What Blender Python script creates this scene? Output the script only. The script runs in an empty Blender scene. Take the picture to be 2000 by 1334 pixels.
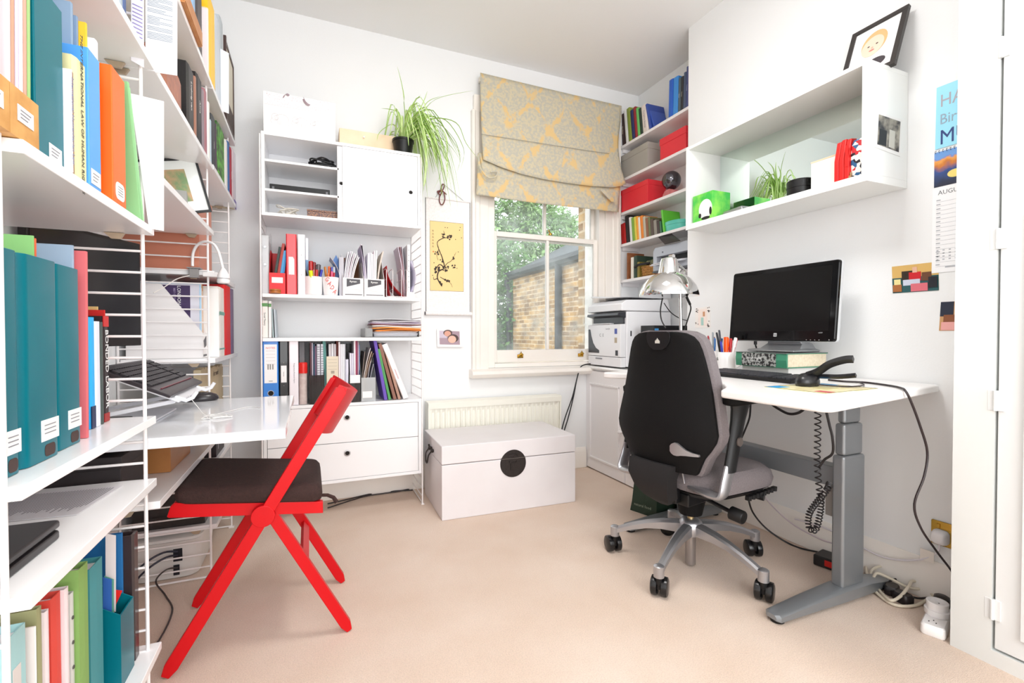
# Home study with wall-mounted ladder shelving, red folding chair and sit-stand desk.
import bpy, bmesh, math, random
from math import sin, cos, pi, radians as rad
from mathutils import Vector, Matrix
random.seed(11)
SC = bpy.context.scene
COL = SC.collection

# ------------------------------------------------------------- camera, world, lights, exposure
F_PX = 926.11
YAW, PITCH, ROLL = 0.4033765, -0.0158363, -0.0006143
EYE = Vector((0, 0, .981))
fwd = Vector((sin(YAW)*cos(PITCH), cos(YAW)*cos(PITCH), sin(PITCH)))
rt0 = Vector((cos(YAW), -sin(YAW), 0)); up0 = rt0.cross(fwd)
RT = rt0*cos(ROLL) + up0*sin(ROLL); UP = -rt0*sin(ROLL) + up0*cos(ROLL)
cd = bpy.data.cameras.new('camera'); cam = bpy.data.objects.new('camera', cd); COL.objects.link(cam)
cam.matrix_world = Matrix(((RT.x, UP.x, -fwd.x, EYE.x), (RT.y, UP.y, -fwd.y, EYE.y), (RT.z, UP.z, -fwd.z, EYE.z), (0, 0, 0, 1)))
cd.sensor_width = 36; cd.lens = F_PX/2000*36; cd.clip_start = .02; cd.clip_end = 200
SC.camera = cam
w = bpy.data.worlds.new('overcast_sky'); SC.world = w; w.use_nodes = True
bg = w.node_tree.nodes['Background']; bg.inputs[0].default_value = (.93, .97, 1, 1); bg.inputs[1].default_value = 3.6

def area(name, loc, target, sx, sy, power, color=(1, 1, 1)):
    l = bpy.data.lights.new(name, 'AREA'); l.shape = 'RECTANGLE'; l.size = sx; l.size_y = sy; l.energy = power; l.color = color
    o = bpy.data.objects.new(name, l); COL.objects.link(o); o.location = loc
    o.rotation_euler = (Vector(target)-Vector(loc)).to_track_quat('-Z', 'Y').to_euler(); return o
area('rear_fill_light', (.6, -1.38, 1.55), (.6, 3, 1.2), 2.2, 1.9, 50, (1, .99, .98))  # fill lamp added behind the camera; no window is known there
area('overhead_fill_light', (.75, 1.2, 2.72), (.75, 1.25, 0), .5, .5, 25, (1, .98, .95))  # invented overhead fill, out of view, brightens the back of the room

SC.view_settings.view_transform = 'Standard'; SC.view_settings.look = 'None'
SC.view_settings.gamma = 1; SC.view_settings.use_curve_mapping = False; SC.view_settings.exposure = -0.14
SC.cycles.max_bounces = 10; SC.cycles.diffuse_bounces = 6; SC.cycles.transparent_max_bounces = 24
SC.cycles.caustics_reflective = False; SC.cycles.caustics_refractive = False

# ------------------------------------------------------------- helpers
def P(x, y, X=None, Y=None, Z=None):
    """point of the photograph (2000x1334) on a plane of the room, in metres"""
    d = RT*(x-1000) - UP*(y-667) + fwd*F_PX
    if X is not None: k = (X-EYE.x)/d.x
    elif Y is not None: k = (Y-EYE.y)/d.y
    else: k = (Z-EYE.z)/d.z
    return EYE + d*k

def lin(c):
    if isinstance(c, str):
        c = [int(c[i:i+2], 16)/255 for i in (0, 2, 4)]
    return tuple((v/12.92 if v <= .04045 else ((v+.055)/1.055)**2.4) for v in c) + (1,)

MATS = {}
def M(name, c=None, rough=.5, metal=0, spec=.5, noise=0, nscale=20, c2=None, bump=0, bscale=60, coat=0, alpha=1, emit=0):
    if name in MATS: return MATS[name]
    m = bpy.data.materials.new(name); MATS[name] = m; m.use_nodes = True
    nt = m.node_tree; b = nt.nodes['Principled BSDF']
    b.inputs['Base Color'].default_value = lin(c); b.inputs['Roughness'].default_value = rough
    b.inputs['Metallic'].default_value = metal; b.inputs['Specular IOR Level'].default_value = spec
    if coat: b.inputs['Coat Weight'].default_value = coat
    if alpha < 1: b.inputs['Alpha'].default_value = alpha
    if emit: b.inputs['Emission Color'].default_value = lin(c); b.inputs['Emission Strength'].default_value = emit
    tc = nt.nodes.new('ShaderNodeTexCoord')
    if noise:
        n = nt.nodes.new('ShaderNodeTexNoise'); n.inputs['Scale'].default_value = nscale; n.inputs['Detail'].default_value = 4
        r = nt.nodes.new('ShaderNodeMix'); r.data_type = 'RGBA'
        nt.links.new(tc.outputs['Object'], n.inputs['Vector'])
        cr = nt.nodes.new('ShaderNodeMapRange'); cr.inputs[1].default_value = .5-noise; cr.inputs[2].default_value = .5+noise
        nt.links.new(n.outputs['Fac'], cr.inputs[0]); nt.links.new(cr.outputs[0], r.inputs[0])
        r.inputs[6].default_value = lin(c); r.inputs[7].default_value = lin(c2 or c); nt.links.new(r.outputs[2], b.inputs['Base Color'])
    if bump:
        n = nt.nodes.new('ShaderNodeTexNoise'); n.inputs['Scale'].default_value = bscale; n.inputs['Detail'].default_value = 3
        nt.links.new(tc.outputs['Object'], n.inputs['Vector'])
        bp = nt.nodes.new('ShaderNodeBump'); bp.inputs['Strength'].default_value = bump; bp.inputs['Distance'].default_value = .004
        nt.links.new(n.outputs['Fac'], bp.inputs['Height']); nt.links.new(bp.outputs[0], b.inputs['Normal'])
    return m
def K(hexc, rough=.5, coat=0):
    """a plain coloured material, one per colour"""
    return M('colour_%s_%02d' % (hexc, int(rough*100)), hexc, rough, coat=coat)
def G(name):
    m = MATS[name]; return m, m.node_tree, m.node_tree.nodes['Principled BSDF']
def node(nt, t, **kw):
    n = nt.nodes.new(t)
    for k, v in kw.items(): setattr(n, k, v)
    return n

class MB:
    def __init__(s, T=None): s.v = []; s.f = []; s.m = []; s.T = T or Matrix(); s.mi = 0
    def add(s, vs, fs, mi=None):
        n = len(s.v); s.v += [s.T @ Vector(p) for p in vs]; s.f += [[i+n for i in f] for f in fs]; s.m += [s.mi if mi is None else mi]*len(fs); return s
    def box(s, x0, y0, z0, x1, y1, z1, mi=None):
        return s.add([(x0,y0,z0),(x1,y0,z0),(x1,y1,z0),(x0,y1,z0),(x0,y0,z1),(x1,y0,z1),(x1,y1,z1),(x0,y1,z1)],
              [(0,3,2,1),(4,5,6,7),(0,1,5,4),(1,2,6,5),(2,3,7,6),(3,0,4,7)], mi)
    def bar(s, a, b, w, h, upv=(0, 0, 1), mi=None):
        """rectangular bar from a to b; w across, h along upv"""
        a = Vector(a); b = Vector(b); d = (b-a).normalized(); u = Vector(upv); sd = d.cross(u).normalized(); u = sd.cross(d).normalized()
        vs = [p + sd*x*w/2 + u*z*h/2 for p in (a, b) for x, z in ((-1,-1),(1,-1),(1,1),(-1,1))]
        return s.add(vs, [(0,1,2,3),(7,6,5,4),(0,4,5,1),(1,5,6,2),(2,6,7,3),(3,7,4,0)], mi)
    def cyl(s, a, b, r0, r1=None, n=16, mi=None):
        a = Vector(a); b = Vector(b); r1 = r0 if r1 is None else r1; d = (b-a).normalized()
        x = d.orthogonal().normalized(); y = d.cross(x)
        vs = [a + (x*cos(2*pi*i/n) + y*sin(2*pi*i/n))*r0 for i in range(n)] + [b + (x*cos(2*pi*i/n) + y*sin(2*pi*i/n))*r1 for i in range(n)]
        return s.add(vs, [(i, (i+1) % n, n+(i+1) % n, n+i) for i in range(n)] + [tuple(range(n))[::-1], tuple(range(n, 2*n))], mi)
    def tube(s, pts, r, n=8, mi=None, closed=False):
        pts = [Vector(p) for p in pts]; N = len(pts); rr = r if hasattr(r, '__len__') else [r]*N
        x = None; vs = []
        for i, p in enumerate(pts):
            if closed: d = (pts[(i+1) % N] - pts[i-1])
            else: d = pts[min(i+1, N-1)] - pts[max(i-1, 0)]
            d = d.normalized() if d.length > 1e-9 else Vector((0, 0, 1))
            if x is None: x = d.orthogonal().normalized()
            x = (x - d*x.dot(d)); x = x.normalized() if x.length > 1e-6 else d.orthogonal().normalized()
            y = d.cross(x); vs += [p + (x*cos(2*pi*k/n) + y*sin(2*pi*k/n))*rr[i] for k in range(n)]
        fs = [(i*n+k, i*n+(k+1) % n, (i+1)*n+(k+1) % n, (i+1)*n+k) for i in range(N-1) for k in range(n)]
        if closed: fs += [((N-1)*n+k, (N-1)*n+(k+1) % n, (k+1) % n, k) for k in range(n)]
        else: fs += [tuple(range(n))[::-1], tuple(range((N-1)*n, N*n))]
        return s.add(vs, fs, mi)
    def lathe(s, prof, o=(0, 0, 0), n=24, mi=None, R=None):
        """profile of (radius, height) turned about z at o"""
        R = R or Matrix(); o = Vector(o); N = len(prof)
        vs = [o + (R.to_3x3() @ Vector((r*cos(2*pi*k/n), r*sin(2*pi*k/n), z))) for r, z in prof for k in range(n)]
        fs = [(i*n+k, i*n+(k+1) % n, (i+1)*n+(k+1) % n, (i+1)*n+k) for i in range(N-1) for k in range(n)]
        if prof[0][0] > 1e-5: fs.append(tuple(range(n))[::-1])
        if prof[-1][0] > 1e-5: fs.append(tuple(range((N-1)*n, N*n)))
        return s.add(vs, fs, mi)
    def rings(s, rs, mi=None, caps=True):
        n = len(rs[0]); N = len(rs); vs = [p for r in rs for p in r]
        fs = [(i*n+k, i*n+(k+1) % n, (i+1)*n+(k+1) % n, (i+1)*n+k) for i in range(N-1) for k in range(n)]
        if caps: fs += [tuple(range(n))[::-1], tuple(range((N-1)*n, N*n))]
        return s.add(vs, fs, mi)
    def prism(s, poly, ax, t0, t1, mi=None):
        """polygon in the plane across axis ax, from t0 to t1; poly coordinates are the two other axes in order"""
        def q(p, t):
            l = list(p); l.insert('xyz'.index(ax), t); return tuple(l)
        n = len(poly); vs = [q(p, t0) for p in poly] + [q(p, t1) for p in poly]
        return s.add(vs, [(i, (i+1) % n, n+(i+1) % n, n+i) for i in range(n)] + [tuple(range(n))[::-1], tuple(range(n, 2*n))], mi)
    def sphere(s, c, r, nu=16, nv=10, mi=None, sq=(1, 1, 1)):
        c = Vector(c); prof = [(sin(pi*j/nv), -cos(pi*j/nv)) for j in range(nv+1)]
        vs = [c + Vector((a*cos(2*pi*k/nu)*r*sq[0], a*sin(2*pi*k/nu)*r*sq[1], b*r*sq[2])) for a, b in prof for k in range(nu)]
        return s.add(vs, [(j*nu+k, j*nu+(k+1) % nu, (j+1)*nu+(k+1) % nu, (j+1)*nu+k) for j in range(nv) for k in range(nu)], mi)
    def grid(s, fn, nu, nv, mi=None):
        vs = [fn(i/nu, j/nv) for j in range(nv+1) for i in range(nu+1)]
        return s.add(vs, [(j*(nu+1)+i, j*(nu+1)+i+1, (j+1)*(nu+1)+i+1, (j+1)*(nu+1)+i) for j in range(nv) for i in range(nu)], mi)
    def build(s, name, mats, par=None, bevel=0, smooth=False, sub=0, solid=0, seg=2, norm=True, merge=False):
        mats = mats if isinstance(mats, (list, tuple)) else [mats]
        me = bpy.data.meshes.new(name); I = WM(par).inverted() if par else Matrix()
        me.from_pydata([I @ p for p in s.v], [], s.f); me.update()
        for m in mats: me.materials.append(m)
        me.polygons.foreach_set('material_index', s.m)
        if norm or merge:
            b = bmesh.new(); b.from_mesh(me)
            if merge or any(len(f) > 4 for f in ()) : bmesh.ops.remove_doubles(b, verts=b.verts, dist=1e-5)
            if norm: bmesh.ops.recalc_face_normals(b, faces=b.faces)
            b.to_mesh(me); b.free()
        if smooth or sub or bevel:
            me.polygons.foreach_set('use_smooth', [True]*len(me.polygons))
            if not sub: me.set_sharp_from_angle(angle=rad(38))
        o = bpy.data.objects.new(name, me); COL.objects.link(o)
        if par: o.parent = par
        if bevel:
            md = o.modifiers.new('bevel', 'BEVEL'); md.width = bevel; md.segments = seg; md.limit_method = 'ANGLE'; md.angle_limit = rad(40); md.harden_normals = True
        if solid:
            md = o.modifiers.new('solid', 'SOLIDIFY'); md.thickness = solid; md.offset = 0
        if sub:
            md = o.modifiers.new('sub', 'SUBSURF'); md.levels = sub; md.render_levels = sub
        return o

WMAT = {}
def WM(o):
    if o is None: return Matrix()
    m = o.matrix_basis.copy()
    return (WM(o.parent) @ m) if o.parent else m
def tag(o, label, cat, group=None, kind=None):
    if label: o['label'] = label
    if cat: o['category'] = cat
    if group: o['group'] = group
    if kind: o['kind'] = kind
    return o
def thing(name, label, cat, T=None, loc=None, group=None):
    o = bpy.data.objects.new(name, None); COL.objects.link(o); o.empty_display_size = .05
    o.matrix_basis = T if T is not None else Matrix.Translation(loc if loc is not None else (0, 0, 0))
    return tag(o, label, cat, group)
def struct(o):
    o['kind'] = 'structure'; return o
def TR(x, y, z, rz=0, rx=0, ry=0):
    return Matrix.Translation((x, y, z)) @ Matrix.Rotation(rz, 4, 'Z') @ Matrix.Rotation(ry, 4, 'Y') @ Matrix.Rotation(rx, 4, 'X')
FONTS = {}
def text(s, size, T, mat, par, name='lettering', align='CENTER', ext=.0002, sx=1, shear=0, bold=0):
    """flat lettering in the local xy plane of T, centred on its origin"""
    c = bpy.data.curves.new(name, 'FONT'); c.body = s; c.size = size; c.align_x = align; c.align_y = 'CENTER'; c.extrude = ext; c.resolution_u = 2; c.shear = shear; c.offset = bold
    o = bpy.data.objects.new(name, c); COL.objects.link(o)
    bpy.context.view_layer.update()
    dg = bpy.context.evaluated_depsgraph_get()
    me = bpy.data.meshes.new_from_object(o.evaluated_get(dg)); bpy.data.objects.remove(o); bpy.data.curves.remove(c)
    me.transform((WM(par).inverted() if par else Matrix()) @ T @ Matrix.Diagonal((sx, 1, 1, 1)))
    me.materials.clear(); me.materials.append(mat)
    o = bpy.data.objects.new(name, me); COL.objects.link(o)
    if par: o.parent = par
    return o
def smooth_pts(pts, k=6, closed=False):
    """Catmull-Rom through the points"""
    pts = [Vector(p) for p in pts]; n = len(pts); out = []
    rng = range(n) if closed else range(n-1)
    for i in rng:
        if closed: a, b, c, d = pts[i-1], pts[i], pts[(i+1) % n], pts[(i+2) % n]
        else: a, b, c, d = pts[max(i-1, 0)], pts[i], pts[i+1], pts[min(i+2, n-1)]
        for j in range(k):
            t = j/k
            out.append(.5*((2*b) + (c-a)*t + (2*a-5*b+4*c-d)*t*t + (3*b-a-3*c+d)*t**3))
    if not closed: out.append(pts[-1])
    return out
def rrect(w, h, r, n=5):
    """rounded rectangle outline centred on 0"""
    o = []
    for cx, cy, a in ((w/2-r, h/2-r, 0), (-w/2+r, h/2-r, 90), (-w/2+r, -h/2+r, 180), (w/2-r, -h/2+r, 270)):
        o += [(cx + r*cos(rad(a+90*i/n)), cy + r*sin(rad(a+90*i/n))) for i in range(n+1)]
    return o
# frames: x = along thickness, y = into the shelf, z = up
def face_s(x, y, z): return TR(x, y, z)                   # front faces the camera side (-Y)
def face_e(x, y, z): return TR(x, y, z, pi/2)             # on the left wall, front faces the room (+X); x runs along +Y
def face_w(x, y, z): return TR(x, y, z, -pi/2)            # on the right wall, front faces -X; x runs along -Y
FRONT = Matrix(((1, 0, 0, 0), (0, 0, -1, 0), (0, 1, 0, 0), (0, 0, 0, 1)))   # text frame: xy plane turned to stand up facing local -y
# ------------------------------------------------------------- room materials
def plaster(name, c, amt=.006):
    m = M(name, c, .62, spec=.3, bump=.08, bscale=140); return m
WALL = plaster('wall_paint_white', 'edeeef'); CEIL = plaster('ceiling_paint', 'ededed')
TRIM = M('gloss_trim_paint', 'f3efe9', .28, noise=.3, nscale=6, c2='f0e9e2')
WHITE = M('white_laminate', 'f3f3f5', .22); SHELFW = M('white_lacquer_shelf', 'f5f4f5', .2)
WHITEM = M('white_painted_wood', 'f0edee', .4, bump=.1, bscale=40)
WIRE = M('white_powder_coat', 'f2eeee', .3); CREAM = M('cream_enamel', 'efede2', .35)
BLACKP = M('black_plastic', '0e0e10', .42, spec=.4); BLACKG = M('black_gloss', '060607', .12, spec=.25); BLACKM = M('black_matte_textured', '0b0a0b', .65, spec=.2, bump=.2, bscale=500)
CHROME = M('chrome', 'd9d9d9', .06, 1); ALU = M('brushed_silver', 'b4b4b8', .33, .85); STEEL = M('grey_painted_steel', '8d9195', .36, .55)
BRASS = M('brass', 'c8a24a', .22, 1); PAPER = M('white_paper', 'f2f0f3', .75, noise=.2, nscale=30, c2='e6e2ea'); PAGES = M('page_block', 'e8dcc4', .8, noise=.25, nscale=90, c2='d2c4a8')
RED = M('red_lacquer', 'cd0a15', .38, spec=.3); GREYF = M('grey_wool_fabric', '7f7779', .9, bump=.5, bscale=300, noise=.25, nscale=200, c2='716a6c')
INK = K('2a2a30', .7); LABELW = K('eeeeec', .6)
CARPET = M('carpet', 'efdccd', .95, spec=.1, noise=.22, nscale=3.2, c2='e6cfbd', bump=.9, bscale=420)
def fine_carpet():
    m, nt, b = G('carpet')
    tc = node(nt, 'ShaderNodeTexCoord'); n = node(nt, 'ShaderNodeTexNoise'); n.inputs['Scale'].default_value = 260; n.inputs['Detail'].default_value = 2
    nt.links.new(tc.outputs['Object'], n.inputs['Vector'])
    mx = node(nt, 'ShaderNodeMix', data_type='RGBA', blend_type='MULTIPLY'); mx.inputs[0].default_value = .4
    old = b.inputs['Base Color'].links[0].from_socket
    r = node(nt, 'ShaderNodeMapRange'); r.inputs[1].default_value = .35; r.inputs[2].default_value = .6; r.inputs[3].default_value = .72; r.inputs[4].default_value = 1
    nt.links.new(n.outputs['Fac'], r.inputs[0]); nt.links.new(old, mx.inputs[6]); nt.links.new(r.outputs[0], mx.inputs[7]); nt.links.new(mx.outputs[2], b.inputs['Base Color'])
fine_carpet()

# ------------------------------------------------------------- room shell
XL, XR, XC, XW = -.67, 2.34, 2.10, 1.85      # left wall, alcove wall, chimney breast, wardrobe front
YB, YR, ZC = 3.0, -1.5, 2.81
WX0, WX1, WZ0, WZ1 = 1.10, 2.04, .75, 2.45   # window opening in the back wall
struct(MB().box(XL-.12, YR-.12, -.1, XR+.12, YB+.3, 0).build('floor', CARPET))
struct(MB().box(XL-.12, YR-.12, ZC, XR+.12, YB+.3, ZC+.1).build('ceiling', CEIL))
struct(MB().box(XL-.12, YR, 0, XL, YB+.3, ZC).build('wall_left', WALL))
b = MB(); b.box(XL, YB, 0, WX0, YB+.3, ZC); b.box(WX1, YB, 0, XR+.12, YB+.3, ZC); b.box(WX0, YB, 0, WX1, YB+.3, WZ0); b.box(WX0, YB, WZ1, WX1, YB+.3, ZC)
struct(b.build('wall_back', WALL))
struct(MB().box(XR, YR, 0, XR+.12, YB, ZC).build('wall_right', WALL))
struct(MB().box(XC, .55, 0, XR, 2.222, ZC).build('wall_chimney_breast', WALL))
# rear wall behind the camera, with an unseen opening added to let in light
b = MB(); b.box(XL, YR-.12, 0, -.5, YR, ZC); b.box(1.7, YR-.12, 0, XR, YR, ZC); b.box(-.5, YR-.12, 0, 1.7, YR, .6); b.box(-.5, YR-.12, 2.5, 1.7, YR, ZC)
struct(b.build('wall_rear', WALL))
def skirting(name, poly, ax, a, c):
    struct(MB().prism(poly, ax, a, c).build(name, TRIM, bevel=.003))
sk = lambda s, o: [(o, 0), (o+s*.018, 0), (o+s*.018, .12), (o+s*.012, .135), (o+s*.006, .15), (o, .15)]
skirting('baseboard_back', sk(-1, YB), 'x', XL, 1.87)
skirting('baseboard_right', sk(-1, XC), 'y', .82, 2.222)
skirting('baseboard_left', sk(1, XL), 'y', YR, YB)

# window: box sash with two lights per sash
yw = YB+.10
win = MB()
for x0, x1 in ((WX0+.001, WX0+.055), (WX1-.055, WX1-.001)): win.box(x0, YB+.001, WZ0+.001, x1, YB+.2, WZ1-.001)
win.box(WX0+.055, YB+.002, WZ1-.05, WX1-.055, YB+.2, WZ1-.001); win.box(WX0+.055, YB+.002, WZ0+.001, WX1-.055, YB+.22, WZ0+.03)
wo = struct(win.build('window_1', TRIM, bevel=.004))
def sash(name, y, z0, z1, st, rl0, rl1):
    x0, x1 = WX0+.05, WX1-.05; m = MB()
    m.box(x0, y, z0, x0+st, y+.035, z1); m.box(x1-st, y, z0, x1, y+.035, z1)
    m.box(x0+st, y+.0005, z0, x1-st, y+.0345, z0+rl0); m.box(x0+st, y+.0005, z1-rl1, x1-st, y+.0345, z1)
    xm = (x0+x1)/2+.005; m.box(xm-.011, y+.004, z0+rl0, xm+.011, y+.031, z1-rl1)
    o = m.build(name, TRIM, wo, bevel=.004)
    g = MB().box(x0+st-.005, y+.015, z0+rl0-.005, x1-st+.005, y+.019, z1-rl1+.005).build('glass', GLASS, o)
    return o
def make_glass():
    m = bpy.data.materials.new('dusty_window_glass'); m.use_nodes = True; nt = m.node_tree; nt.nodes.clear()
    out = node(nt, 'ShaderNodeOutputMaterial'); tr = node(nt, 'ShaderNodeBsdfTransparent'); gl = node(nt, 'ShaderNodeBsdfGlossy'); df = node(nt, 'ShaderNodeBsdfDiffuse')
    gl.inputs['Roughness'].default_value = .02; df.inputs['Color'].default_value = (.8, .9, .9, 1)
    fr = node(nt, 'ShaderNodeFresnel'); fr.inputs[0].default_value = 1.45
    n = node(nt, 'ShaderNodeTexNoise'); n.inputs['Scale'].default_value = 7; n.inputs['Detail'].default_value = 6
    tc = node(nt, 'ShaderNodeTexCoord'); nt.links.new(tc.outputs['Object'], n.inputs['Vector'])
    mr = node(nt, 'ShaderNodeMapRange'); mr.inputs[1].default_value = .45; mr.inputs[2].default_value = .8; mr.inputs[3].default_value = .10; mr.inputs[4].default_value = .36
    nt.links.new(n.outputs['Fac'], mr.inputs[0])
    a = node(nt, 'ShaderNodeMixShader'); b2 = node(nt, 'ShaderNodeMixShader')
    nt.links.new(fr.outputs[0], a.inputs[0]); nt.links.new(tr.outputs[0], a.inputs[1]); nt.links.new(gl.outputs[0], a.inputs[2])
    nt.links.new(mr.outputs[0], b2.inputs[0]); nt.links.new(a.outputs[0], b2.inputs[1]); nt.links.new(df.outputs[0], b2.inputs[2])
    nt.links.new(b2.outputs[0], out.inputs[0]); return m
GLASS = make_glass()
sash('lower_sash', YB+.03, WZ0+.035, 1.685, .032, .085, .035)
sash('upper_sash', YB+.075, 1.645, WZ1-.05, .028, .035, .04)
for fx in (1.355, 1.845):          # brass sash lifts
    m = MB(TR(fx, YB+.03, .825)); m.box(-.022, -.004, -.012, .022, 0, .012); m.tube([(-.014, -.004, .0), (-.012, -.02, .012), (0, -.026, .02), (.012, -.02, .012), (.014, -.004, 0)], .0055); m.cyl((0, -.012, .014), (0, -.02, .034), .006, .002, 10)
    m.build('sash_lift', BRASS, wo, smooth=True)
m = MB(TR(1.60, YB+.045, 1.692)); m.cyl((0, 0, 0), (0, 0, .012), .014); m.tube([(0, 0, .012), (-.012, -.01, .022), (-.02, -.012, .034)], .005); m.build('sash_catch', BRASS, wo, smooth=True)
# casing around the window, with stepped moulding, and the sill
m = MB()
for s, o in ((1, WX0), (-1, WX1)):
    q = lambda k: o - s*k
    m.prism([(q(-.004), YB-.012), (q(-.004), YB), (q(.115), YB), (q(.115), YB-.034), (q(.095), YB-.034), (q(.088), YB-.024), (q(.06), YB-.022), (q(.055), YB-.016), (q(.02), YB-.014)], 'z', WZ0-.03, WZ1-.0005)
m.prism([(YB-.012, WZ1), (YB, WZ1), (YB, WZ1+.1), (YB-.034, WZ1+.1), (YB-.03, WZ1+.08), (YB-.02, WZ1+.03)], 'x', WX0-.1, WX1+.1)
struct(m.build('trim_1', TRIM, bevel=.002))
struct(MB().prism([(YB-.075, .705), (YB-.082, .715), (YB-.078, .735), (YB-.06, .745), (YB+.06, .752), (YB+.06, .69), (YB-.06, .69)], 'x', WX0-.13, WX1+.09).build('trim_2', TRIM, bevel=.003))

# built-in wardrobe at the right: side return, face frame and panelled door
m = MB(); m.box(XW, .722, 0, XR, .819, ZC); m.box(XW, YR, 0, XR, .722, .045); m.box(XW, YR, 2.62, XR, .722, ZC)
struct(m.build('wall_wardrobe', M('wardrobe_paint', 'dee0de', .4)))
dm = M('wardrobe_door_paint', 'e1e3e3', .35)
m = MB(); y0, y1, z0, z1 = -.16, .716, .052, 2.61
m.box(XW+.004, y0, z0, XW+.034, y1, z1)
d = struct(m.build('door_1', dm, bevel=.002))
for a, c in ((.11, 1.32), (1.45, 2.50)):
    m = MB(); o_ = y1-.058; i_ = y0+.058; x = XW+.004
    for k, (w_, h_) in enumerate(((.0, .012), (.016, .007), (.026, .010))):
        e = w_
        for (ya, yb2, za, zb) in ((i_+e, i_+e+.012, a+e, c-e), (o_-e-.012, o_-e, a+e, c-e), (i_+e, o_-e, a+e, a+e+.012), (i_+e, o_-e, c-e-.012, c-e)):
            hh_ = h_+(.0004 if zb-za < .05 else 0); m.box(x-hh_, ya, za, x+.001, yb2, zb)
    m.build('door_moulding', dm, d, bevel=.002)
for zz in (P(1928, 781, X=XW).z, P(1914, 1180, X=XW).z, P(1931, 469, X=XW).z, P(1926, 105, X=XW).z):
    m = MB(); m.cyl((XW-.003, .7195, zz-.03), (XW-.003, .7195, zz+.03), .005, n=12); m.box(XW-.001, .702, zz-.03, XW+.006, .738, zz+.03)
    m.build('hinge', dm, d, bevel=.001)
struct(MB().box(XW+.02, YR, .05, XW+.05, -.17, 2.61).build('door_2', dm))
# ------------------------------------------------------------- ladder shelving system
POSTS = [.831, 1.413, 2.218, 2.76]; XP = -.372
def ladder(label, T, depth, z0, z1, rz, group, foot=False):
    """T: origin at the wall, local +y points into the room"""
    t = thing('shelf_ladder', label, 'shelf frame', T, group=group)
    for y in (.006, depth):
        MB(T).cyl((0, y, z0), (0, y, z1), .0042, n=10).build('rail', WIRE, t, smooth=True)
    m = MB(T); z = rz
    while z < z1-.01:
        if z > z0+.01: m.cyl((0, .006, z), (0, depth, z), .0031, n=6)
        z += .0515
    m.build('rungs', WIRE, t, smooth=True)
    if foot:
        m = MB(T); m.cyl((0, .006, z0+.004), (0, depth, z0+.004), .004, n=8); m.box(-.008, depth-.012, z0-.003, .008, depth+.012, z0+.003); m.build('foot', WIRE, t)
    return t
RZ = P(270, 577, Y=1.413).z; RZ0 = RZ - .0515*int(RZ/.0515)
names = ['leftmost white shelf ladder, at the near end of the left wall', 'white shelf ladder at the near side of the left desk, beside the teal binders',
         'white shelf ladder at the far side of the left desk, behind the red chair', 'white shelf ladder on the left wall nearest the back corner']
for k, y in enumerate(POSTS):
    ladder(names[k], TR(XL+.001, y, 0, -pi/2), XP-XL, .003, [2.4, 2.25, 2.2, 2.1][k], RZ0+(.004 if k else .01), 'white wire ladders holding the left wall shelves', foot=True)
XB0, XB1, YBF = -.225, .592, 2.705
for k, x in enumerate((XB0, XB1)):
    ladder(['white shelf ladder left of the back wall shelving', 'white shelf ladder right of the back wall shelving, next to the hanging scroll'][k],
           TR(x, YB-.001, 0, pi), YB-YBF+.0, .003, 1.99, RZ0, 'white wire ladders holding the back wall unit', foot=True)

def shelf(label, Y0, Y1, z, group='white lacquered shelves on the left wall', front=-.350):
    t = thing('wall_shelf', label, 'shelf', loc=(XL, (Y0+Y1)/2, z-.019), group=group)
    MB().box(XL+.012, Y0, z-.019, front, Y1, z).build('board', SHELFW, t, bevel=.0015)
    hm = M('shelf_hook_steel', 'b8a58e', .4, .4)
    for y in (Y0+.012, Y1-.012):
        for x in (front-.075,):
            MB().prism([(x-.02, z-.020), (x+.02, z-.020), (x+.012, z-.034), (x-.006, z-.034)], 'y', y-.004, y+.004).build('hook', hm, t)
    return t
p0, p1, p2, p3 = POSTS; e = .012
ZU1 = dict(a=1.655, b=1.242, c=.780, d=.626, e=.203)
shelf('white shelf on the left wall above the teal box folder', p0+e, p1+.028, ZU1['a'])
shelf('white shelf carrying the orange and blue folders on the left wall', p0+e, p1+.010, ZU1['b'])
shelf('white shelf carrying the big teal lever arch binders', p0-.005, p1+.006, ZU1['c'])
shelf('white shelf carrying the black laptop and printed sheets', p0+e, p1+.006, ZU1['d'])
shelf('lowest white shelf, holding the teal magazine file and folders', p0+e, p1+.03, ZU1['e'])
shelf('topmost white shelf above the left desk, with the tilted wooden tray', p1+e, p2+.004, 1.982)
shelf('white shelf above the left desk with the copper coloured book', p1+.034, p2+.004, 1.655)
shelf('white shelf above the left desk with the leaning framed pictures', p1+.034, p2+.004, 1.394)
shelf('white shelf under the left desk with the wooden box', p1+.03, p2-.01, .560)
shelf('topmost white shelf by the back corner on the left wall', p2+.012, 2.865, 1.982)
shelf('white shelf by the back corner with the red spined book', p2+.012, 2.865, 1.662)
shelf('white shelf by the back corner with the clip lamp', p2+.004, 2.80, 1.235)
shelf('white shelf by the back corner carrying the upright red file', p2+.004, 2.865, .884)
shelf('low white shelf by the back corner above the white plastic tub', p2+.004, 2.80, .215)
# the desk leaf between the second and third ladder
t = thing('desk', 'glossy white wall-hung desk top at the left beside the red folding chair', 'desk', loc=(-.36, 1.82, .70))
MB().box(XL+.02, 1.432, .695, -.062, 2.205, .722).build('desk_top', M('white_gloss_desk', 'eceef2', .09), t, bevel=.002)
for y in (1.437, 2.2):
    MB().cyl((XL+.06, y-.004, .69), (XL+.06, y+.004, .69), .012).build('bracket', M('shelf_hook_steel'), t)

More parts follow.
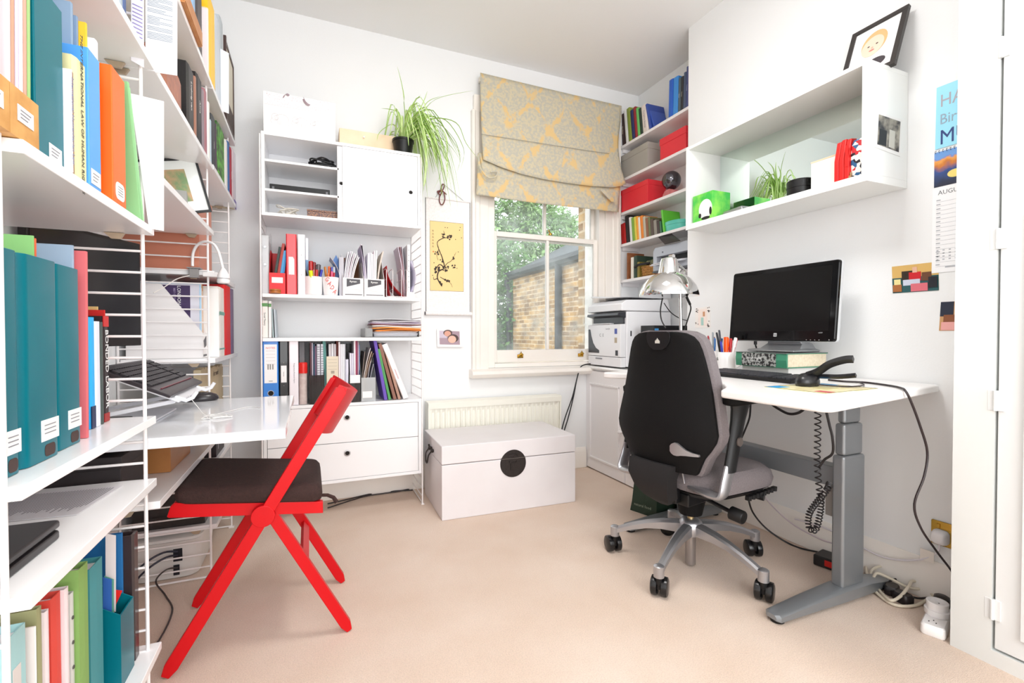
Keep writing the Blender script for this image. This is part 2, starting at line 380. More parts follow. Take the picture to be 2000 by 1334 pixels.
# back wall unit: cabinet, shelves, drawer box
def bshelf(label, z):
    t = thing('wall_shelf', label, 'shelf', loc=((XB0+XB1)/2, YB, z-.018), group='white shelves of the back wall unit')
    MB().box(XB0+.006, YBF-.006, z-.018, XB1-.006, YB-.014, z).build('board', SHELFW, t, bevel=.0015)
bshelf('white shelf of the back wall unit carrying mugs of pens and magazine files', 1.187)
bshelf('white shelf of the back wall unit carrying the heaped post tray', .962)
ca = thing('wall_cabinet', 'white wall cabinet with open compartments and a sliding door, top of the back unit', 'cabinet', loc=(.18, 2.86, 1.582))
x0, x1, z0, z1, y0, y1 = XB0+.006, XB1-.006, 1.582, 2.004, 2.70, YB-.012
m = MB(); tk = .016
m.box(x0, y0, z0, x1, y1, z0+tk); m.box(x0, y0, z1-tk, x1, y1, z1); m.box(x0, y0, z0+tk, x0+tk, y1, z1-tk); m.box(x1-tk, y0, z0+tk, x1, y1, z1-tk); m.box(x0+tk, y1-.006, z0+tk, x1-tk, y1, z1-tk)
xm = P(657, 350, Y=2.72).x; m.box(xm+.012, y0+.02, z0+tk, xm+.028, y1-.006, z1-tk)
m.build('carcass', WHITE, ca, bevel=.001)
for zz in (P(510, 307, Y=y0).z, P(510, 365, Y=y0).z):
    MB().box(x0+tk, y0+.012, zz-.012, xm+.012, y1-.006, zz).build('inner_shelf', WHITE, ca, bevel=.001)
def hole(par, x, y, z, r=.0125):
    MB(TR(x, y, z)).lathe([(r*.82, -.004), (r, -.002), (r*1.22, 0), (r*1.25, .003), (r*.85, .0035), (r*.8, -.004)], R=Matrix.Rotation(pi/2, 4, 'X'), n=24).build('grommet', ALU, par, smooth=True)
    MB().cyl((x, y-.0006, z), (x, y+.001, z), r*.85, n=20).build('finger_hole', K('1a1412', .8), par)
dr = MB().box(xm+.004, y0+.012, z0+tk+.001, xm+.046, y0+.018, z1-tk-.001).build('sliding_door', WHITE, ca, bevel=.001)
xd = P(669, 350, Y=2.705).x
dr = MB().box(xd, y0+.003, z0+tk+.001, x1-tk-.001, y0+.010, z1-tk-.001).build('sliding_door', WHITE, ca, bevel=.001)
q = P(802, 376, Y=2.702); hole(dr, q.x, y0+.0025, q.z)
q = P(669, 359, Y=2.712); hole(ca, q.x-.006, y0+.0115, q.z, .011)
dw = thing('drawer_unit', 'white two-drawer wall unit with round finger holes behind the red chair', 'drawers', loc=(.18, 2.86, .181))
z0, z1 = .181, .609
m = MB(); m.box(x0, y0, z0, x1, y1, z0+tk); m.box(x0, y0, z1-tk, x1, y1, z1); m.box(x0, y0, z0+tk, x0+tk, y1, z1-tk); m.box(x1-tk, y0, z0+tk, x1, y1, z1-tk); m.box(x0+tk, y1-.006, z0+tk, x1-tk, y1, z1-tk)
m.build('carcass', WHITE, dw, bevel=.001)
zm = (z0+z1)/2
for za, zb, zh in ((z0+tk+.002, zm-.0015, P(678, 885, Y=y0).z), (zm+.0015, z1-tk-.002, P(678, 815, Y=y0).z)):
    d = MB().box(x0+tk+.002, y0+.002, za, x1-tk-.002, y0+.018, zb).build('drawer', WHITE, dw, bevel=.001)
    hole(d, P(678, 815, Y=y0).x, y0+.0015, zh, .0135)

# ------------------------------------------------------------- alcove: cupboard and shelves
t = thing('cupboard', 'low white built-in cupboard with panelled doors under the alcove shelves', 'cupboard', loc=(2.1, 2.6, 0))
ya, yb = 2.24, YB-.02
MB().box(1.893, ya, .03, XR-.004, yb, .722).build('carcass', WHITEM, t, bevel=.002)
MB().prism([(1.868, .728), (1.862, .738), (1.868, .75), (XR-.004, .75), (XR-.004, .722), (1.885, .722)], 'y', ya-.01, yb+.001).build('counter_top', M('white_gloss_paint', 'f2f1f0', .18), t, bevel=.002)
MB().box(1.905, ya, 0, 1.93, yb, .03).build('plinth', K('3a3532', .9), t)
yg = P(1222, 840, X=1.88).y; yl = P(1146, 800, X=1.88).y
for a, c in ((yg+.006, yl), (2.25, yg-.002)):
    d = MB().box(1.876, a, .008, 1.893, c, .715).build('door', WHITEM, t, bevel=.002)
    m = MB(); i, o, lo, hi = a+.06, c-.05, .085, .63
    for q in ((i, i+.014, lo, hi), (o-.014, o, lo, hi), (i, o, lo, lo+.014), (i, o, hi-.014, hi)): m.box(1.868-(.0005 if q[1]-q[0] > .05 else 0), q[0], q[2], 1.878, q[1], q[3])
    m.build('moulding', WHITEM, d, bevel=.003)
    kz = P(1196, 838, X=1.87).z; ky = yg+.028 if a > yg else yg-.028
    MB(TR(1.876, ky, kz)).lathe([(.006, 0), (.006, .012), (.014, .02), (.013, .03), (.006, .034), (0, .035)], R=Matrix.Rotation(-pi/2, 4, 'Y'), n=16).build('knob', WHITEM, d, smooth=True)
ZA = [2.392, 2.142, 1.894, 1.656, 1.386]; XA = 2.165
lab = ['top alcove shelf with the row of blue files', 'alcove shelf carrying the lidded grey box and a red box', 'alcove shelf carrying the mirror ball and red box', 'alcove shelf carrying the row of thin books and teal tin', 'lowest alcove shelf carrying the silver printer']
for z, l in zip(ZA, lab):
    t = thing('alcove_shelf', 'white ' + l, 'shelf', loc=(2.25, 2.6, z-.02), group='white painted alcove shelves')
    MB().box(XA, 2.226, z-.02, XR-.002, YB-.002, z).build('board', WHITEM, t, bevel=.002)
    MB().box(XA+.02, YB-.02, z-.045, XR-.002, YB-.002, z-.02).build('batten', WHITEM, t)
# upright end panel between two alcove shelves
t = MB().box(XA+.02, 2.232, ZA[2]+.001, XR-.002, 2.262, ZA[1]-.021).build('shelf_support', WHITEM, bevel=.002); tag(t, 'narrow white upright between alcove shelves beside the mirror ball', 'shelf support')

# ------------------------------------------------------------- mirror-backed box shelf on the chimney breast
t = thing('box_shelf', 'white box-shaped wall shelf with a mirrored back above the desk', 'shelf', loc=(1.98, 1.5, 1.55))
bx, by0, by1, bz0, bz1 = 1.855, 1.08, 1.958, 1.535, 1.968
zi = P(1345, 438, X=bx).z; m = MB()
m.box(bx, by0, bz0, XC-.001, by1+.02, zi); m.box(bx, by0, bz1-.012, XC-.001, by1+.02, bz1+.004); m.box(bx, by0, zi, XC-.001, by0+.02, bz1-.012); m.box(bx, by1, zi, XC-.001, by1+.02, bz1-.012)
m.build('casing', M('white_matt_board', 'f1f2f0', .5), t, bevel=.001)
MB().box(XC-.022, by0+.02, zi, XC-.006, by1, bz1-.012).build('mirror', M('mirror_glass', 'e6f1ec', .0, 1), t)
ZN = zi
# ------------------------------------------------------------- radiator, white trunk
t = thing('radiator', 'cream ribbed panel radiator under the window, behind the white trunk', 'radiator', loc=(1.14, 2.95, .1))
m = MB(); r0, r1 = .672, 1.61
def rad_fn(u, v):
    x = r0+.012+(r1-r0-.024)*u; k = (x-r0)/.0333; f = abs((k % 1)-.5)*2; d = .010*min(1, max(0, (f-.25)*4)) * (1 if .04 < v < .96 else 0)
    return (x, 2.902+d, .14+v*.375)
m.grid(rad_fn, 336, 14); m.box(r0+.012, 2.914, .13, r1-.012, 2.925, .53)
m.build('panel', CREAM, t)
MB().prism([(2.896, .513), (2.893, .548), (2.905, .556), (2.985, .556), (2.985, .548), (2.91, .548), (2.905, .52)], 'x', r0, r1).build('top_grille', CREAM, t, bevel=.001)
for x in (r0, r1-.012): MB().box(x, 2.897, .12, x+.012, 2.985, .55).build('end_cap', CREAM, t, bevel=.002)
MB().cyl((r1-.08, 2.95, 0), (r1-.08, 2.95, .13), .011).build('pipe', CREAM, t)
MB().cyl((r0+.06, 2.95, 0), (r0+.06, 2.95, .13), .011).build('pipe', CREAM, t)
a = P(863, 1018, Z=0); c = P(1124, 980, Z=0); ang = math.atan2(c.y-a.y, c.x-a.x)
ta = thing('trunk', 'large white painted wooden trunk with a round black lock plate', 'trunk', TR(a.x, a.y, 0, ang)); T = WM(ta)
L_ = (c-a).length; H_ = P(863, 872, Y=a.y).z; D_ = .47; zl = P(863, 909, Y=a.y).z
TW = M('white_trunk_paint', 'e6e3e5', .45, bump=.15, bscale=12, noise=.3, nscale=5, c2='dfdadc')
MB(T).box(0, 0, 0, L_, D_, zl-.002).build('body', TW, ta, bevel=.004)
MB(T).box(-.001, -.001, zl+.001, L_+.001, D_+.001, H_).build('lid', TW, ta, bevel=.005)
q = T.inverted() @ P(1001, 904, Y=a.y-.004); lx, lz = q.x, q.z
LK = M('black_iron', '2b2422', .5, .3, bump=.5, bscale=120)
ls = MB(T).cyl((lx, .001, lz), (lx, -.004, lz), .076, n=40).build('lock_plate', LK, ta, bevel=.001)
m = MB(T); m.box(lx-.074, -.0052, zl-.001, lx+.074, -.004, zl+.001); m.build('seam', K('6d655f', .6), ls)
m = MB(T); m.tube([(lx-.03, -.007, zl+.014), (lx-.012, -.012, zl+.02), (lx+.012, -.012, zl+.02), (lx+.03, -.007, zl+.014)], .003); m.box(lx-.016, -.008, lz-.035, lx+.016, -.004, lz+.005)
for s in (-1, 1): m.cyl((lx+s*.02, -.009, zl-.02), (lx+s*.02, -.004, zl-.02), .006)
m.build('hasp', LK, ls, smooth=True)
ha = [(-.012, .2, .325), (-.03, .2, .30), (-.034, .215, .262), (-.034, .235, .252), (-.034, .255, .262), (-.03, .27, .30), (-.012, .27, .325)]
m = MB(T); m.tube(smooth_pts(ha, 5), .0042)
for yy in (.2, .27): m.sphere((-.008, yy, .325), .011); m.tube([(-.01, yy, .33), (-.014, yy, .348)], .005)
m.build('side_handle', LK, ta, smooth=True)
# ------------------------------------------------------------- red folding chair (seat faces the left desk)
t = thing('folding_chair', 'bright red wooden folding chair with a dark brown seat cushion', 'chair', loc=(-.14, 1.80, 0))
YN, YF = 1.61, 2.0; bw, bt = .045, .022
q = lambda x, y, Y: P(x, y, Y=Y)
def pt(X, Z, Y): return Vector((X, Y, Z))
# near and far back legs run up into the back rest posts
top = (.092, .80); foot = (-.381, .012); ff = (.110, .012); piv = (-.132, .425)
for Y in (YN, YF-.012):
    m = MB(); d = (Vector((top[0], 0, top[1]))-Vector((foot[0], 0, foot[1]))).normalized(); n = Vector((-d.z, 0, d.x))*.0195
    A = Vector((foot[0], 0, foot[1])); B = Vector((top[0], 0, top[1]))
    poly = [(A+n*.55-d*.008), (A-n*.55-d*.008), (A-n*.95+d*.02), (B-n*.95), (B-n*.2+d*.012), (B+n*.95), (A+n*.95+d*.02)]
    m.prism([(p.x, p.z) for p in poly], 'y', Y, Y+bt)
    m.build('back_leg', RED, t, bevel=.002)
for Y in (YN+bt+.001, YF-.012-bt-.001):
    m = MB(); A = Vector((ff[0], 0, ff[1])); B = Vector((-.118, 0, .432)); d = (B-A).normalized(); n = Vector((-d.z, 0, d.x))*.0165
    poly = [(A+n*.5-d*.01), (A-n*.5-d*.01), (A-n+d*.015), (B-n), (B+n*.2+d*.015), (B+n), (A+n+d*.015)]
    m.prism([(p.x, p.z) for p in poly], 'y', Y, Y+bt); m.build('front_leg', RED, t, bevel=.002)
for Y0 in (YN-.002, YF-.012+.002):
    MB().cyl((-.134, Y0, .428), (-.134, Y0+bt, .428), .033, n=30).build('pivot_disc', RED, t, bevel=.002)
m = MB(); m.bar((-.02, YN+.03, .255), (-.02, YF-.03, .255), .03, .012, (.8, 0, .6)); m.build('stretcher', RED, t, bevel=.001)
SY0, SY1 = YN-.0, YF+.012
m = MB(); m.prism([(-.366, .487), (-.376, .480), (-.374, .468), (.030, .412), (.030, .436)], 'y', YN+.0465, SY1-.0465); m.build('seat', RED, t, bevel=.003)
for Y in (YN+.0235, SY1-.0455): MB().prism([(-.362, .494), (-.372, .485), (-.381, .456), (-.376, .452), (.036, .405), (.036, .442)], 'y', Y, Y+.0225).build('seat_rail', RED, t, bevel=.002)
# curved back board
m = MB(); d = Vector((.473, 0, .788)).normalized(); n = Vector((-d.z, 0, d.x)); pts = []
B = Vector((top[0], 0, top[1]))
def backf(u, side):
    y = YN+.003+u*(YF+.004-YN); c = 1-(2*u-1)**2; off = -n*(.055*c); return off, y
rs = []
for k in range(17):
    u = k/16; off, y = backf(u, 0); c = 1-(2*u-1)**2; lo = .16
    a = B+d*.014+off; r = []
    for s_, th in ((0, -.014), (0, .014), (-lo, .014), (-lo-.005, 0), (-lo, -.014)):
        p = a + d*s_ - n*th; r.append((p.x, y, p.z))
    rs.append(r)
m.rings(rs); m.build('back_board', RED, t, smooth=True)
# cushion
DB = M('dark_brown_fabric', '3a231f', .9, bump=.6, bscale=260, noise=.2, nscale=120, c2='2e1b18')
m = MB(); rs = []
for k, (ins, zz) in enumerate(((.012, 0), (.003, .006), (0, .02), (.003, .034), (.012, .043), (.03, .046))):
    r = []
    for i, (px, py) in enumerate(rrect(.40-2*ins, .375-2*ins, .03, 4)):
        X = -.165+px; Yc = 1.812+py; tap = 1 - .045*(px/.2 if px < 0 else 0); zb = .4935-(X+.366)*.127
        r.append((X, 1.812+py*tap, zb-.002+zz*(1.25 if px > 0 else 1.1)))
    rs.append(r)
m.rings(rs); c = m.build('seat_cushion', DB, t, smooth=True)
m = MB(); m.tube([(.025, 1.655, .458), (.05, 1.652, .456), (.068, 1.645, .448), (.078, 1.64, .432)], [.006, .006, .007, .008], n=6); m.build('cushion_tie', DB, c)
# ------------------------------------------------------------- sit-stand desk at the right
ZD = .797
t = thing('standing_desk', 'white height-adjustable desk on grey steel legs by the chimney breast', 'desk', loc=(1.7, 1.5, 0))
def fillet(pts, r, n=6):
    out = []; N = len(pts)
    for i in range(N):
        a, b, c = Vector(pts[i-1]), Vector(pts[i]), Vector(pts[(i+1) % N]); ri = r[i] if hasattr(r, '__len__') else r
        p = b+(a-b).normalized()*ri; q = b+(c-b).normalized()*ri
        for k in range(n+1):
            u = k/n; out.append(tuple((1-u)**2*p + 2*u*(1-u)*b + u*u*q))
    return out
dpoly = fillet([(1.245, 1.165), (1.252, .815), (2.092, .965), (2.092, 2.04), (1.285, 1.93), (1.33, 1.84), (1.43, 1.74), (1.46, 1.52), (1.43, 1.33), (1.33, 1.22)], [.01, .05, .02, .02, .04, .03, .06, .08, .06, .04])
MB().prism(dpoly, 'z', ZD-.027, ZD).build('desk_top', M('white_desk_laminate', 'f3f1f0', .3), t, bevel=.007, seg=3)
for yc, nm in ((1.122, 'near'), (1.93, 'far')):
    m = MB(); cs = [(1.775, 1.90, .0225, .05, .535), (1.783, 1.892, .0185, .535, .652), (1.791, 1.884, .0145, .652, ZD-.04)]
    lg = None
    for x0, x1, hy, z0, z1 in cs:
        o = MB().box(x0, yc-hy, z0, x1, yc+hy, z1).build('leg' if lg is None else 'leg_stage', STEEL, lg or t, bevel=.010, seg=3); lg = lg or o
    m = MB(); m.box(1.70, yc-.03, ZD-.045, 2.02, yc+.03, ZD-.028); m.build('mounting_plate', STEEL, t)
    rs = []
    for x, hw, z0, z1 in ((1.437, .018, .014, .030), (1.447, .03, .012, .034), (1.6, .034, .014, .046), (1.775, .038, .014, .056), (1.92, .038, .014, .056), (2.02, .03, .012, .04), (2.05, .024, .014, .034)):
        rs.append([(x, yc-hw, z0), (x, yc+hw, z0), (x, yc+hw, z1-.006), (x, yc+hw-.008, z1), (x, yc-hw+.008, z1), (x, yc-hw, z1-.006)])
    f = MB().rings(rs).build('foot', STEEL, t, smooth=True)
    for x in (1.465, 2.02): MB().cyl((x, yc, 0), (x, yc, .014), .022, n=20).build('glide', BLACKP, f)
MB().box(1.805, 1.146, .405, 1.865, 1.906, .482).build('crossbar', STEEL, t, bevel=.003)
MB().box(1.81, 1.15, .29, 1.85, 1.19, .40).build('cable_box', K('8a8683', .5), t, bevel=.003)

# ------------------------------------------------------------- office chair
AZ = rad(12); ch = thing('office_chair', 'high-backed office chair, black shell, grey fabric, on a five-star base', 'chair', TR(1.475, 1.535, 0, AZ)); T = WM(ch)
def SE(cx, cy, cz, hx, hy, n=20, p=3.2, ax='z'):
    r = []
    for k in range(n):
        a = 2*pi*k/n; u = abs(cos(a))**(2/p)*(1 if cos(a) >= 0 else -1); v = abs(sin(a))**(2/p)*(1 if sin(a) >= 0 else -1)
        r.append((cx+hx*u, cy+hy*v, cz))
    return r
star = MB(T)
star.lathe([(.028, .135), (.046, .14), (.05, .16), (.046, .19), (.034, .202), (.02, .204)], n=28)
base_az = [rad(a)-AZ for a in (134, 206, 278, 350, 62)]
ends = []
for a in base_az:
    R = Matrix.Rotation(a, 4, 'Z'); rs = []
    for rr, w_, zt, h_ in ((.02, .040, .192, .05), (.06, .046, .19, .045), (.12, .042, .182, .036), (.18, .036, .168, .03), (.24, .031, .148, .027), (.28, .028, .131, .025), (.308, .030, .119, .025)):
        hw = w_/2; rs.append([R @ Vector(p) for p in ((rr, -hw, zt-h_), (rr, hw, zt-h_), (rr, hw, zt-.008), (rr, hw*.55, zt), (rr, -hw*.55, zt), (rr, -hw, zt-.008))])
    star.rings(rs)
    c = R @ Vector((.318, 0, 0)); star.cyl((c.x, c.y, .078), (c.x, c.y, .118), .0195, n=20); star.cyl((c.x, c.y, .118), (c.x, c.y, .122), .0195, .014, n=20); ends.append(c)
star.build('star_base', ALU, ch, smooth=True)
for i, c in enumerate(ends):
    ca_ = TR(c.x, c.y, 0, [1.2, .5, .3, .9, 2.2][i]); Tc = T @ ca_
    m = MB(Tc)
    for s in (-1, 1): m.lathe([(0, -.0135), (.027, -.0135), (.0345, -.010), (.0355, 0), (.0345, .010), (.027, .0135), (0, .014)], (.018, s*.0185, .0355), R=Matrix.Rotation(pi/2, 4, 'X'), n=24)
    cz = m.build('caster', BLACKG if 0 else M('caster_black', '131315', .25), ch, smooth=True)
    m = MB(Tc); m.box(-.006, -.006, .03, .03, .006, .058); m.cyl((0, 0, .05), (0, 0, .082), .012); m.prism([(-.01, .05), (.0, .066), (.02, .067), (.045, .05), (.046, .035), (.03, .03)], 'y', -.0045, .0045)
    m.build('caster_fork', BLACKP, cz, bevel=.002)
m = MB(T); m.cyl((0, 0, .012), (0, 0, .14), .0215, n=24); m.cyl((0, 0, .012), (0, 0, .016), .018); m.build('gas_lift', M('satin_metal', 'a39d9b', .35, .8), ch, smooth=True)
MB(T).cyl((0, 0, .2), (0, 0, .30), .0135, n=20).build('piston', M('brass_tube', 'c9b489', .25, .9), ch, smooth=True)
m = MB(T); m.lathe([(.032, .222), (.046, .225), (.056, .27), (.066, .31), (.075, .335)], n=20); m.build('column_shroud', BLACKM, ch, smooth=True)
m = MB(T); m.box(-.14, -.085, .30, .12, .085, .352); m.box(-.17, -.05, .31, -.14, .05, .37); m.prism([(.1, .30), (.19, .34), (.19, .352), (.1, .352)], 'y', -.07, .07)
m.build('tilt_mechanism', BLACKP, ch, bevel=.008)
def TP(r, k=.22): return [(p[0], p[1]*(1+k*(p[0]-.07)/.2*.5-.04), p[2]) for p in r]
m = MB(T); m.rings([TP(q_) for q_ in [SE(.06, 0, .338, .165, .185, p=4), SE(.06, 0, .345, .195, .215, p=4), SE(.06, 0, .358, .202, .222, p=4), SE(.06, 0, .366, .19, .21, p=4)]])
m.build('seat_pan', BLACKP, ch, smooth=True)
m = MB(T)
for y in [-.19+.02*k for k in range(20)]: m.box(.22, y, .335, .266, y+.012, .352)
for x in [.03+.028*k for k in range(8)]:
    for s in (-1, 1): m.prism([(x, .336), (x+.02, .332), (x+.024, .352), (x+.002, .352)], 'y', s*.222-.012, s*.222+.006)
m.build('pan_ribs', BLACKP, ch, bevel=.002)
m = MB(T); m.rings([TP(q_) for q_ in [SE(.056, 0, .358, .185, .215, 28, 4.5), SE(.056, 0, .368, .206, .236, 28, 4.5), SE(.056, 0, .395, .212, .243, 28, 4.5), SE(.056, 0, .425, .208, .24, 28, 4), SE(.052, 0, .446, .19, .222, 28, 3.6), SE(.04, 0, .455, .14, .17, 28, 3)]])
m.build('seat', GREYF, ch, smooth=True)
# back: shell, cushion, cap and lever
prof = [(.452, .150), (.462, .158), (.49, .170), (.52, .184), (.55, .206), (.585, .226), (.612, .232), (.65, .226), (.70, .216), (.76, .204), (.82, .191), (.88, .177), (.92, .166), (.95, .154), (.970, .137), (.984, .108), (.989, .07)]
def back_x(z, y): return -.200 + .13*(y*y)/.05*.35 - .03*math.exp(-((z-.60)/.13)**2) - .02*(z-.6)
def back_slab(ins, x0, x1, name, mat, grow=0, sub=0, bev=0):
    m = MB(T); rs = []; n = 14
    for z, hw in prof:
        zz = z + (grow*(z-.72)/.27*1.0); hw = hw+grow-ins; r = []
        for k in range(n+1): y = hw*(-1+2*k/n); ed = (abs(y)/hw)**8; r.append((back_x(z, y)+x0+.006*ed, y, zz))
        for k in range(n+1): y = hw*(1-2*k/n); ed = (abs(y)/hw)**6; r.append((back_x(z, y)+x1-(.012 if grow else .004)*ed, y, zz))
        rs.append(r)
    m.rings(rs); return m.build(name, mat, ch, smooth=True, bevel=bev)
sh = back_slab(0, -.012, .012, 'back_shell', BLACKM, bev=.004)
back_slab(0, .014, .075, 'back_cushion', GREYF, grow=.006)
m = MB(T)
def onback(y, z, o): return (back_x(z, y)-o, y, z)
rs = []
for z, hw in ((.990, .04), (.986, .052), (.97, .056), (.95, .052), (.93, .04), (.918, .02)):
    rs.append([onback(-hw+2*hw*k/8, z, .0165) for k in range(9)] + [onback(hw-2*hw*k/8, z, .008) for k in range(9)])
cap = MB(T).rings(rs).build('back_cap', BLACKP, sh, smooth=True, bevel=.001)
m = MB(T)
for k, h in ((-2, .009), (-1, .013), (0, .018), (1, .013), (2, .009)): m.box(back_x(.955, 0)-.0182, k*.0044-.0016, .946, back_x(.955, 0)-.016, k*.0044+.0016, .946+h)
m.box(back_x(.955, 0)-.0182, -.0105, .944, back_x(.955, 0)-.016, .0105, .9475)
m.build('emblem', K('c8c4bc', .4), cap)
m = MB(T); lv = []
for u, w_, zc in ((0, .010, 0), (.006, .018, 0), (.016, .0235, 0), (.028, .0235, -.001), (.042, .017, -.004), (.060, .010, -.009), (.085, .006, -.012), (.105, .004, -.012)):
    y = -.075-u; c = Vector(onback(y, .548+zc, .022)); lv.append([(c.x-.004, y, c.z+w_), (c.x+.004, y, c.z+w_*1.05), (c.x+.006, y, c.z-w_*1.05), (c.x-.004, y, c.z-w_)])
m.rings(lv); m.build('back_lever', ALU, sh, smooth=True)
m = MB(T); rs = []
for z, y0_, y1_, xx in ((.30, -.02, .03, -.15), (.33, -.05, .065, -.19), (.37, -.065, .095, -.215), (.42, -.072, .118, -.225), (.475, -.08, .130, -.205)):
    rs.append([(xx-.03, y0_, z), (xx-.035, (y0_+y1_)/2, z), (xx-.03, y1_, z), (xx+.03, y1_, z), (xx+.03, y0_, z)])
m.rings(rs); m.build('fabric_skirt', M('black_nylon', '120f11', .75), ch, smooth=True)
m = MB(T); m.bar((-.12, 0, .33), (-.205, 0, .50), .05, .02, (1, 0, 0)); m.build('back_stem', BLACKP, ch, bevel=.004)
m = MB(T); m.tube([(-.17, -.075, .46), (-.16, -.08, .40)], .003); m.build('back_rod', ALU, ch)
def ell(c, d, u, a, b, n=14):
    c = Vector(c); s = Vector(d).normalized().cross(Vector(u)).normalized(); uu = s.cross(Vector(d).normalized())
    return [c + s*a*cos(2*pi*k/n) + uu*b*sin(2*pi*k/n) for k in range(n)]
for s in (-1, 1):
    ar = thing('armrest', None, None, Matrix(), None); ar.parent = ch; del_ = None
    
    path = [(-.13, s*.10, .388), (-.15, s*.17, .386), (-.158, s*.208, .386), (-.157, s*.230, .390), (-.150, s*.238, .408), (-.135, s*.238, .445), (-.116, s*.238, .490)]
    sp = smooth_pts(path, 4); m = MB(T); rs = []
    for i, p in enumerate(sp):
        d = sp[min(i+1, len(sp)-1)]-sp[max(i-1, 0)]; rs.append(ell(p, d, (1, 0, 0.01), .013, .030))
    m.rings(rs); m.build('arm_bracket', ALU, ar, smooth=True)
    m = MB(T); rs = []
    for z, x, a, b in ((.475, -.115, .0175, .034), (.56, -.09, .0185, .034), (.60, -.079, .019, .035), (.66, -.062, .021, .038), (.70, -.05, .024, .046), (.718, -.045, .026, .055)):
        rs.append([(x+b*cos(2*pi*k/14), s*.238+a*sin(2*pi*k/14), z) for k in range(14)])
    m.rings(rs); m.build('arm_post', BLACKP, ar, smooth=True)
    MB(T).cyl((-.084, s*.238+s*.017, .585), (-.084, s*.238+s*.025, .585), .017, n=20).build('arm_button', K('5c5450', .5), ar, bevel=.002)
    m = MB(T); rs = []
    for z, g in ((.718, -.012), (.724, 0), (.744, .002), (.752, -.006)): rs.append(SE(-.01, s*.238, z, .125+g, .038+g, 24, 3))
    m.rings(rs); m.build('arm_pad', BLACKM, ar, smooth=True)
m = MB(T); m.cyl((0, -.03, .312), (0, -.175, .285), .008); m.lathe([(.018, -.03), (.026, -.026), (.026, .022), (.023, .026), (0, .027)], (0, -.205, .279), R=Matrix.Rotation(rad(96), 4, 'X'), n=20)
m.build('tension_knob', BLACKP, ch, smooth=True)
m = MB(T); m.cyl((.1, -.07, .335), (.12, -.14, .335), .007); m.cyl((.12, -.14, .335), (.142, -.235, .328), .0125, .0135, n=14); m.build('height_lever', BLACKP, ch, smooth=True)

# ------------------------------------------------------------- monitor, book and things on the desk
t = thing('lcd_monitor', 'wide black computer monitor with grey base, standing on a thick green book', 'monitor', loc=(1.93, 1.5, .9))
a = P(1424, 666, X=1.925); b2 = P(1632, 668, X=1.925); yl, yr = a.y, b2.y; zb, zt_ = .948, 1.283
hM = (zt_-zb); tilt = rad(-5); wM = yl-yr
T = TR(1.925, (yl+yr)/2, zb, -pi/2, tilt)      # local x along -Y, y into the wall, z up
def fr(w, h, r, y, cz): return [(px, y, cz+py) for px, py in rrect(w, h, r)]
m = MB(T); m.rings([fr(wM-.006, hM-.006, .012, .006, hM/2), fr(wM, hM, .014, .010, hM/2), fr(wM, hM, .014, .022, hM/2), fr(wM-.1, hM-.09, .03, .06, hM/2)]); m.build('rear_case', K('c9cccf', .3), t, smooth=True)
m = MB(T); m.rings([fr(wM-.002, hM-.002, .012, .011, hM/2), fr(wM-.004, hM-.004, .012, -.001, hM/2), fr(wM-.010, hM-.010, .010, -.004, hM/2)]); fz = m.build('bezel', BLACKG, t, smooth=True)
sc_ = MB(T); sc_.box(-wM/2+.022, -.0052, .046, wM/2-.028, -.0035, hM-.022); sc_.build('screen', M('lcd_panel', '0c0b0c', .3, spec=.22), t)
m = MB(T); m.prism(rrect(.016, .016, .003), 'y', -.0052, -.0042); o = m.v; m.v = [p + (T.to_3x3() @ Vector((-.005, 0, .028))) for p in o]; lg = m.build('logo_badge', K('b9babb', .3), fz)
text('hp', .014, T @ TR(-.005, -.0054, .0285) @ FRONT, K('222226', .5), lg)
text('w2207', .0065, T @ TR(.2, -.0045, .037) @ FRONT, K('b9babb', .4), fz)
m = MB(T)
for k in range(4): m.box(.14+.018*k, -.0052, .006, .144+.018*k, -.004, .0085)
m.box(.235, -.0052, .006, .239, -.004, .010); m.build('buttons', K('9a9a98', .4), fz)
m = MB(); zc = .903; rs = []
for x0, x1, hw, z in ((1.86, 2.03, .115, zc), (1.862, 2.03, .115, zc+.008), (1.93, 2.03, .095, zc+.014), (1.955, 2.025, .085, zc+.035), (1.945, 2.0, .075, zc+.05), (1.955, 1.985, .06, zc+.10)):
    rs.append([(x0, 1.475+hw, z), (x0, 1.475-hw, z), (x1, 1.475-hw, z), (x1, 1.475+hw, z)])
m.rings(rs); m.build('stand', M('silver_plastic', '9b9da0', .28, .6), t, bevel=.004)
m = MB(); yy = P(1477, 665, X=1.95).y
m.cyl((1.945, yy, .955), (1.945, yy, .93), .007); m.tube([(1.945, yy, .93), (1.95, yy-.004, .905), (2.0, yy+.01, .88), (2.06, yy+.03, .83), (2.06, yy+.04, .80)], .0035); m.build('video_cable', BLACKP, t, smooth=True)
m = MB(); yy = P(1500, 672, X=1.96).y; m.tube([(1.96, yy-.01, .955), (1.99, yy+.02, .90), (2.06, yy+.05, .85), (2.07, yy+.06, .80)], .004); m.build('power_lead', BLACKP, t, smooth=True)

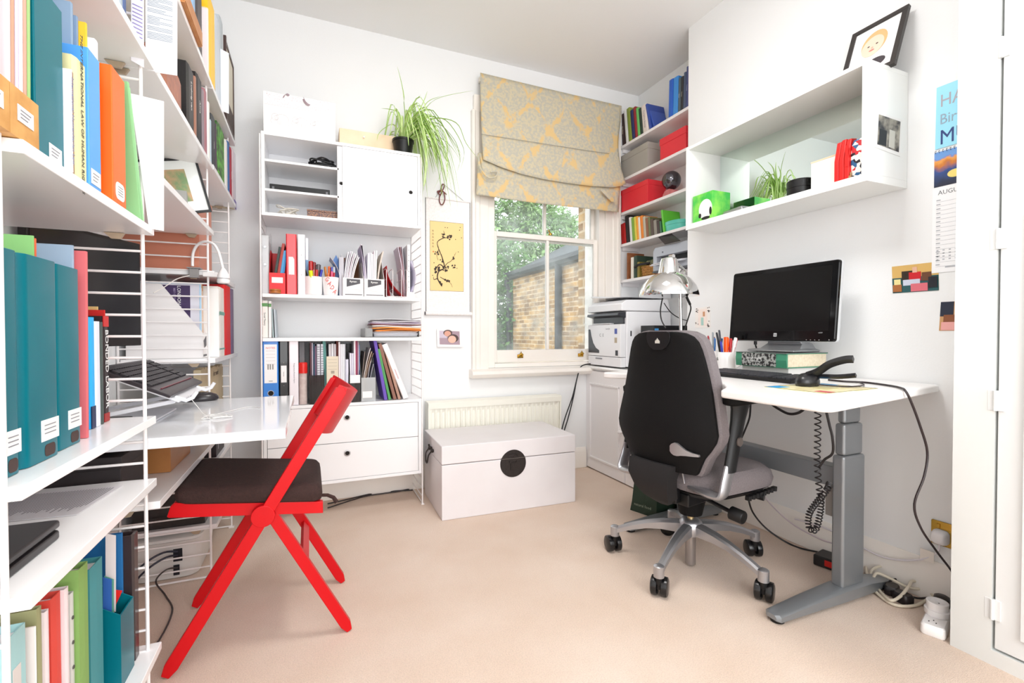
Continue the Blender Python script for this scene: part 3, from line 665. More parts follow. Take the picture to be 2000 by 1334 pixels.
def book(T, t, d, h, c, label, group=None, cat='book', name='book', title=None, tc='f2f0ea', ts=None, pages=True, rough=.45, tz=.5, bd=.0024, sx=1, up=False, band=None, pcol=None):
    """hardback or paperback: T at bottom left of the spine; x along the thickness, y into the shelf, z up"""
    r = thing(name, label, cat, T, group=group); m = MB(T); s = min(.004, t*.25)
    m.prism([(0, d), (0, s), (t*.2, 0), (t*.8, 0), (t, s), (t, d), (t-bd, d), (t-bd, bd+s), (bd, bd+s), (bd, d)], 'z', 0, h)
    m.build('cover', K(c, rough) if isinstance(c, str) else c, r)
    if pages and t > .007: MB(T).box(bd+.0002, bd+s, .003, t-bd-.0002, d-.004, h-.0035).build('pages', K(pcol, .85) if pcol else PAGES, r)
    if band:      # (z0, z1, colour) bands on the spine
        for z0, z1, bc in band: MB(T).box(.0004, -.0006, h*z0, t-.0004, .0012, h*z1).build('spine_band', K(bc, .5), r)
    if title:
        ts = ts or t*.62
        text(title, ts, T @ TR(t/2, -.0011, h*tz) @ (FRONT if up else Matrix(((0, 1, 0, 0), (0, 0, -1, 0), (-1, 0, 0, 0), (0, 0, 0, 1)))), K(tc, .5), r, 'spine_lettering', sx=sx)
    return r

# the flat box and thick book under the monitor (spine towards the room)
tg = MB().box(1.83, 1.36, ZD, 2.05, 1.59, .838).build('flat_box', K('d9d6d4', .5), bevel=.003); tag(tg, 'flat pale box on the desk under the thick green book', 'box')
yb0, yb1 = 1.345, 1.597
r = thing('book', 'thick book with green and black spine lying under the monitor', 'book', loc=(1.93, 1.47, .84))
m = MB(); m.prism([(1.80, .842), (1.797, .87), (1.80, .899), (2.055, .899), (2.055, .896), (1.806, .896), (1.806, .842), (2.055, .842), (2.055, .839), (1.80, .839)], 'y', yb0, yb1); m.build('cover', K('3f8a6c', .35), r)
MB().box(1.806, yb0+.004, .8425, 2.05, yb1-.004, .8955).build('pages', PAGES, r)
sm = M('marbled_black_spine', '1b1b1c', .35, noise=.04, nscale=90, c2='a8aaa6')
MB().box(1.7955, yb0+.048, .842, 1.7985, yb1-.035, .897).build('spine_panel', sm, r)
MB().box(1.796, yb0-.0, .8985, 2.056, yb1, .9005).build('top_cover', K('6b6f6e', .2), r)
Tb = TR(1.795, 1.47, .87, -pi/2) @ FRONT
text('Human Rights', .014, TR(1.7948, 1.50, .876, -pi/2) @ FRONT, LABELW, r); text('Texts and Materials', .0075, TR(1.7948, 1.50, .862, -pi/2) @ FRONT, LABELW, r)
# mugs of pens
def pen(T, L, r, c, cap=None, label='pen', name='pen', group=None, tip=None):
    t = thing(name, label, 'pen', T, group=group); m = MB(T); m.lathe([(r*.35, 0), (r, .012), (r, L*.98), (r*.8, L)], n=10); m.build('barrel', K(c, .35), t, smooth=True)
    if cap:
        m = MB(T); m.lathe([(r*1.12, L*.62), (r*1.15, L*.66), (r*1.1, L*1.0), (r*.8, L*1.015)], n=10); m.box(-r*.25, -r*1.5, L*.72, r*.25, -r, L*.98); m.build('cap', K(cap, .3), t, smooth=True)
    return t
def mug(x, y, z, R, H, label, handle=None, mat=None, name='mug', flare=0):
    t = thing(name, label, 'mug', loc=(x, y, z)); T = TR(x, y, z); m = MB(T)
    m.lathe([(R*.9-flare, 0), (R*.97-flare, .003), (R-flare, .01), (R, H-.002), (R-.001, H), (R-.003, H), (R-.004-flare, .006), (0, .005)], n=32); m.build('body', mat or M('white_ceramic', 'f2f0f0', .15), t, smooth=True)
    if handle is not None:
        d = Vector((cos(handle), sin(handle), 0)); m = MB(T)
        m.tube(smooth_pts([d*(R-.002)+Vector((0, 0, H*.82)), d*(R+.014)+Vector((0, 0, H*.84)), d*(R+.026)+Vector((0, 0, H*.62)), d*(R+.024)+Vector((0, 0, H*.38)), d*(R-.002)+Vector((0, 0, H*.2))], 5), .0055, 10); m.build('handle', MATS['white_ceramic'], t, smooth=True)
    return t
def fill(x, y, z, R, specs, who, grp):
    """specs: (angle, lean fraction, L, r, colour, cap, words)"""
    for a, rr, L, r, c, cap, words in specs:
        bx_, by_ = x+cos(a)*R*.32, y+sin(a)*R*.32; tx, ty = x+cos(a)*R*rr, y+sin(a)*R*rr
        v = Vector((tx-bx_, ty-by_, .095)).normalized(); q = Vector((0, 0, 1)).rotation_difference(v).to_matrix().to_4x4()
        pen(TR(bx_, by_, z+.008) @ q, L*(1.22 if 'right desk' in who or 'monitor' in who else 1.05), r, c, cap, words+' '+who, group=grp)
mx, my = 1.86, 1.86/1.088
mg = mug(mx, my, ZD, .041, .096, 'white printed mug with a handle, full of pens, on the right desk', handle=rad(-42))
for k in range(2): text('&', .022, TR(mx-.0408, my+.014-.0*k, ZD+.062-.034*k, rad(-75)) @ FRONT, K('4a4a4c', .6), mg, 'print')
fill(mx, my, ZD, .041, [(2.2, .7, .150, .0042, '1b1b20', '26262c', 'black pen'), (2.6, .55, .158, .004, '33333a', '3a3a44', 'dark grey pen'), (3.3, .8, .115, .0045, '2e35a8', '2e35a8', 'dark blue pen'), (-2.4, .3, .13, .010, 'ff5a12', 'ff5a12', 'thick orange highlighter'),
    (-1.4, .5, .125, .006, 'c0202a', 'b01c24', 'dark red pen'), (-.9, .75, .13, .0065, 'f3f2f2', 'f3f2f2', 'white marker'), (-.5, .85, .128, .0055, 'd42a20', 'e23022', 'red capped pen')], 'in the printed mug beside the monitor', 'pens in the printed mug')
mx, my = 1.945, 1.945/1.045
mg = mug(mx, my, ZD, .040, .096, 'plain white pot of pens behind the printed mug on the right desk')
MB().lathe([(.0404, .0), (.0407, .0), (.0407, .028), (.0404, .03)], (mx, my, ZD+.012), 32).build('grey_band', K('7c726c', .5), mg, smooth=True)
fill(mx, my, ZD, .040, [(2.9, .9, .128, .0035, '3b3b40', '2a2a2e', 'charcoal pen'), (2.5, .6, .135, .004, '8c2630', 'a02833', 'maroon pen'), (3.6, .55, .15, .0038, '8d9499', '8d9499', 'silver pen'), (-2.5, .4, .125, .006, '3f76b5', '3f76b5', 'mid blue pen'), (-1.2, .7, .125, .0045, '244d8e', '1f3f78', 'navy pen'), (.9, .5, .13, .004, '91474a', '91474a', 'rose pen')],
    'in the plain white pot on the right desk', 'pens in the plain pot')
# keyboard
def keyboard(T, W, D, label, mat, keys, name='keyboard', z=.022, palm=0):
    """T: x along width, y away from the user"""
    t = thing(name, label, 'keyboard', T); m = MB(T)
    m.prism([(0, 0), (0, z*.55), (.006, z*.66), (D, z), (D+.004, z*.8), (D, 0)], 'x', 0, W); m.build('case', mat, t, bevel=.002)
    pitch = .0187; nr = 6; m = MB(T); y0 = palm+.010; n = int((W-.014)/pitch); off = (W-n*pitch)/2
    for r in range(nr):
        k = 0
        while k < n:
            gap = k in (n-5, ) and W > .42
            wk = 1
            if r == 0 and k == 4: wk = 6
            x = off+k*pitch
            if not gap:
                yy = y0+r*(D-palm-.02)/nr; zz = z*.66+(z*.34)*(yy/D)
                m.box(x+.001, yy+.0012, zz-.002, x+wk*pitch-.001, yy+(D-palm-.02)/nr-.0014, zz+.0055)
            k += wk
    m.build('keys', keys, t, bevel=.0012, seg=1); return t
kt = keyboard(TR(1.63, 1.645, ZD, -pi/2+rad(-1.5)), .45, .155, 'black full-size keyboard on the white standing desk', BLACKP, M('key_black', '34343a', .5))
# mat
t = thing('desk_mat', 'yellow illustrated mat with blue and red corners under the black mouse', 'mat', loc=(1.58, 1.06, ZD))
Tm = TR(1.435, 1.155, ZD, rad(-86)); m = MB(Tm).box(0, 0, 0, .205, .29, .0022).build('mat_sheet', M('mat_print', 'efe6bf', .35, noise=.12, nscale=26, c2='dcd09a'), t)
for (x0, y0, x1, y1, c) in ((0, .0, .045, .07, '2d9bdc'), (.03, .215, .085, .285, '3f8fc6'), (.155, .02, .2, .055, 'c9505c'), (.09, .1, .15, .17, 'c8bd8a'), (.005, .12, .03, .2, 'b9b48e'), (.12, .2, .195, .27, 'd8caa0')):
    MB(Tm).box(x0, y0, .0022, x1, y1, .0028).build('print', K(c, .4), t)
m = MB(Tm)
for q in ((0, 0, .205, .003), (0, .287, .205, .29), (0, 0, .003, .29), (.202, 0, .205, .29)): m.box(q[0], q[1], .0022, q[2], q[3], .0029)
m.build('border', K('5c5a3c', .5), t)
# mouse: winged vertical mouse
t = thing('computer_mouse', 'sculpted black mouse with two curved wings on the yellow mat', 'mouse', loc=(1.60, 1.12, ZD)); T = TR(1.585, 1.115, ZD+.003, rad(-75))
m = MB(T); m.rings([[(a*.035*cos(2*pi*k/20)+0, a*.055*sin(2*pi*k/20)*(1.0)+.02, z) for k in range(20)] for a, z in ((.92, 0), (1, .006), (1.0, .018), (.86, .032), (.55, .041), (.2, .044))])
m.build('body', M('mouse_black', '19191c', .3), t, smooth=True)
def blade(T, pts, wid, th, name, par):
    pts = smooth_pts(pts, 5); rs = []
    for i, p in enumerate(pts):
        d = (pts[min(i+1, len(pts)-1)]-pts[max(i-1, 0)]).normalized(); u = i/(len(pts)-1); wd = wid(u)
        s = Vector((0, 1, 0)); n_ = d.cross(s).normalized(); rs.append([p+s*wd*.5+n_*0, p+n_*th, p-s*wd*.5, p-n_*th])
    MB(T).rings(rs).build(name, MATS['mouse_black'], par, smooth=True)
blade(T, [(.0, .02, .035), (.03, .03, .05), (.06, .04, .076), (.10, .05, .093), (.125, .055, .096)], lambda u: .075*(1-.7*u), .013, 'wing', t)
blade(T, [(-.01, .03, .03), (.03, .045, .033), (.08, .06, .034), (.13, .065, .042)], lambda u: .06*(1-.7*u), .008, 'wing', t)
# ------------------------------------------------------------- file and paper builders
def folder(T, t, d, h, c, label, group='card folders', sheets=True, name='folder', flop=0, rough=.6):
    """a card folder: two boards joined at the spine, some paper inside"""
    r = thing(name, label, 'folder', T, group=group); m = MB(T); b = .0009
    m.prism([(0, d), (0, .001), (t*.5, 0), (t, .001), (t, d), (t-b, d), (t-b, .002), (b, .002), (b, d)], 'z', 0, h); m.build('card', K(c, rough) if isinstance(c, str) else c, r)
    if sheets and t > .004: MB(T).box(b+.0004, .003, .002, t-b-.0004, d-.012, h*.965).build('sheets', PAPER, r)
    return r
def lever_arch(T, t, d, h, c, label, group=None, lab=(.5, .3, .7), lc='f0eff0', hole_z=.2, rivets=False, title=None, rough=.35, mark=None):
    r = thing('lever_arch_file', label, 'binder', T, group=group); m = MB(T); b = .003; s = .004
    m.prism([(0, d), (0, s), (s, 0), (t-s, 0), (t, s), (t, d), (t-b, d), (t-b, b+s), (b, b+s), (b, d)], 'z', 0, h); cv = m.build('cover', K(c, rough, .3), r, bevel=.0008)
    MB(T).box(b+.003, b+s+.02, .004, t-b-.003, d-.012, h-.02).build('papers', PAPER, r)
    if lab:
        w_, z0, z1 = lab; l = MB(T).box(t/2-t*w_/2, -.0008, h*z0, t/2+t*w_/2, .001, h*z1).build('spine_label', K(lc, .5), r)
        if title: text(title[0], title[1], T @ TR(t/2, -.0012, h*title[2]) @ FRONT, K(title[3], .5), r)
    if hole_z:
        R = min(.0125, t*.27); m = MB(T); m.lathe([(R, -.001), (R*1.25, -.001), (R*1.2, .0015), (R, .0015)], (t/2, 0, h*hole_z), R=Matrix.Rotation(pi/2, 4, 'X'), n=24); hb = m.build('thumb_ring', ALU, r, smooth=True)
        MB(T).cyl((t/2, -.0016, h*hole_z), (t/2, .002, h*hole_z), R, n=20).build('thumb_hole', K('120e0e', .9), hb)
    if rivets:
        m = MB(T)
        for z in rivets: m.sphere((t/2, -.0006, h*z), .0022, 8, 6)
        m.build('rivets', ALU, r)
    return r
def mag_file(T, w, d, h, hf, c, label, group=None, lab=None, lc='f2f0ef', mat=None, th=.002, cat='magazine file', back=None):
    r = thing('magazine_file', label, cat, T, group=group); mt = mat or K(c, .45); m = MB(T)
    side = [(0, 0), (d, 0), (d, h), (d*.55, h), (0, hf)]
    m.prism(side, 'x', 0, th); m.prism(side, 'x', w-th, w); m.box(th, 0, 0, w-th, th, hf); m.box(th, th, 0, w-th, d-th, th); m.box(th, d-th, 0, w-th, d, h)
    m.build('case', mt, r)
    if back: MB(T).box(th+.0005, d-th-.002, th, w-th-.0005, d-th-.0005, h-.004).build('inner_back', K(back, .8), r)
    if lab: MB(T).box(w*lab[0], -.0008, h*lab[2], w*lab[1], .0005, h*lab[3]).build('label_card', K(lc, .5), r)
    return r
def sheetcurve(T, x0, x1, d, h, c, label, group, top=0, th=.003, name='booklet', cat='booklet', droop=0):
    """a booklet or wad of sheets standing on its edge that bends from x0 at the foot to x1 at the head"""
    r = thing(name, label, cat, T, group=group); m = MB(T); rs = []
    for k in range(9):
        u = k/8; x = x0+(x1-x0)*u*u; z = h*u-droop*abs(x1-x0)*u*u
        rs.append([(x, 0, z), (x+th, 0, z), (x+th, d, z), (x, d, z)])
    m.rings(rs); m.build('sheets', K(c, .7) if isinstance(c, str) else c, r, smooth=True); return r
def lidbox(T, w, d, h, lh, c, label, cat='box', name='storage_box', group=None, lc=None, rough=.5, corner=None, g=.003):
    r = thing(name, label, cat, T, group=group)
    MB(T).box(0, 0, 0, w, d, h-.002).build('body', K(c, rough), r, bevel=.002)
    MB(T).box(-g, -g, h-lh, w+g, d+g, h).build('lid', K(lc or c, rough), r, bevel=.002); return r
def Bk(pa, pb, yt, z, Y=2.725):
    a = P(pa, 600, Y=Y); b = P(pb, 600, Y=Y); return face_s(a.x, Y, z), b.x-a.x, P((pa+pb)/2, yt, Y=Y).z-z
def Lf(pa, pb, yt, z, X=-.362):
    a = P(pa, 650, X=X); b = P(pb, 650, X=X); return face_e(X, a.y, z), b.y-a.y, P(pb, yt, X=X).z-z
def Al(pa, pb, yt, z, X=2.19):
    a = P(pa, 600, X=X); b = P(pb, 600, X=X); return face_w(X, a.y, z), a.y-b.y, P(pb, yt, X=X).z-z
def lean(T, t, deg):
    a = rad(deg); p = t if a > 0 else 0
    return T @ Matrix.Translation((p, 0, 0)) @ Matrix.Rotation(a, 4, 'Y') @ Matrix.Translation((-p, 0, 0))
CLEAR = M('clear_plastic', 'e6eaec', .12, alpha=.38); SMOKE = M('smoked_plastic', '2c2827', .15, alpha=.72)

# ------------------------------------------------------------- back unit, shelf of mugs and magazine files
z = 1.1885
gB = 'files on the upper shelf of the back unit'
T, t, h = Bk(511, 526, 447, z); r = mag_file(T, t, .22, h, h*.9, '', 'clear plastic box file at the left end of the mug shelf', mat=CLEAR)
m = MB(T)
for zz in (.45, .72): m.cyl((t/2, -.004, h*zz), (t/2, 0, h*zz), .006)
m.build('popper', ALU, r)
MB(T).box(.004, .01, .003, t-.004, .2, h*.86).build('sheets', PAPER, r)
T, t, h = Bk(526, 558, 533, z, 2.712)
r = mag_file(T, t, .23, h*2.25, h, 'e11f28', 'red plastic magazine file with a white label, holding leaning folders', lab=(.16, .84, .23, .35))
T2 = T @ TR(.006, .02, .003)
folder(T2 @ Matrix.Rotation(rad(9), 4, 'Y'), .012, .2, .245, '3d4a48', 'dark grey-green folder leaning in the red magazine file', 'folders in the red magazine file')
folder(T2 @ TR(.014, -.008, .0) @ Matrix.Rotation(rad(9), 4, 'Y'), .013, .2, .262, 'a8453f', 'brick red folder leaning in the red magazine file', 'folders in the red magazine file')
folder(T2 @ TR(.030, -.006, .0) @ Matrix.Rotation(rad(8), 4, 'Y'), .010, .2, .225, '55a3d6', 'sky blue folder leaning in the red magazine file', 'folders in the red magazine file')
folder(T2 @ TR(.042, -.004, .0) @ Matrix.Rotation(rad(7), 4, 'Y'), .009, .2, .228, '3f8fc9', 'deeper blue folder at the right of the red magazine file', 'folders in the red magazine file')
T, t, h = Bk(559.5, 580, 457, z, 2.715)
r = lever_arch(T, t, .25, h, 'e42630', 'red ring file with a long white spine label beside the pen mugs', lab=None, hole_z=None, rivets=(.315, .655), rough=.3)
MB(T).prism([(t*.24, h*.325), (t*.78, h*.325), (t*.78, h*.58), (t*.66, h*.62), (t*.24, h*.62)], 'y', -.0009, .0008).build('spine_label', K('f1e3e6', .5), r)
T, t, h = Bk(581.5, 597, 458, z, 2.735)
lever_arch(T, t, .24, h, 'dfe1e6', 'white translucent ring binder next to the red ring file', lab=None, hole_z=None, rivets=(.33, .66), rough=.2)
T, t, h = Bk(597.5, 603, 465, z, 2.80); book(T, t, .16, h, '7fa6cf', 'thin pale blue and white book behind the pen mug on the back shelf', band=[(.62, 1, 'eceaf0')])
m = MB(); q = P(538, 570, Y=2.705); o = MB().lathe([(.022, 0), (.027, .003), (.028, .014), (.027, .02), (.023, .023), (0, .024)], (q.x+.002, 2.735-.058, z), 28)
# (the wooden box stands at the very front edge)
t_ = thing('wooden_box', 'round turned wooden box at the front of the mug shelf', 'box', loc=(q.x, 2.7, z))
o = MB().lathe([(.021, 0), (.025, .002), (.026, .012), (0, .0121)], (q.x, 2.732-.03+.0, z), 28).build('base', M('honey_wood', 'c9803c', .4, noise=.3, nscale=30, c2='a8642a'), t_, smooth=True)
MB().lathe([(.0255, .0135), (.0255, .019), (.022, .022), (0, .023)], (q.x, 2.702, z), 28).build('lid', MATS['honey_wood'], t_, smooth=True)
q = P(612, 560, Y=2.75); mug(q.x, 2.755, z, .0445, .098, 'white mug crammed with highlighters and marker pens on the back shelf', name='mug')
fill(q.x, 2.755, z, .0445, [(-1.9, .8, .115, .0095, 'e3f01e', 'e3f01e', 'fluorescent yellow highlighter'), (2.8, .9, .125, .010, '1c1d1c', '1c1d1c', 'fat black marker'), (2.3, .35, .165, .0105, '2f9a2b', 'b8201f', 'thick green marker with a red cap'),
   (1.2, .3, .16, .0085, '7f1619', '7f1619', 'dark red marker'), (.8, .45, .145, .011, 'f0907a', '4a2a28', 'salmon highlighter with a dark cap'), (.2, .5, .15, .0105, 'e2c4c8', '5a5458', 'pale pink marker with a grey cap'),
   (-.4, .85, .125, .0055, '2733b4', '2733b4', 'royal blue felt pen'), (-1.2, .2, .12, .005, '1a1a1e', 'c98a7c', 'slim black felt pen'), (-.9, .55, .12, .007, 'd8e01f', 'c22a26', 'lime highlighter with a red cap')], 'in the plain mug on the back shelf', 'pens in the plain back shelf mug')
q = P(646, 560, Y=2.745); mg = mug(q.x, 2.75, z, .043, .098, 'white flared mug with slanting red capital letters on the back shelf', flare=.006)
for k, chh in enumerate('GADA'):
    text(chh, .034, TR(q.x-.019+.0125*k, 2.75-.0425, z+.083-.0215*k) @ FRONT @ Matrix.Rotation(rad(-32), 4, 'Z'), K('d03a2e', .4), mg, 'red_letter', sx=.75, bold=.0002)
fill(q.x, 2.75, z, .040, [(2.8, .6, .14, .0052, 'd99a2c', 'c87a1e', 'ochre pencil crayon'), (2.2, .3, .142, .006, 'e86a22', 'e86a22', 'orange felt pen'), (1.5, .2, .135, .0052, '8e1f2c', '7a1824', 'wine red felt pen'), (.9, .3, .138, .0075, '5068cf', '3a55c8', 'periwinkle blue marker'),
   (.1, .4, .14, .006, 'd9dadf', 'c2c6ce', 'silvery white pen'), (-1.2, .35, .115, .006, 'd23060', 'e05a86', 'pink felt pen'), (-.6, .5, .11, .0045, 'b9222c', 'b9222c', 'thin red pencil'), (-2.2, .5, .105, .0045, 'e8703a', 'e8703a', 'short orange pencil')], 'in the mug with red letters', 'pens in the lettered mug')
T, t, h = Bk(651, 662, 498, z, 2.80); tg = MB(T).prism([(0, 0), (t, 0), (t, h*.88), (t*.55, h), (0, h*.86)], 'y', 0, .01).build('ruler_case', K('3d6fae', .4)); tag(tg, 'blue pointed plastic case standing behind the lettered mug', 'case')
T, t, h = Bk(663, 672, 502, z, 2.74); folder(T, t, .22, h, 'c3c2ca', 'pale grey folder standing beside the first white magazine file', name='folder')
q = P(661, 530, Y=2.73); T = face_s(q.x, 2.735, z+.095)
sheetcurve(T, .006, -.042, .15, .112, 'eceaf2', 'white sheet flopping left out of the first magazine file', 'loose sheets on the back shelf', th=.0012, name='paper_sheet', cat='paper')
for i, (pa, pb, lbl) in enumerate(((670, 710, 'first'), (711.5, 751, 'second'))):
    T, t, h = Bk(pa, pb, 543+i*2, z, 2.712); mt = M('white_card_file', 'efecec', .5)
    r = mag_file(T, t, .24, h*2.5, h, '', 'white card magazine file with dark name panel, %s from the left, stuffed with papers' % lbl, mat=mt, back='8a5f42' if i == 0 else 'b9a08c', group='white card magazine files')
    w_ = t; m = MB(T).prism([(w_*.18, h*.95), (w_*.84, h*.93), (w_*.84, h*.70), (w_*.18, h*.50)], 'y', -.0008, .0004).build('name_panel', K('46444a', .5), r)
    text('Ryman', .0135, T @ TR(w_*.5, -.001, h*.80) @ FRONT, LABELW, r, bold=.0002)
    m = MB(T)
    for k in range(3): m.box(w_*.12, -.0006, h*(.36-.08*k), w_*.9, .0004, h*(.36-.08*k)+.0005)
    m.box(w_*.1, -.0006, h*.05, w_*.94, .0004, h*.10); m.build('print_lines', K('6a6668', .6), r)
    if i == 0:
        for k, (x, dx, hh, c) in enumerate(((.003, .026, .235, 'f0eef4'), (.009, .032, .24, 'd2d0da'), (.0155, .034, .238, 'f2eaf0'), (.022, .038, .23, 'e6d6e0'), (.0285, .04, .228, 'f4f0f4'), (.035, .044, .218, 'dcd6dc'), (.0415, .043, .21, 'f2eeec'))):
            sheetcurve(T @ TR(0, .012, .004), x, x+dx*.95, .2, hh, c, '%s papers fanned right in the first white magazine file' % ('white', 'grey', 'pink-white', 'mauve', 'pale pink', 'dull grey', 'creamy')[k], 'papers in the first card file', th=.0056, name='papers', cat='papers')
    else:
        for k, (x, dx, hh, c) in enumerate(((.003, -.018, .275, 'c2b8d2'), (.010, -.026, .28, 'e2dae8'), (.0175, .004, .235, 'eeeef4'), (.0255, .002, .238, 'd8dae4'), (.0335, .003, .236, 'f4f2f6'), (.0425, .002, .232, 'e8e4ea'), (.0505, .004, .25, 'f4e6ec'), (.0585, .006, .252, 'f0f6f4'), (.0665, .034, .25, 'd8cabf'))):
            sheetcurve(T @ TR(0, .012, .004), x, x+dx, .2, hh, c, '%s papers standing in the second white magazine file' % ('lilac', 'curling lavender', 'bluish white', 'cool grey', 'clean white', 'warm grey', 'rosy', 'mint white', 'tan')[k], 'papers in the second card file', th=.0074, name='papers', cat='papers')
# white wire rack with a red folder and punched sleeves
xa, xb = P(755, 560, Y=2.71).x, P(795, 560, Y=2.71).x
t = thing('wire_rack', 'white wire letter rack holding a red folder at the right of the mug shelf', 'rack', loc=((xa+xb)/2, 2.78, z)); m = MB()
for x in (xa, xa+.035, xb-.03, xb):
    m.tube([(x, 2.715, z+.003), (x, 2.713, z+.15), (x, 2.74, z+.16), (x, 2.84, z+.16), (x, 2.865, z+.15), (x, 2.865, z+.003)], .0018, 6)
    for zz in (.045, .10): m.cyl((x, 2.714, z+zz), (x, 2.865, z+zz), .0015, n=6)
for y in (2.715, 2.865): m.cyl((xa, y, z+.003), (xb, y, z+.003), .002, n=6)
m.build('wires', WIRE, t, smooth=True)
RF = K('a81e26', .5); t = thing('folder', 'dark red card folder slumped across the wire rack', 'folder', loc=(xa, 2.72, z+.006)); m = MB()
m.grid(lambda u, v: (xa+.004+(.095*(1-u)**2.2)*(1-.0*v), 2.722+v*.2, z+.006+u*.165), 12, 2); m.build('front_card', RF, t, solid=.0015, smooth=True)
m = MB(); m.grid(lambda u, v: (xa+.003+(.02*(1-u)**2), 2.722+v*.2, z+.006+u*.17), 10, 2); m.build('back_card', RF, t, solid=.0015, smooth=True)
T, t, h = Bk(796, 801, 478, z, 2.74); r = folder(T, t, .22, h, 'eef0f4', 'stack of punched clear sleeves at the right end of the mug shelf', name='punched_sleeves'); 
for k in range(9): MB(T).cyl((t*.5, -.0012, h*(.1+.1*k)), (t*.5, 0, h*(.1+.1*k)), .0022, n=8).build('punch_hole', K('3c3a40', .8), r)
for k, (c, nm) in enumerate((('b9b2ba', 'grey'), ('a57f86', 'dusky pink'), ('d6ccd8', 'lilac-grey'))):
    T, t, h = Bk(788-2*k, 791, 482-3*k, z+.0, 2.78); sheetcurve(T @ TR(.004+.003*k, 0, 0), .004, -.014-.008*k, .15, h-.01*k, c, '%s leaflets curling beside the wire rack' % nm, 'leaflets at the right of the mug shelf', th=.004, name='leaflet', cat='leaflet')
for k, (dx, c, nm) in enumerate(((.030, 'cfc9dc', 'lavender'), (.022, 'e2e0ea', 'white'), (.012, 'bdb8c8', 'grey'))):
    q = P(802+k*2, 575, Y=2.75); t = thing('leaflet', '%s sheets bowed outward at the right end of the mug shelf' % nm, 'leaflet', loc=(q.x, 2.75, z), group='bowed sheets at the right of the mug shelf'); m = MB()
    m.grid(lambda u, v: (q.x+.002+dx*sin(pi*min(1, u*1.05)), 2.75+.15*v, z+.032+u*.185), 12, 1); m.build('sheets', K(c, .7), t, solid=.0015, smooth=True)
q = P(794, 574, Y=2.722); t = MB().prism([(2.722, z), (2.77, z), (2.77, z+.004), (2.726, z+.032), (2.722, z+.032)], 'x', q.x+.002, q.x+.045).build('label_stand', K('f4f2f4', .4)); tag(t, 'small white card stand at the right end of the mug shelf', 'stand')

# ------------------------------------------------------------- back unit, narrow shelf
z = .9635
for pa, pb, yt, c, ti, nm in ((510.5, 523, 587, 'e9e8e2', 'Social Theory', 'cream book with green mark, leftmost on the narrow back shelf'), (524, 530, 588, 'eceaea', None, 'slim white book, second on the narrow back shelf'), (531.5, 535, 603, '9fb0b2', None, 'thin grey-green pamphlet on the narrow back shelf'), (536.5, 540, 604, 'b8c4cc', None, 'thin pale blue pamphlet, rightmost on the narrow back shelf')):
    T, t, h = Bk(pa, pb, yt, z, 2.74); book(T if pb < 531 else lean(T, t, -2.5), t, .15, h, c, nm, 'books on the narrow back shelf', title=ti, tc='3d4640', ts=.012, band=[(.84, .93, '5e9a58')] if pa < 530 else None)
xa, xb = P(713, 640, Y=2.715).x, XB1-.012
t = thing('letter_tray', 'smoky grey plastic letter tray at the right of the narrow back shelf', 'tray', loc=((xa+xb)/2, 2.8, z)); TG = M('smoky_tray', '8b8d8e', .3, alpha=.9); m = MB()
m.box(xa, 2.715, z, xb, 2.96, z+.003); m.box(xa, 2.715, z+.003, xa+.003, 2.96, z+.05); m.box(xb-.003, 2.715, z+.003, xb, 2.96, z+.05); m.box(xa+.003, 2.957, z+.003, xb-.003, 2.96, z+.05); m.box(xa+.003, 2.715, z+.003, xa+.04, 2.718, z+.05)
m.build('tray', TG, t, bevel=.001)
cols = ['dcdee4', 'c9ccd6', 'e8e8ee', 'b5b9c6', 'e8dcd6', 'e8893a', 'f29a48', 'e9e2dc', '7a4a4c', 'b9a9c0', 'dedbe4', '8f8d92', 'd9d8da']
nm = ['white', 'pale grey', 'bright white', 'blue-grey', 'cream', 'orange', 'light orange', 'ivory', 'maroon', 'mauve', 'lilac-white', 'dark grey', 'topmost light grey']
zz = z+.0035
for k, c in enumerate(cols):
    th = [.006, .005, .007, .006, .006, .007, .006, .006, .005, .006, .005, .003, .003][k]*(1 if k < 5 else 1.45); j = random.uniform
    out = 0 if k < 5 else .02; r_ = xb-.006-j(0, .01)+out*.9; l_ = xa+.04+j(0, .018)-(.012 if k > 5 else 0)
    t = thing('envelope', '%s envelope or sheaf in the heap on the grey letter tray' % nm[k], 'envelope', loc=((l_+r_)/2, 2.8, zz), group='post heaped on the letter tray'); m = MB()
    b0 = .003 if k > 4 else 0; f0 = 2.722-(.014 if k > 4 else 0)+j(-.004, .004)
    g = lambda u, v, l_=l_, r_=r_, zz=zz, th=th, k=k: (l_+(r_-l_)*u, f0+.2*v, zz+th*.5+(.003*sin(u*5+k) if k > 4 else 0))
    m.grid(g, 10, 2); m.build('paper', K(c, .7), t, solid=th*.82, smooth=True); zz += th+(.001 if k > 3 else 0)

# ------------------------------------------------------------- back unit, files on top of the drawers
z = .6105
T, t, h = Bk(512, 543, 665, z, 2.712)
r = lever_arch(T, t, .27, h, '2f7fd6', 'bright blue lever arch file with a large white label above the drawers', lab=(.80, .355, .94), hole_z=.2, title=('NOTES', .014, .885, 'd0473f'))
m = MB(T)
for k in range(5): m.box(t*.2, -.0011, h*(.84-.05*k), t*.8, -.0006, h*(.84-.05*k)+.0008)
for k, x in enumerate((.3, .44, .6)): m.box(t*x, -.0011, h*.56, t*(x+.08), -.0006, h*.64)
m.box(t*.38, -.0011, h*.38, t*.62, -.0006, h*.39); m.build('label_print', K('8b8a84', .6), r)
m = MB(T); m.lathe([(.004, -.0012), (.0065, -.0012), (.0065, -.0008), (.004, -.0008)], (t/2, 0, h*.44), R=Matrix.Rotation(pi/2, 4, 'X'), n=20); m.build('ring_mark', K('4c5590', .5), r)
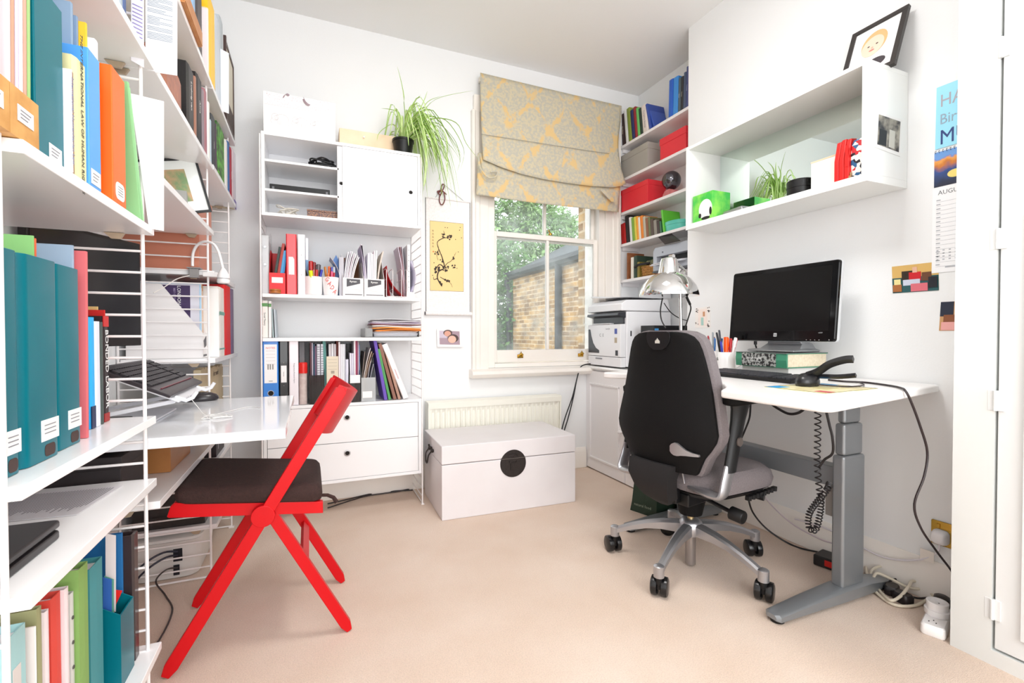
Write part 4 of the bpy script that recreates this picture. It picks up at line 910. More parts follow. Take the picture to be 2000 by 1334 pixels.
T, t, h = Bk(544.5, 562, 666, z, 2.715); r = lever_arch(T, t, .25, h, '232325', 'black ring binder with white spine label above the drawers', lab=(.62, .36, .62), hole_z=None, rivets=(.31, .665))
text('Lectures', .007, T @ TR(t/2, -.0014, h*.49) @ Matrix(((0, 1, 0, 0), (0, 0, -1, 0), (-1, 0, 0, 0), (0, 0, 0, 1))), K('54505c', .6), r)
T, t, h = Bk(563.5, 582, 666, z, 2.715); r = lever_arch(T, t, .25, h, 'ece6ec', 'white binder with a lettered spine between black binder and grey folder', lab=None, hole_z=None)
text('Postgraduate Research Papers', .0085, T @ TR(t*.55, -.0008, h*.5) @ Matrix(((0, 1, 0, 0), (0, 0, -1, 0), (-1, 0, 0, 0), (0, 0, 0, 1))), K('7d8088', .6), r)
T, t, h = Bk(584, 594, 668, z, 2.76); folder(T, t, .2, h, '6a696d', 'dark grey folder behind the red-capped roll above the drawers')
q = P(592, 750, Y=2.73); t = thing('wrapping_roll', 'cardboard roll with a bright red cap standing above the drawers', 'roll', loc=(q.x, 2.745, z)); hh = P(592, 708, Y=2.73).z-z
MB().lathe([(.020, 0), (.020, hh*.74), (0, hh*.741)], (q.x, 2.742, z), 24).build('tube', M('pink_grey_card', 'd9cdc8', .6, noise=.3, nscale=30, c2='b49c98'), t, smooth=True)
MB().lathe([(.0215, hh*.742), (.0215, hh*.98), (.018, hh), (0, hh)], (q.x, 2.742, z), 24).build('cap', K('d8241f', .3), t, smooth=True)
T, t, h = Bk(603, 633, 733, z, 2.715); mag_file(T, t, .25, h*2.1, h, '', 'smoked plastic magazine file with spiral notebooks above the drawers', mat=SMOKE, group='smoked plastic magazine files')
zz = z+.003
for k, (pa, pb, yt, c, nm) in enumerate(((604.5, 607, 668, '5c2c38', 'wine'), (608, 610.5, 670, 'c2b6c4', 'lilac'), (611, 614, 672, '33506a', 'steel blue'), (614.5, 617, 676, '7b5a78', 'plum'))):
    T, t, h = Bk(pa, pb, yt, zz, 2.74); book(T, t, .18, h, c, '%s exercise book in the left smoked magazine file' % nm, 'books in the left smoked file', pages=False)
for k, (pa, pb, nm) in enumerate(((618, 624.5, 'left'), (625.5, 631.5, 'right'))):
    T, t, h = Bk(pa, pb, 672, zz, 2.74); r = book(T, t, .17, h, 'dadbe4', '%s wire-bound notebook in the left smoked magazine file' % nm, 'wire-bound notebooks', cat='notebook', name='notebook'); m = MB(T)
    for j in range(24): m.cyl((t*.1, -.002, h*(.03+.04*j)), (t*.9, -.002, h*(.03+.04*j)), .0012, n=5)
    m.build('spiral_wire', K('4a4e58', .4), r)
T, t, h = Bk(634, 640, 663, z, 2.74); folder(lean(T, t, -2), t, .2, h, '58918c', 'teal green folder leaning behind the cream card above the drawers')
for k, (pa, pb, yt, c, nm) in enumerate(((641, 646, 672, 'ddd6da', 'pinkish'), (646.5, 651, 671, 'e8e6ea', 'white'), (651.5, 656, 672, 'd3cdd2', 'greyish'))):
    T, t, h = Bk(pa, pb, yt, z, 2.75); book(T, t, .17, h, c, '%s bound report behind the cream card above the drawers' % nm, 'bound reports above the drawers', cat='report', name='report')
T, t, h = Bk(637, 660, 696, z, 2.722); zz0 = P(648, 724, Y=2.722).z; t0 = thing('card', 'cream printed card propped in front of the reports above the drawers', 'card', TR(T.translation.x, 2.722, z)); m = MB(T).box(0, 0, 0, t, .0015, h); m.build('card', K('ddd2bd', .7), t0)
m = MB(T)
for k in range(4): m.box(t*.1, -.0006, h*(.93-.07*k), t*.9, .0, h*(.93-.07*k)+.0008)
for k in range(5): m.box(t*(.38+.06*k), -.0006, h*.63, t*(.38+.06*k)+.002, 0, h*.69)
m.build('print', K('766a60', .6), t0)
T, t, h = Bk(656.5, 660, 660, z, 2.76); folder(T, t, .2, h, '7c3a34', 'brown-red thin folder between the reports and white journals', sheets=False)
for k, (pa, pb, yt, c, nm) in enumerate(((660.5, 664, 668, 'e5dcdf', 'pinkish white'), (664.2, 668, 672, 'dcdde4', 'bluish white'), (668.2, 671, 672, 'f0f0f3', 'bright white'), (671.2, 674, 672, 'd0d2da', 'light grey'), (674.5, 680, 702, 'dcdcec', 'shorter lilac-white'))):
    T, t, h = Bk(pa, pb, yt, z, 2.722); book(T, t, .2, h, c, '%s journal standing right of the cream card' % nm, 'white journals above the drawers', cat='journal', name='journal')
T, t, h = Bk(681, 703, 733, z, 2.712); r = mag_file(T, t, .25, h*2.15, h*.98, '', 'smoked plastic magazine file with a white label, holding pink and blue magazines', mat=SMOKE, lab=(.08, .98, .33, .47), group='smoked plastic magazine files')
for k, (pa, pb, yt, c, nm) in enumerate(((682.5, 686, 690, 'e8e4f0', 'white'), (686.5, 690, 690, 'd9d6e6', 'pale lilac'), (690.5, 694, 661, 'efeaf0', 'tall white'), (694.2, 696, 665, 'b03a5c', 'crimson'), (696.4, 698.4, 664, '8e4a6c', 'purple'), (698.6, 700.2, 668, 'c9a9b4', 'dusty pink'), (700.4, 702, 673, '6a8fc0', 'blue'))):
    T, t, h = Bk(pa, pb, yt, z+.003, 2.735); book(T, t, .19, h, c, '%s magazine in the right smoked magazine file' % nm, 'magazines in the right smoked file', cat='magazine', name='magazine', pages=False)
T, t, h = Bk(704.5, 733, 735, z, 2.712); r = mag_file(T, t, .25, h*2, h*.95, '', 'clear plastic magazine file with a small white label and bent brown papers', mat=CLEAR, lab=(.1, .75, .07, .2))
for k, (x, dx, hh, c, nm) in enumerate(((.003, .018, .27, '8d8078', 'taupe'), (.006, .045, .29, 'e9e2e0', 'off-white'), (.010, .048, .27, 'cdb7a6', 'beige'), (.014, .052, .26, '9c8273', 'brown'), (.028, .03, .24, 'b9b4ba', 'silver-grey'), (.04, .026, .2, 'a7a9b4', 'bluish grey'))):
    sheetcurve(T @ TR(0, .015, .003), x, x+dx, .2, hh, c, '%s sheets bent over in the clear magazine file' % nm, 'papers in the clear magazine file', th=.003, name='papers', cat='papers')
for k, (pf, yt, px_top, c, w_, nm, kind) in enumerate(((757, 663, 735, '6a4fb4', 6, 'violet', 0), (764, 682, 742, '4f9a58', 5, 'leaf green', 0), (775, 672, 745, '8d6253', 6, 'brown', 0), (783, 678, 754, 'b08a78', 5, 'tan', 0), (799, 674, 757, 'f1ecee', 11, 'white', 1))):
    Y = 2.718; a = P(pf, 778, Y=Y); bt = P(px_top, yt, Y=Y); L = math.hypot(a.x-bt.x, bt.z-z); ang = math.degrees(math.atan2(bt.x-a.x, bt.z-z)); t = (P(pf, 700, Y=Y).x-P(pf-w_, 700, Y=Y).x)
    T = face_s(a.x-t, Y, z); T = T @ Matrix.Rotation(rad(ang), 4, 'Y')
    if kind: r = lever_arch(T, t, .24, L, c, 'white binder leaning at the right end above the drawers', lab=None, hole_z=None); text('IMMIGRATION', .009, T @ TR(t/2, -.0008, L*.45) @ Matrix(((0, 1, 0, 0), (0, 0, -1, 0), (-1, 0, 0, 0), (0, 0, 0, 1))), K('b03a4a', .6), r)
    else: folder(T, t, .22, L, c, '%s folder leaning left above the drawers' % nm, 'leaning folders above the drawers')

# ------------------------------------------------------------- wall cabinet contents and top
x0, y0 = XB0+.022, 2.74
zs = P(510, 307, Y=2.7).z
def cable_heap(name, label, c, x, y, z, rx, ry, n, r=.003, seed=1, cat='cable', hgt=.02):
    rr = random.Random(seed); pts = []
    for k in range(n):
        a = k*2.1+rr.uniform(-.5, .5); s = rr.uniform(.45, 1); pts.append((x+rx*s*cos(a), y+ry*s*sin(a), z+r+rr.uniform(0, hgt)))
    o = MB().tube(smooth_pts(pts, 6), r, 7).build(name, K(c, .45), None, smooth=True); return tag(o, label, cat)
cable_heap('cable', 'tangled black cable on the top inner shelf of the wall cabinet', '17171a', P(628, 320, Y=2.76).x, 2.79, zs, .075, .035, 22, .0045, 3, hgt=.055)
zs2 = P(510, 365, Y=2.7).z
q0, q1 = P(527, 380, Y=2.76).x, P(644, 380, Y=2.76).x
t = thing('media_player', 'slim black media player on the middle inner shelf of the wall cabinet', 'electronics', loc=((q0+q1)/2, 2.82, zs2)); MB().box(q0, 2.74, zs2+.004, q1, 2.93, zs2+.034).build('case', BLACKP, t, bevel=.003)
m = MB()
for x in (q0+.012, q1-.02): m.box(x, 2.737, zs2+.008, x+.01, 2.7405, zs2+.02)
m.build('ports', K('6a6a70', .3), t); MB().box(q0+.01, 2.75, zs2, q1-.01, 2.92, zs2+.004).build('feet', BLACKP, t)
zc = 1.582+.016
cable_heap('cable', 'coiled white cable at the bottom of the wall cabinet', 'd8d2c8', P(560, 400, Y=2.76).x, 2.80, zc, .06, .04, 26, .003, 5, hgt=.06)
t = MB().box(P(545, 400, Y=2.8).x, 2.80, zc, P(575, 400, Y=2.8).x, 2.86, zc+.045).build('power_adapter', K('e6e4e2', .3), bevel=.006); tag(t, 'white power adapter among the coiled cable in the wall cabinet', 'adapter')
a = P(600, 415, Y=2.745).x; MBX = M('copper_patterned_card', '4a3a44', .45, noise=.12, nscale=160, c2='a6785a')
t = thing('jewellery_box', 'small dark patterned card box at the bottom of the wall cabinet', 'box', loc=(a+.05, 2.8, zc)); MB().box(a, 2.745, zc, xm+.008, 2.87, zc+.036).build('body', MBX, t, bevel=.001); MB().box(a-.001, 2.744, zc+.037, xm+.009, 2.871, zc+.046).build('lid', MBX, t, bevel=.001)
# gift bag with elephants
zt = 2.005; a, b2 = P(515, 262, Y=2.735).x, P(655, 275, Y=2.735).x; h = P(520, 178, Y=2.735).z-zt
GB = M('gift_bag_paper', 'f8f5f5', .55); t = thing('gift_bag', 'pale gift bag with grey ribbon handles and faint elephants on the wall cabinet', 'bag', loc=((a+b2)/2, 2.79, zt)); m = MB()
m.rings([[(a, 2.735, zt+v), (b2, 2.735, zt+v), (b2+.001, 2.80, zt+v), (b2, 2.87, zt+v), (a, 2.87, zt+v), (a+.002, 2.80, zt+v)] for v in (0, h*.5, h)], caps=False); m.add([(a, 2.735, zt+.001), (b2, 2.735, zt+.001), (b2, 2.87, zt+.001), (a, 2.87, zt+.001)], [(0, 1, 2, 3)])
m.build('bag', GB, t, solid=.0012)
m = MB()
for k in range(170):
    x, zz = random.uniform(a+.006, b2-.006), zt+h*random.uniform(.72, .985); m.box(x, 2.7335, zz, x+.0025, 2.7343, zz+.0025)
m.box(a+.002, 2.7336, zt+h*.70, b2-.002, 2.7343, zt+h*.705); m.build('dots', K('dcc9d0', .6), t)
m = MB()
for ex in (.25, .52, .76):
    cx, cz, s = a+(b2-a)*ex, zt+h*.40, .020*(1.25-ex*.35)
    def ring(cx_, cz_, rx_, rz_, n=20, a0=0, a1=2*pi): m.tube([(cx_+rx_*cos(a0+(a1-a0)*k/n), 2.7335, cz_+rz_*sin(a0+(a1-a0)*k/n)) for k in range(n+1)], .0005, 4)
    ring(cx, cz, s*1.3, s, a0=-.4, a1=pi+.4); ring(cx-s*1.4, cz+s*.25, s*.7, s*.75); ring(cx-s*1.2, cz+s*.1, s*.35, s*.5)
    m.tube(smooth_pts([(cx-s*2, 2.7335, cz), (cx-s*2.3, 2.7335, cz-s*.7), (cx-s*2.0, 2.7335, cz-s*1.1)], 4), .0005, 4)
    for lx in (-.9, -.4, .5, 1): m.tube([(cx+s*lx, 2.7335, cz-s*.4), (cx+s*lx, 2.7335, cz-s*1.25), (cx+s*(lx+.3), 2.7335, cz-s*1.25), (cx+s*(lx+.3), 2.7335, cz-s*.5)], .0005, 4)
m.build('elephant_outlines', K('b9b2b8', .7), t)
m = MB(); hz = zt+h
for x0_, pts in ((a+.09, [(0, 0, 0), (.006, -.008, .020), (.018, -.012, .028), (.028, -.006, .024)]), (a+.185, [(0, 0, .03), (.005, -.008, .012), (.018, -.012, -.004), (.032, -.008, -.008)])):
    pp = smooth_pts([(x0_+p[0], 2.738+p[1], hz-.028+p[2]) for p in pts], 4); m.rings([[p+Vector((-.004, 0, -.004)), p+Vector((.004, 0, .004)), p+Vector((.004, .001, .004)), p+Vector((-.004, .001, -.004))] for p in pp])
m.build('ribbon_handle', K('9b8890', .6), t)
a, b2 = P(663, 285, Y=2.83).x, P(765, 290, Y=2.83).x; hh = P(680, 252, Y=2.83).z-zt
t = thing('wooden_box', 'flat pale pine box with a white knob on the wall cabinet, behind the plant', 'box', loc=((a+b2)/2, 2.88, zt)); MB().box(a, 2.83, zt, b2+.03, 2.96, zt+hh).build('body', M('pale_pine', 'f0d8bb', .5, noise=.2, nscale=8, c2='e8caa6'), t, bevel=.002)
q = P(711, 268, Y=2.825); MB(TR(q.x, 2.83, q.z)).lathe([(.003, 0), (.003, .006), (.006, .010), (0, .014)], R=Matrix.Rotation(pi/2, 4, 'X'), n=12).build('knob', K('f2efe9', .3), t, smooth=True)
# spider plants
LEAF = M('spider_leaf_green', 'a9cf62', .45, noise=.3, nscale=14, c2='8fbd4c')
def leaf_strip(m, pts, w0, twist=0, n=14, pale=None):
    sp = smooth_pts(pts, max(2, n//(len(pts)-1))); N = len(sp); rows = []
    sd = None
    for i, p in enumerate(sp):
        d = (sp[min(i+1, N-1)]-sp[max(i-1, 0)]).normalized(); s = d.cross(Vector((0, 0, 1)))
        if s.length < .15: s = sd or Vector((1, 0, 0))
        s.normalize(); sd = s; up = s.cross(d).normalized(); u = i/(N-1); w_ = w0*(.55+.9*u if u < .5 else 1)*(1-u**3)+.0004
        rows.append([p-s*w_+up*w_*.35, p-s*w_*.34, p+s*w_*.34, p+s*w_+up*w_*.35])
    vs = [q for r in rows for q in r]
    n0 = len(rows)
    m.add(vs, [(i*4+k, i*4+k+1, (i+1)*4+k+1, (i+1)*4+k) for i in range(n0-1) for k in (0, 2)], 0)
    m.add(vs, [(i*4+1, i*4+2, (i+1)*4+2, (i+1)*4+1) for i in range(n0-1)], 1)
def spider(label, x, y, z, rp, hp, arcs, seed, w=.006, extra=(), sc=1, floor_clear=None):
    t = thing('spider_plant', label, 'plant', loc=(x, y, z)); m = MB()
    m.lathe([(rp*.74, 0), (rp*.95, hp*.88), (rp, hp*.88), (rp, hp), (rp*.93, hp), (rp*.72, .004), (0, .004)], (x, y, z), 28); m.build('pot', BLACKP, t, smooth=True)
    MB().lathe([(0, hp*.84), (rp*.9, hp*.83), (rp*.86, hp*.7), (0, hp*.7)], (x, y, z), 20).build('soil', K('2a1f18', .95), t)
    rr = random.Random(seed); m = MB(); c = Vector((x, y, z+hp*.85))
    for a, reach, rise, drop in arcs(rr):
        d = Vector((cos(a), sin(a), 0)); s = c+d*rp*.25
        pts = [s, s+d*reach*.18+Vector((0, 0, rise*.7)), s+d*reach*.5+Vector((0, 0, rise)), s+d*reach*.82+Vector((0, 0, rise*.35-drop*.35)), s+d*reach+Vector((0, 0, rise*.0-drop))]
        leaf_strip(m, pts, w*rr.uniform(.7, 1.1))
    for pts in extra: leaf_strip(m, pts, w*1.1, n=20)
    m.build('leaves', [MATS['spider_leaf_green'], M('leaf_pale_stripe', 'e9f2c4', .45)], t, smooth=True, norm=False); return t
px_, py_ = P(788, 285, Y=2.79).x, 2.80; rp, hp = .062, .10
def arcs(rr):
    out = []
    for k in range(92):
        a = rr.uniform(-1.25, 1.05) if k % 3 else rr.uniform(-3.4, 2.8)
        f = (1+cos(a+.35))/2; reach = .12+.19*f*rr.uniform(.4, 1.15); rise = rr.uniform(.05, .20)*(.6+.6*rr.random()); drop = rr.uniform(.0, .36)*f+rr.uniform(0, .05)
        if sin(a) > .3: reach = min(reach, .13/max(.3, sin(a))); 
        if k % 5 == 0: rise = rr.uniform(.16, .27); drop *= .35
        if a < -1.5: drop *= .3; reach *= .85
        # leaves over the cabinet top must not sink into it
        endx = px_+reach*cos(a); endy = py_+reach*sin(a)
        if endx < XB1+.01 and endy > 2.69: drop = min(drop, .05)
        out.append((a, reach, rise, drop))
    return out
E1 = lambda *p: [Vector((px_, py_, zt+hp*.85))] + [P(x, y, Y=Y) for x, y, Y in p]
ex = [E1((792, 240, 2.8), (787, 180, 2.79), (776, 130, 2.78)), E1((815, 240, 2.8), (850, 195, 2.85), (925, 177, 2.9)), E1((800, 250, 2.79), (825, 205, 2.76), (835, 178, 2.74)), E1((840, 235, 2.8), (890, 240, 2.76), (910, 280, 2.75), (935, 312, 2.75)),
      E1((770, 245, 2.78), (752, 250, 2.74), (740, 262, 2.72), (736, 275, 2.71)), E1((780, 225, 2.78), (765, 215, 2.74), (745, 212, 2.72)),
      E1((825, 250, 2.78), (850, 270, 2.68), (862, 330, 2.67), (846, 372, 2.67)), E1((830, 240, 2.78), (870, 235, 2.72), (905, 290, 2.70), (900, 330, 2.70)), E1((815, 235, 2.78), (835, 200, 2.76), (862, 188, 2.75)), E1((800, 240, 2.78), (806, 205, 2.76), (822, 185, 2.75)), E1((835, 245, 2.78), (868, 260, 2.70), (873, 320, 2.68), (872, 360, 2.68)), E1((820, 250, 2.76), (832, 300, 2.67), (830, 350, 2.66), (824, 385, 2.66)), E1((845, 240, 2.76), (885, 270, 2.70), (898, 310, 2.69), (893, 335, 2.69))]
spider('bushy spider plant in a black pot trailing over the right of the wall cabinet', px_, py_, zt, rp, hp, arcs, 5, .0060, ex)
# ------------------------------------------------------------- left wall, near bay: shelf of the orange and blue folders
class Row:
    def __init__(s, z, X): s.z = z+.0008; s.X = X; s.c = -9
    def at(s, pa, pb, yt, X=None, y=None):
        X = X or s.X; a = P(pa, y or 650, X=X).y; b = P(pb, y or 650, X=X).y; a = max(a, s.c+.0008); b = max(b, a+.003); s.c = b
        return face_e(X, a, s.z), b-a, P(pb, yt, X=X).z-s.z
DOWN = Matrix(((0, 1, 0, 0), (0, 0, -1, 0), (-1, 0, 0, 0), (0, 0, 0, 1)))
def sticker(T, t, h, par, z0=.03, z1=.13, w_=.7, off=0, words=True, c='eeecec'):
    MB(T).box(t*(.5-w_/2)+off, -.0011, h*z0, t*(.5+w_/2)+off, -.0003, h*z1).build('sticker', K(c, .6), par)
    if words: 
        m = MB(T)
        for k in range(3): m.box(t*(.5-w_*.35)+off, -.0016, h*(z1-(z1-z0)*(.3+.22*k)), t*(.5+w_*(.3-.1*k))+off, -.0011, h*(z1-(z1-z0)*(.3+.22*k))+.0012)
        m.build('handwriting', K('8a8a92', .7), par)
R = Row(ZU1['b'], -.355); KR = M('kraft_woodgrain_card', 'd9a663', .55, noise=.15, nscale=22, c2='c48d4a')
hb = P(74.5, 206, X=-.355).z-R.z
for k, (pa, pb, nm) in enumerate(((-46, 18.5, 'nearest'), (19.5, 75, 'second'))):
    T, t, h = R.at(pa, pb, 200, y=200 if k == 0 else 200); h = hb
    r = mag_file(T, t, .25, h*2.1, h, '', '%s wood-effect card magazine file on the left wall shelf' % nm, mat=KR, group='wood-effect magazine files', th=.003); sticker(T, t, h, r, .35, .68, .55, 0)
    if k: TB, tb = T, t
    else: TA, ta_ = T, t
for (T, t, seq) in ((TA, ta_, (('b9e05a', .3, 'lime'), ('7c3a50', .29, 'wine'))), (TB, tb, (('f1e6ea', .29, 'pinkish white'), ('c89a82', .295, 'tan'), ('dccbe6', .30, 'lilac'), ('eef0f4', .29, 'white'), ('d4a08c', .31, 'salmon'), ('9cc07c', .30, 'pale green')))):
    n = len(seq); w_ = (t-.012)/n*(1 if n > 2 else .5); x = .005 + (t-.012-w_*n)
    for k, (c, hh, nm) in enumerate(seq):
        T2 = T @ TR(x+k*w_, .0045, .004); folder(T2 @ Matrix.Rotation(rad(1.2), 4, 'Y'), w_*.85, .22, hh, c, '%s folder standing in a wood-effect magazine file' % nm, 'folders in the wood-effect files')
T, t, h = R.at(76, 131, 36, -.360); r = thing('box_file', 'tall glossy teal box file beside the wood-effect magazine files', 'box file', T); TEAL = M('teal_gloss_card', '046a78', .28, spec=.2)
MB(T).box(0, 0, 0, t, .28, h).build('case', TEAL, r, bevel=.002); sticker(T, t, h, r, .02, .11, .45, t*.15)
T, t, h = R.at(127, 146, 143, -.350); r = book(T, t, .2, h, 'eff0f4', 'white paperback beside the teal box file on the left wall', 'books beside the teal box file', title='International Humanitarian Law', tc='8d8fae', ts=.011)
T, t, h = R.at(146.5, 152, 152, -.353); folder(T, t, .2, h, '9a7458', 'thin brown file between the white and cream books', sheets=False)
T, t, h = R.at(153, 178, 146, -.353); r = book(T, t, .20, h, 'e3deaa', 'thick cream book titled in black beside the light blue file', 'books beside the teal box file', title='THE INTERNATIONAL LAW OF HUMAN RIGHTS', tc='3a3a34', ts=.0125, tz=.56)
T, t, h = R.at(179, 202, 131, -.352); r = thing('box_file', 'light blue card box file with a white sticker beside the cream book', 'box file', T)
MB(T).box(0, 0, 0, t, .24, h).build('case', K('4fa0f0', .35), r, bevel=.0015); sticker(T, t, h, r, .02, .13, .8)
yb_ = R.c
for k, (X, pb, yt, c, nm, tt) in enumerate(((-.392, 181, 62, '8ba3bd', 'tall slate-blue plastic wallet behind the light blue file', .010), (-.388, 192, 88, '7b93b0', 'second slate-blue wallet behind the light blue file', .008), (-.378, 201, 90, 'f0c02c', 'yellow wallet peeping up behind the light blue file', .008), (-.368, 218, 120, 'eceaf4', 'white wallet beside the orange file', .016))):
    h = P(pb, yt, X=X).z-R.z; a = R.c+.001; T = face_e(X, a, R.z); R.c = a+tt; folder(T, tt, .22, h, c, nm, 'wallets between the blue and orange files', sheets=k == 3)
T, t, h = R.at(225, 250, 170, -.352); T.translation.y; r = thing('box_file', 'bright orange card box file with a round-cornered sticker', 'box file', T)
MB(T).box(0, 0, 0, t, .20, h).build('case', K('f4690a', .4), r, bevel=.0015)
m = MB(T); m.prism([(x+t*.5, zz+h*.10) for x, zz in rrect(t*.66, h*.13, .012)], 'y', -.0011, -.0002); m.build('sticker', LABELW, r)
m = MB(T)
for k in range(4): m.box(t*.32, -.0016, h*(.13-.02*k), t*.68, -.0011, h*(.13-.02*k)+.001)
m.build('handwriting', K('8a8a92', .7), r)
Y0 = R.c+.004; T = face_e(-.352, Y0, R.z); a = P(262, 140, X=-.352); b2 = P(293, 437, X=-.352); h = (P(240, 143, X=-.36).z-R.z)
r = folder(T @ TR(.088, 0, 0) @ TR(.013, 0, 0) @ Matrix.Rotation(rad(-15), 4, 'Y') @ TR(-.013, 0, 0), .013, .22, h*.99, '8fc98c', 'pale green folder leaning against the orange file', 'pale green folders')
r = folder(T @ TR(.106, 0, 0) @ TR(.010, 0, 0) @ Matrix.Rotation(rad(-17.5), 4, 'Y') @ TR(-.010, 0, 0), .012, .235, h*.97, '9ad399', 'second pale green folder leaning at the end of the orange file row', 'pale green folders')
def standing_sheet(name, label, px0, px1, yt0, yt1, yb0, yb1, Y, c='f6f6fa', th=.0014, print_=None, group=None, cat='paper', px0b=None):
    q = [P(px0b or px0, yb0, Y=Y), P(px1, yb1, Y=Y), P(px1, yt1, Y=Y), P(px0, yt0, Y=Y)]
    t = thing(name, label, cat, loc=(q[0]+q[1])/2, group=group); m = MB()
    vs = [p+Vector((0, o, 0)) for o in (0, th) for p in q]; m.add(vs, [(0, 1, 2, 3), (7, 6, 5, 4), (0, 4, 5, 1), (1, 5, 6, 2), (2, 6, 7, 3), (3, 7, 4, 0)]); m.build('sheet', K(c, .6), t)
    if print_:
        m = MB(); n, u0, u1, v0, v1, col_ = print_; rr = random.Random(n)
        def B(u, v): return (q[0]*(1-u)+q[1]*u)*(1-v)+(q[3]*(1-u)+q[2]*u)*v+Vector((0, -.0006, 0))
        for k in range(n):
            v = v1-(v1-v0)*k/n; ue = u1 if rr.random() > .2 else u0+(u1-u0)*rr.uniform(.3, .8); dz = (v1-v0)/n*.32
            if rr.random() < .1: continue
            m.add([B(u0, v), B(ue, v), B(ue, v+dz), B(u0, v+dz)], [(0, 1, 2, 3)])
        m.build('print', K(col_, .7), t)
    return t
standing_sheet('paper_sheet', 'white sheets jutting out beside the pale green folders', 254, 320, 182, 198, 446, 451, 1.405, px0b=291)
zs_ = ZU1['a']
standing_sheet('printed_page', 'printed page jutting out over the upper left shelf edge', 284, 346, -60, -40, 138, 147.5, 1.452, print_=(46, .06, .86, .30, .98, '5f7486'))
r = Row(ZU1['a'], -.372)
for pa, pb, c, nm in ((226, 236, '6a5a5c', 'dark brown'), (236.5, 243, 'cfc6c8', 'light grey'), (243.5, 249, '9aa8b4', 'blue-grey'), (249.5, 256, '24457e', 'navy blue')):
    T, t, h = r.at(pa, pb, 20); h = .26; book(T, t, .2, h, c, '%s file at the far end of the upper near shelf' % nm, 'files at the end of the upper near shelf')
standing_sheet('printed_table', 'sheet with a printed purple table beside the navy file', 256, 281, -60, -50, 118, 132, 1.392, c='efeef6', print_=(22, .1, .9, .05, .95, '9a8fc0'))

# ------------------------------------------------------------- near bay: teal lever arch files
def big_arch(T, t, d, h, label, lab_x=.5):
    r = thing('lever_arch_file', label, 'binder', T, group='teal lever arch files'); m = MB(T); s = .016; b = .004
    arc = [(s-s*cos(rad(a)), s-s*sin(rad(a))) for a in (0, 18, 36, 54, 72, 90)]
    out = [(0, d)] + arc + [(t-x, y) for x, y in arc[::-1]] + [(t, d)]; inn = [(t-b, d), (t-b, s+b), (b, s+b), (b, d)]
    m.prism(out+inn, 'z', 0, h); c = m.build('cover', TEAL, r, bevel=.001)
    MB(T).box(b+.002, s+b+.01, .004, t-b-.002, d-.01, h-.02).build('papers', PAPER, r)
    MB(T).box(t*.42, -.0008, h*.095, t*.92, .0002, h*.20).build('sticker', LABELW, r)
    m = MB(T)
    for k in range(3): m.box(t*.5, -.0013, h*(.13+.02*k), t*.82, -.0008, h*(.13+.02*k)+.0015)
    m.build('handwriting', K('8a8a92', .7), r)
    m = MB(T); m.prism([(x+t*.66, zz+h*.045) for x, zz in rrect(t*.30, h*.06, .007)], 'y', -.0006, .0001); m.build('finger_slot', K('44302c', .7), r)
    return r
R = Row(ZU1['c'], -.388); z = R.z
hk = P(57, 497, X=-.388).z-z
big_arch(face_e(-.388, .842, z), .078, .27, hk, 'teal lever arch file at the near end of the shelf, beside the shelf ladder')
yk = .9245
big_arch(face_e(-.388, yk, z), .111, .27, hk, 'widest teal lever arch file, in the middle of its shelf')
h2 = P(155, 527, X=-.395).z-z
big_arch(face_e(-.395, yk+.113, z), .103, .265, h2, 'teal lever arch file at the far end of the three')
for k, (y, X, px, yt, c, nm) in enumerate(((.976, -.396, 50, 455, '7fb86e', 'mid green'), (.985, -.397, 54, 460, 'd8603a', 'rust orange'))):
    T = face_e(X, y, z); hh = P(px, yt, X=X).z-z; folder(T, .006, .24, hh, c, '%s folder sticking up from the widest teal lever arch file' % nm, 'folders among the teal files', sheets=False)
T = face_e(-.47, 1.1415, z); hh = P(120, 478, X=-.47).z-z; folder(T, .007, .18, hh*.985, '86b276', 'muted green folder standing up behind the teal files', 'folders among the teal files', sheets=False)
T = face_e(-.410, 1.1495, z); hh = P(150, 482, X=-.410).z-z; folder(T, .009, .25, hh, '9db4cc', 'slate blue plastic wallet standing up behind the teal files', 'folders among the teal files', sheets=False)
T = face_e(-.396, 1.160, z); hh = P(156, 486, X=-.396).z-z; folder(T @ Matrix.Rotation(rad(1), 4, 'Y'), .011, .24, hh, 'd96a70', 'rose pink folder between the teal files and the black book', 'folders among the teal files', sheets=False)
R.c = 1.178; zb_ = z
for pa, pb, yt, X, c, nm, ti, tc in ((160, 172, 618, -.428, '2a2427', 'black paperback next to the rose folder', None, 'f0f0f0'), (173, 185, 620, -.424, '27aef2', 'sky blue book on the teal binder shelf', None, 'ffffff'), (186, 196, 628, -.424, 'e3e6f2', 'white book right of the sky blue one', None, '555555'),
    (197, 201.5, 629, -.426, '3d4a47', 'dark green-grey book on the teal binder shelf', None, 'b8c0b8'), (202, 212, 618, -.430, '2b2022', 'black book with white lettering at the end of the teal binder shelf', 'BONDED LABOR', 'f2f2f2')):
    T, t, h = R.at(pa, pb, yt, X);
    book(T, t, .18, h, c, nm, 'paperbacks beside the teal files', title=ti, tc=tc, ts=min(t*.8, .026) if ti else None, bold=0) if False else book(T, t, .18, h, c, nm, 'paperbacks beside the teal files', title=ti, tc=tc, ts=min(t*.8, .026) if ti else None, band=[(0, .2, '1d2a52')] if c == '27aef2' else ([(.9, 1, 'c8201f'), (0, .08, 'a02422')] if ti == 'BONDED LABOR' else None))

folder(face_e(-.440, 1.3935, zb_), .006, .2, P(209, 606, X=-.44).z-zb_, 'c81c18', 'bright red folder behind the black lettered book', sheets=False)
folder(face_e(-.455, 1.4005, zb_), .005, .19, P(205, 600, X=-.45).z-zb_, 'd8b878', 'manila folder peeping over the red folder behind the black lettered book', sheets=False)
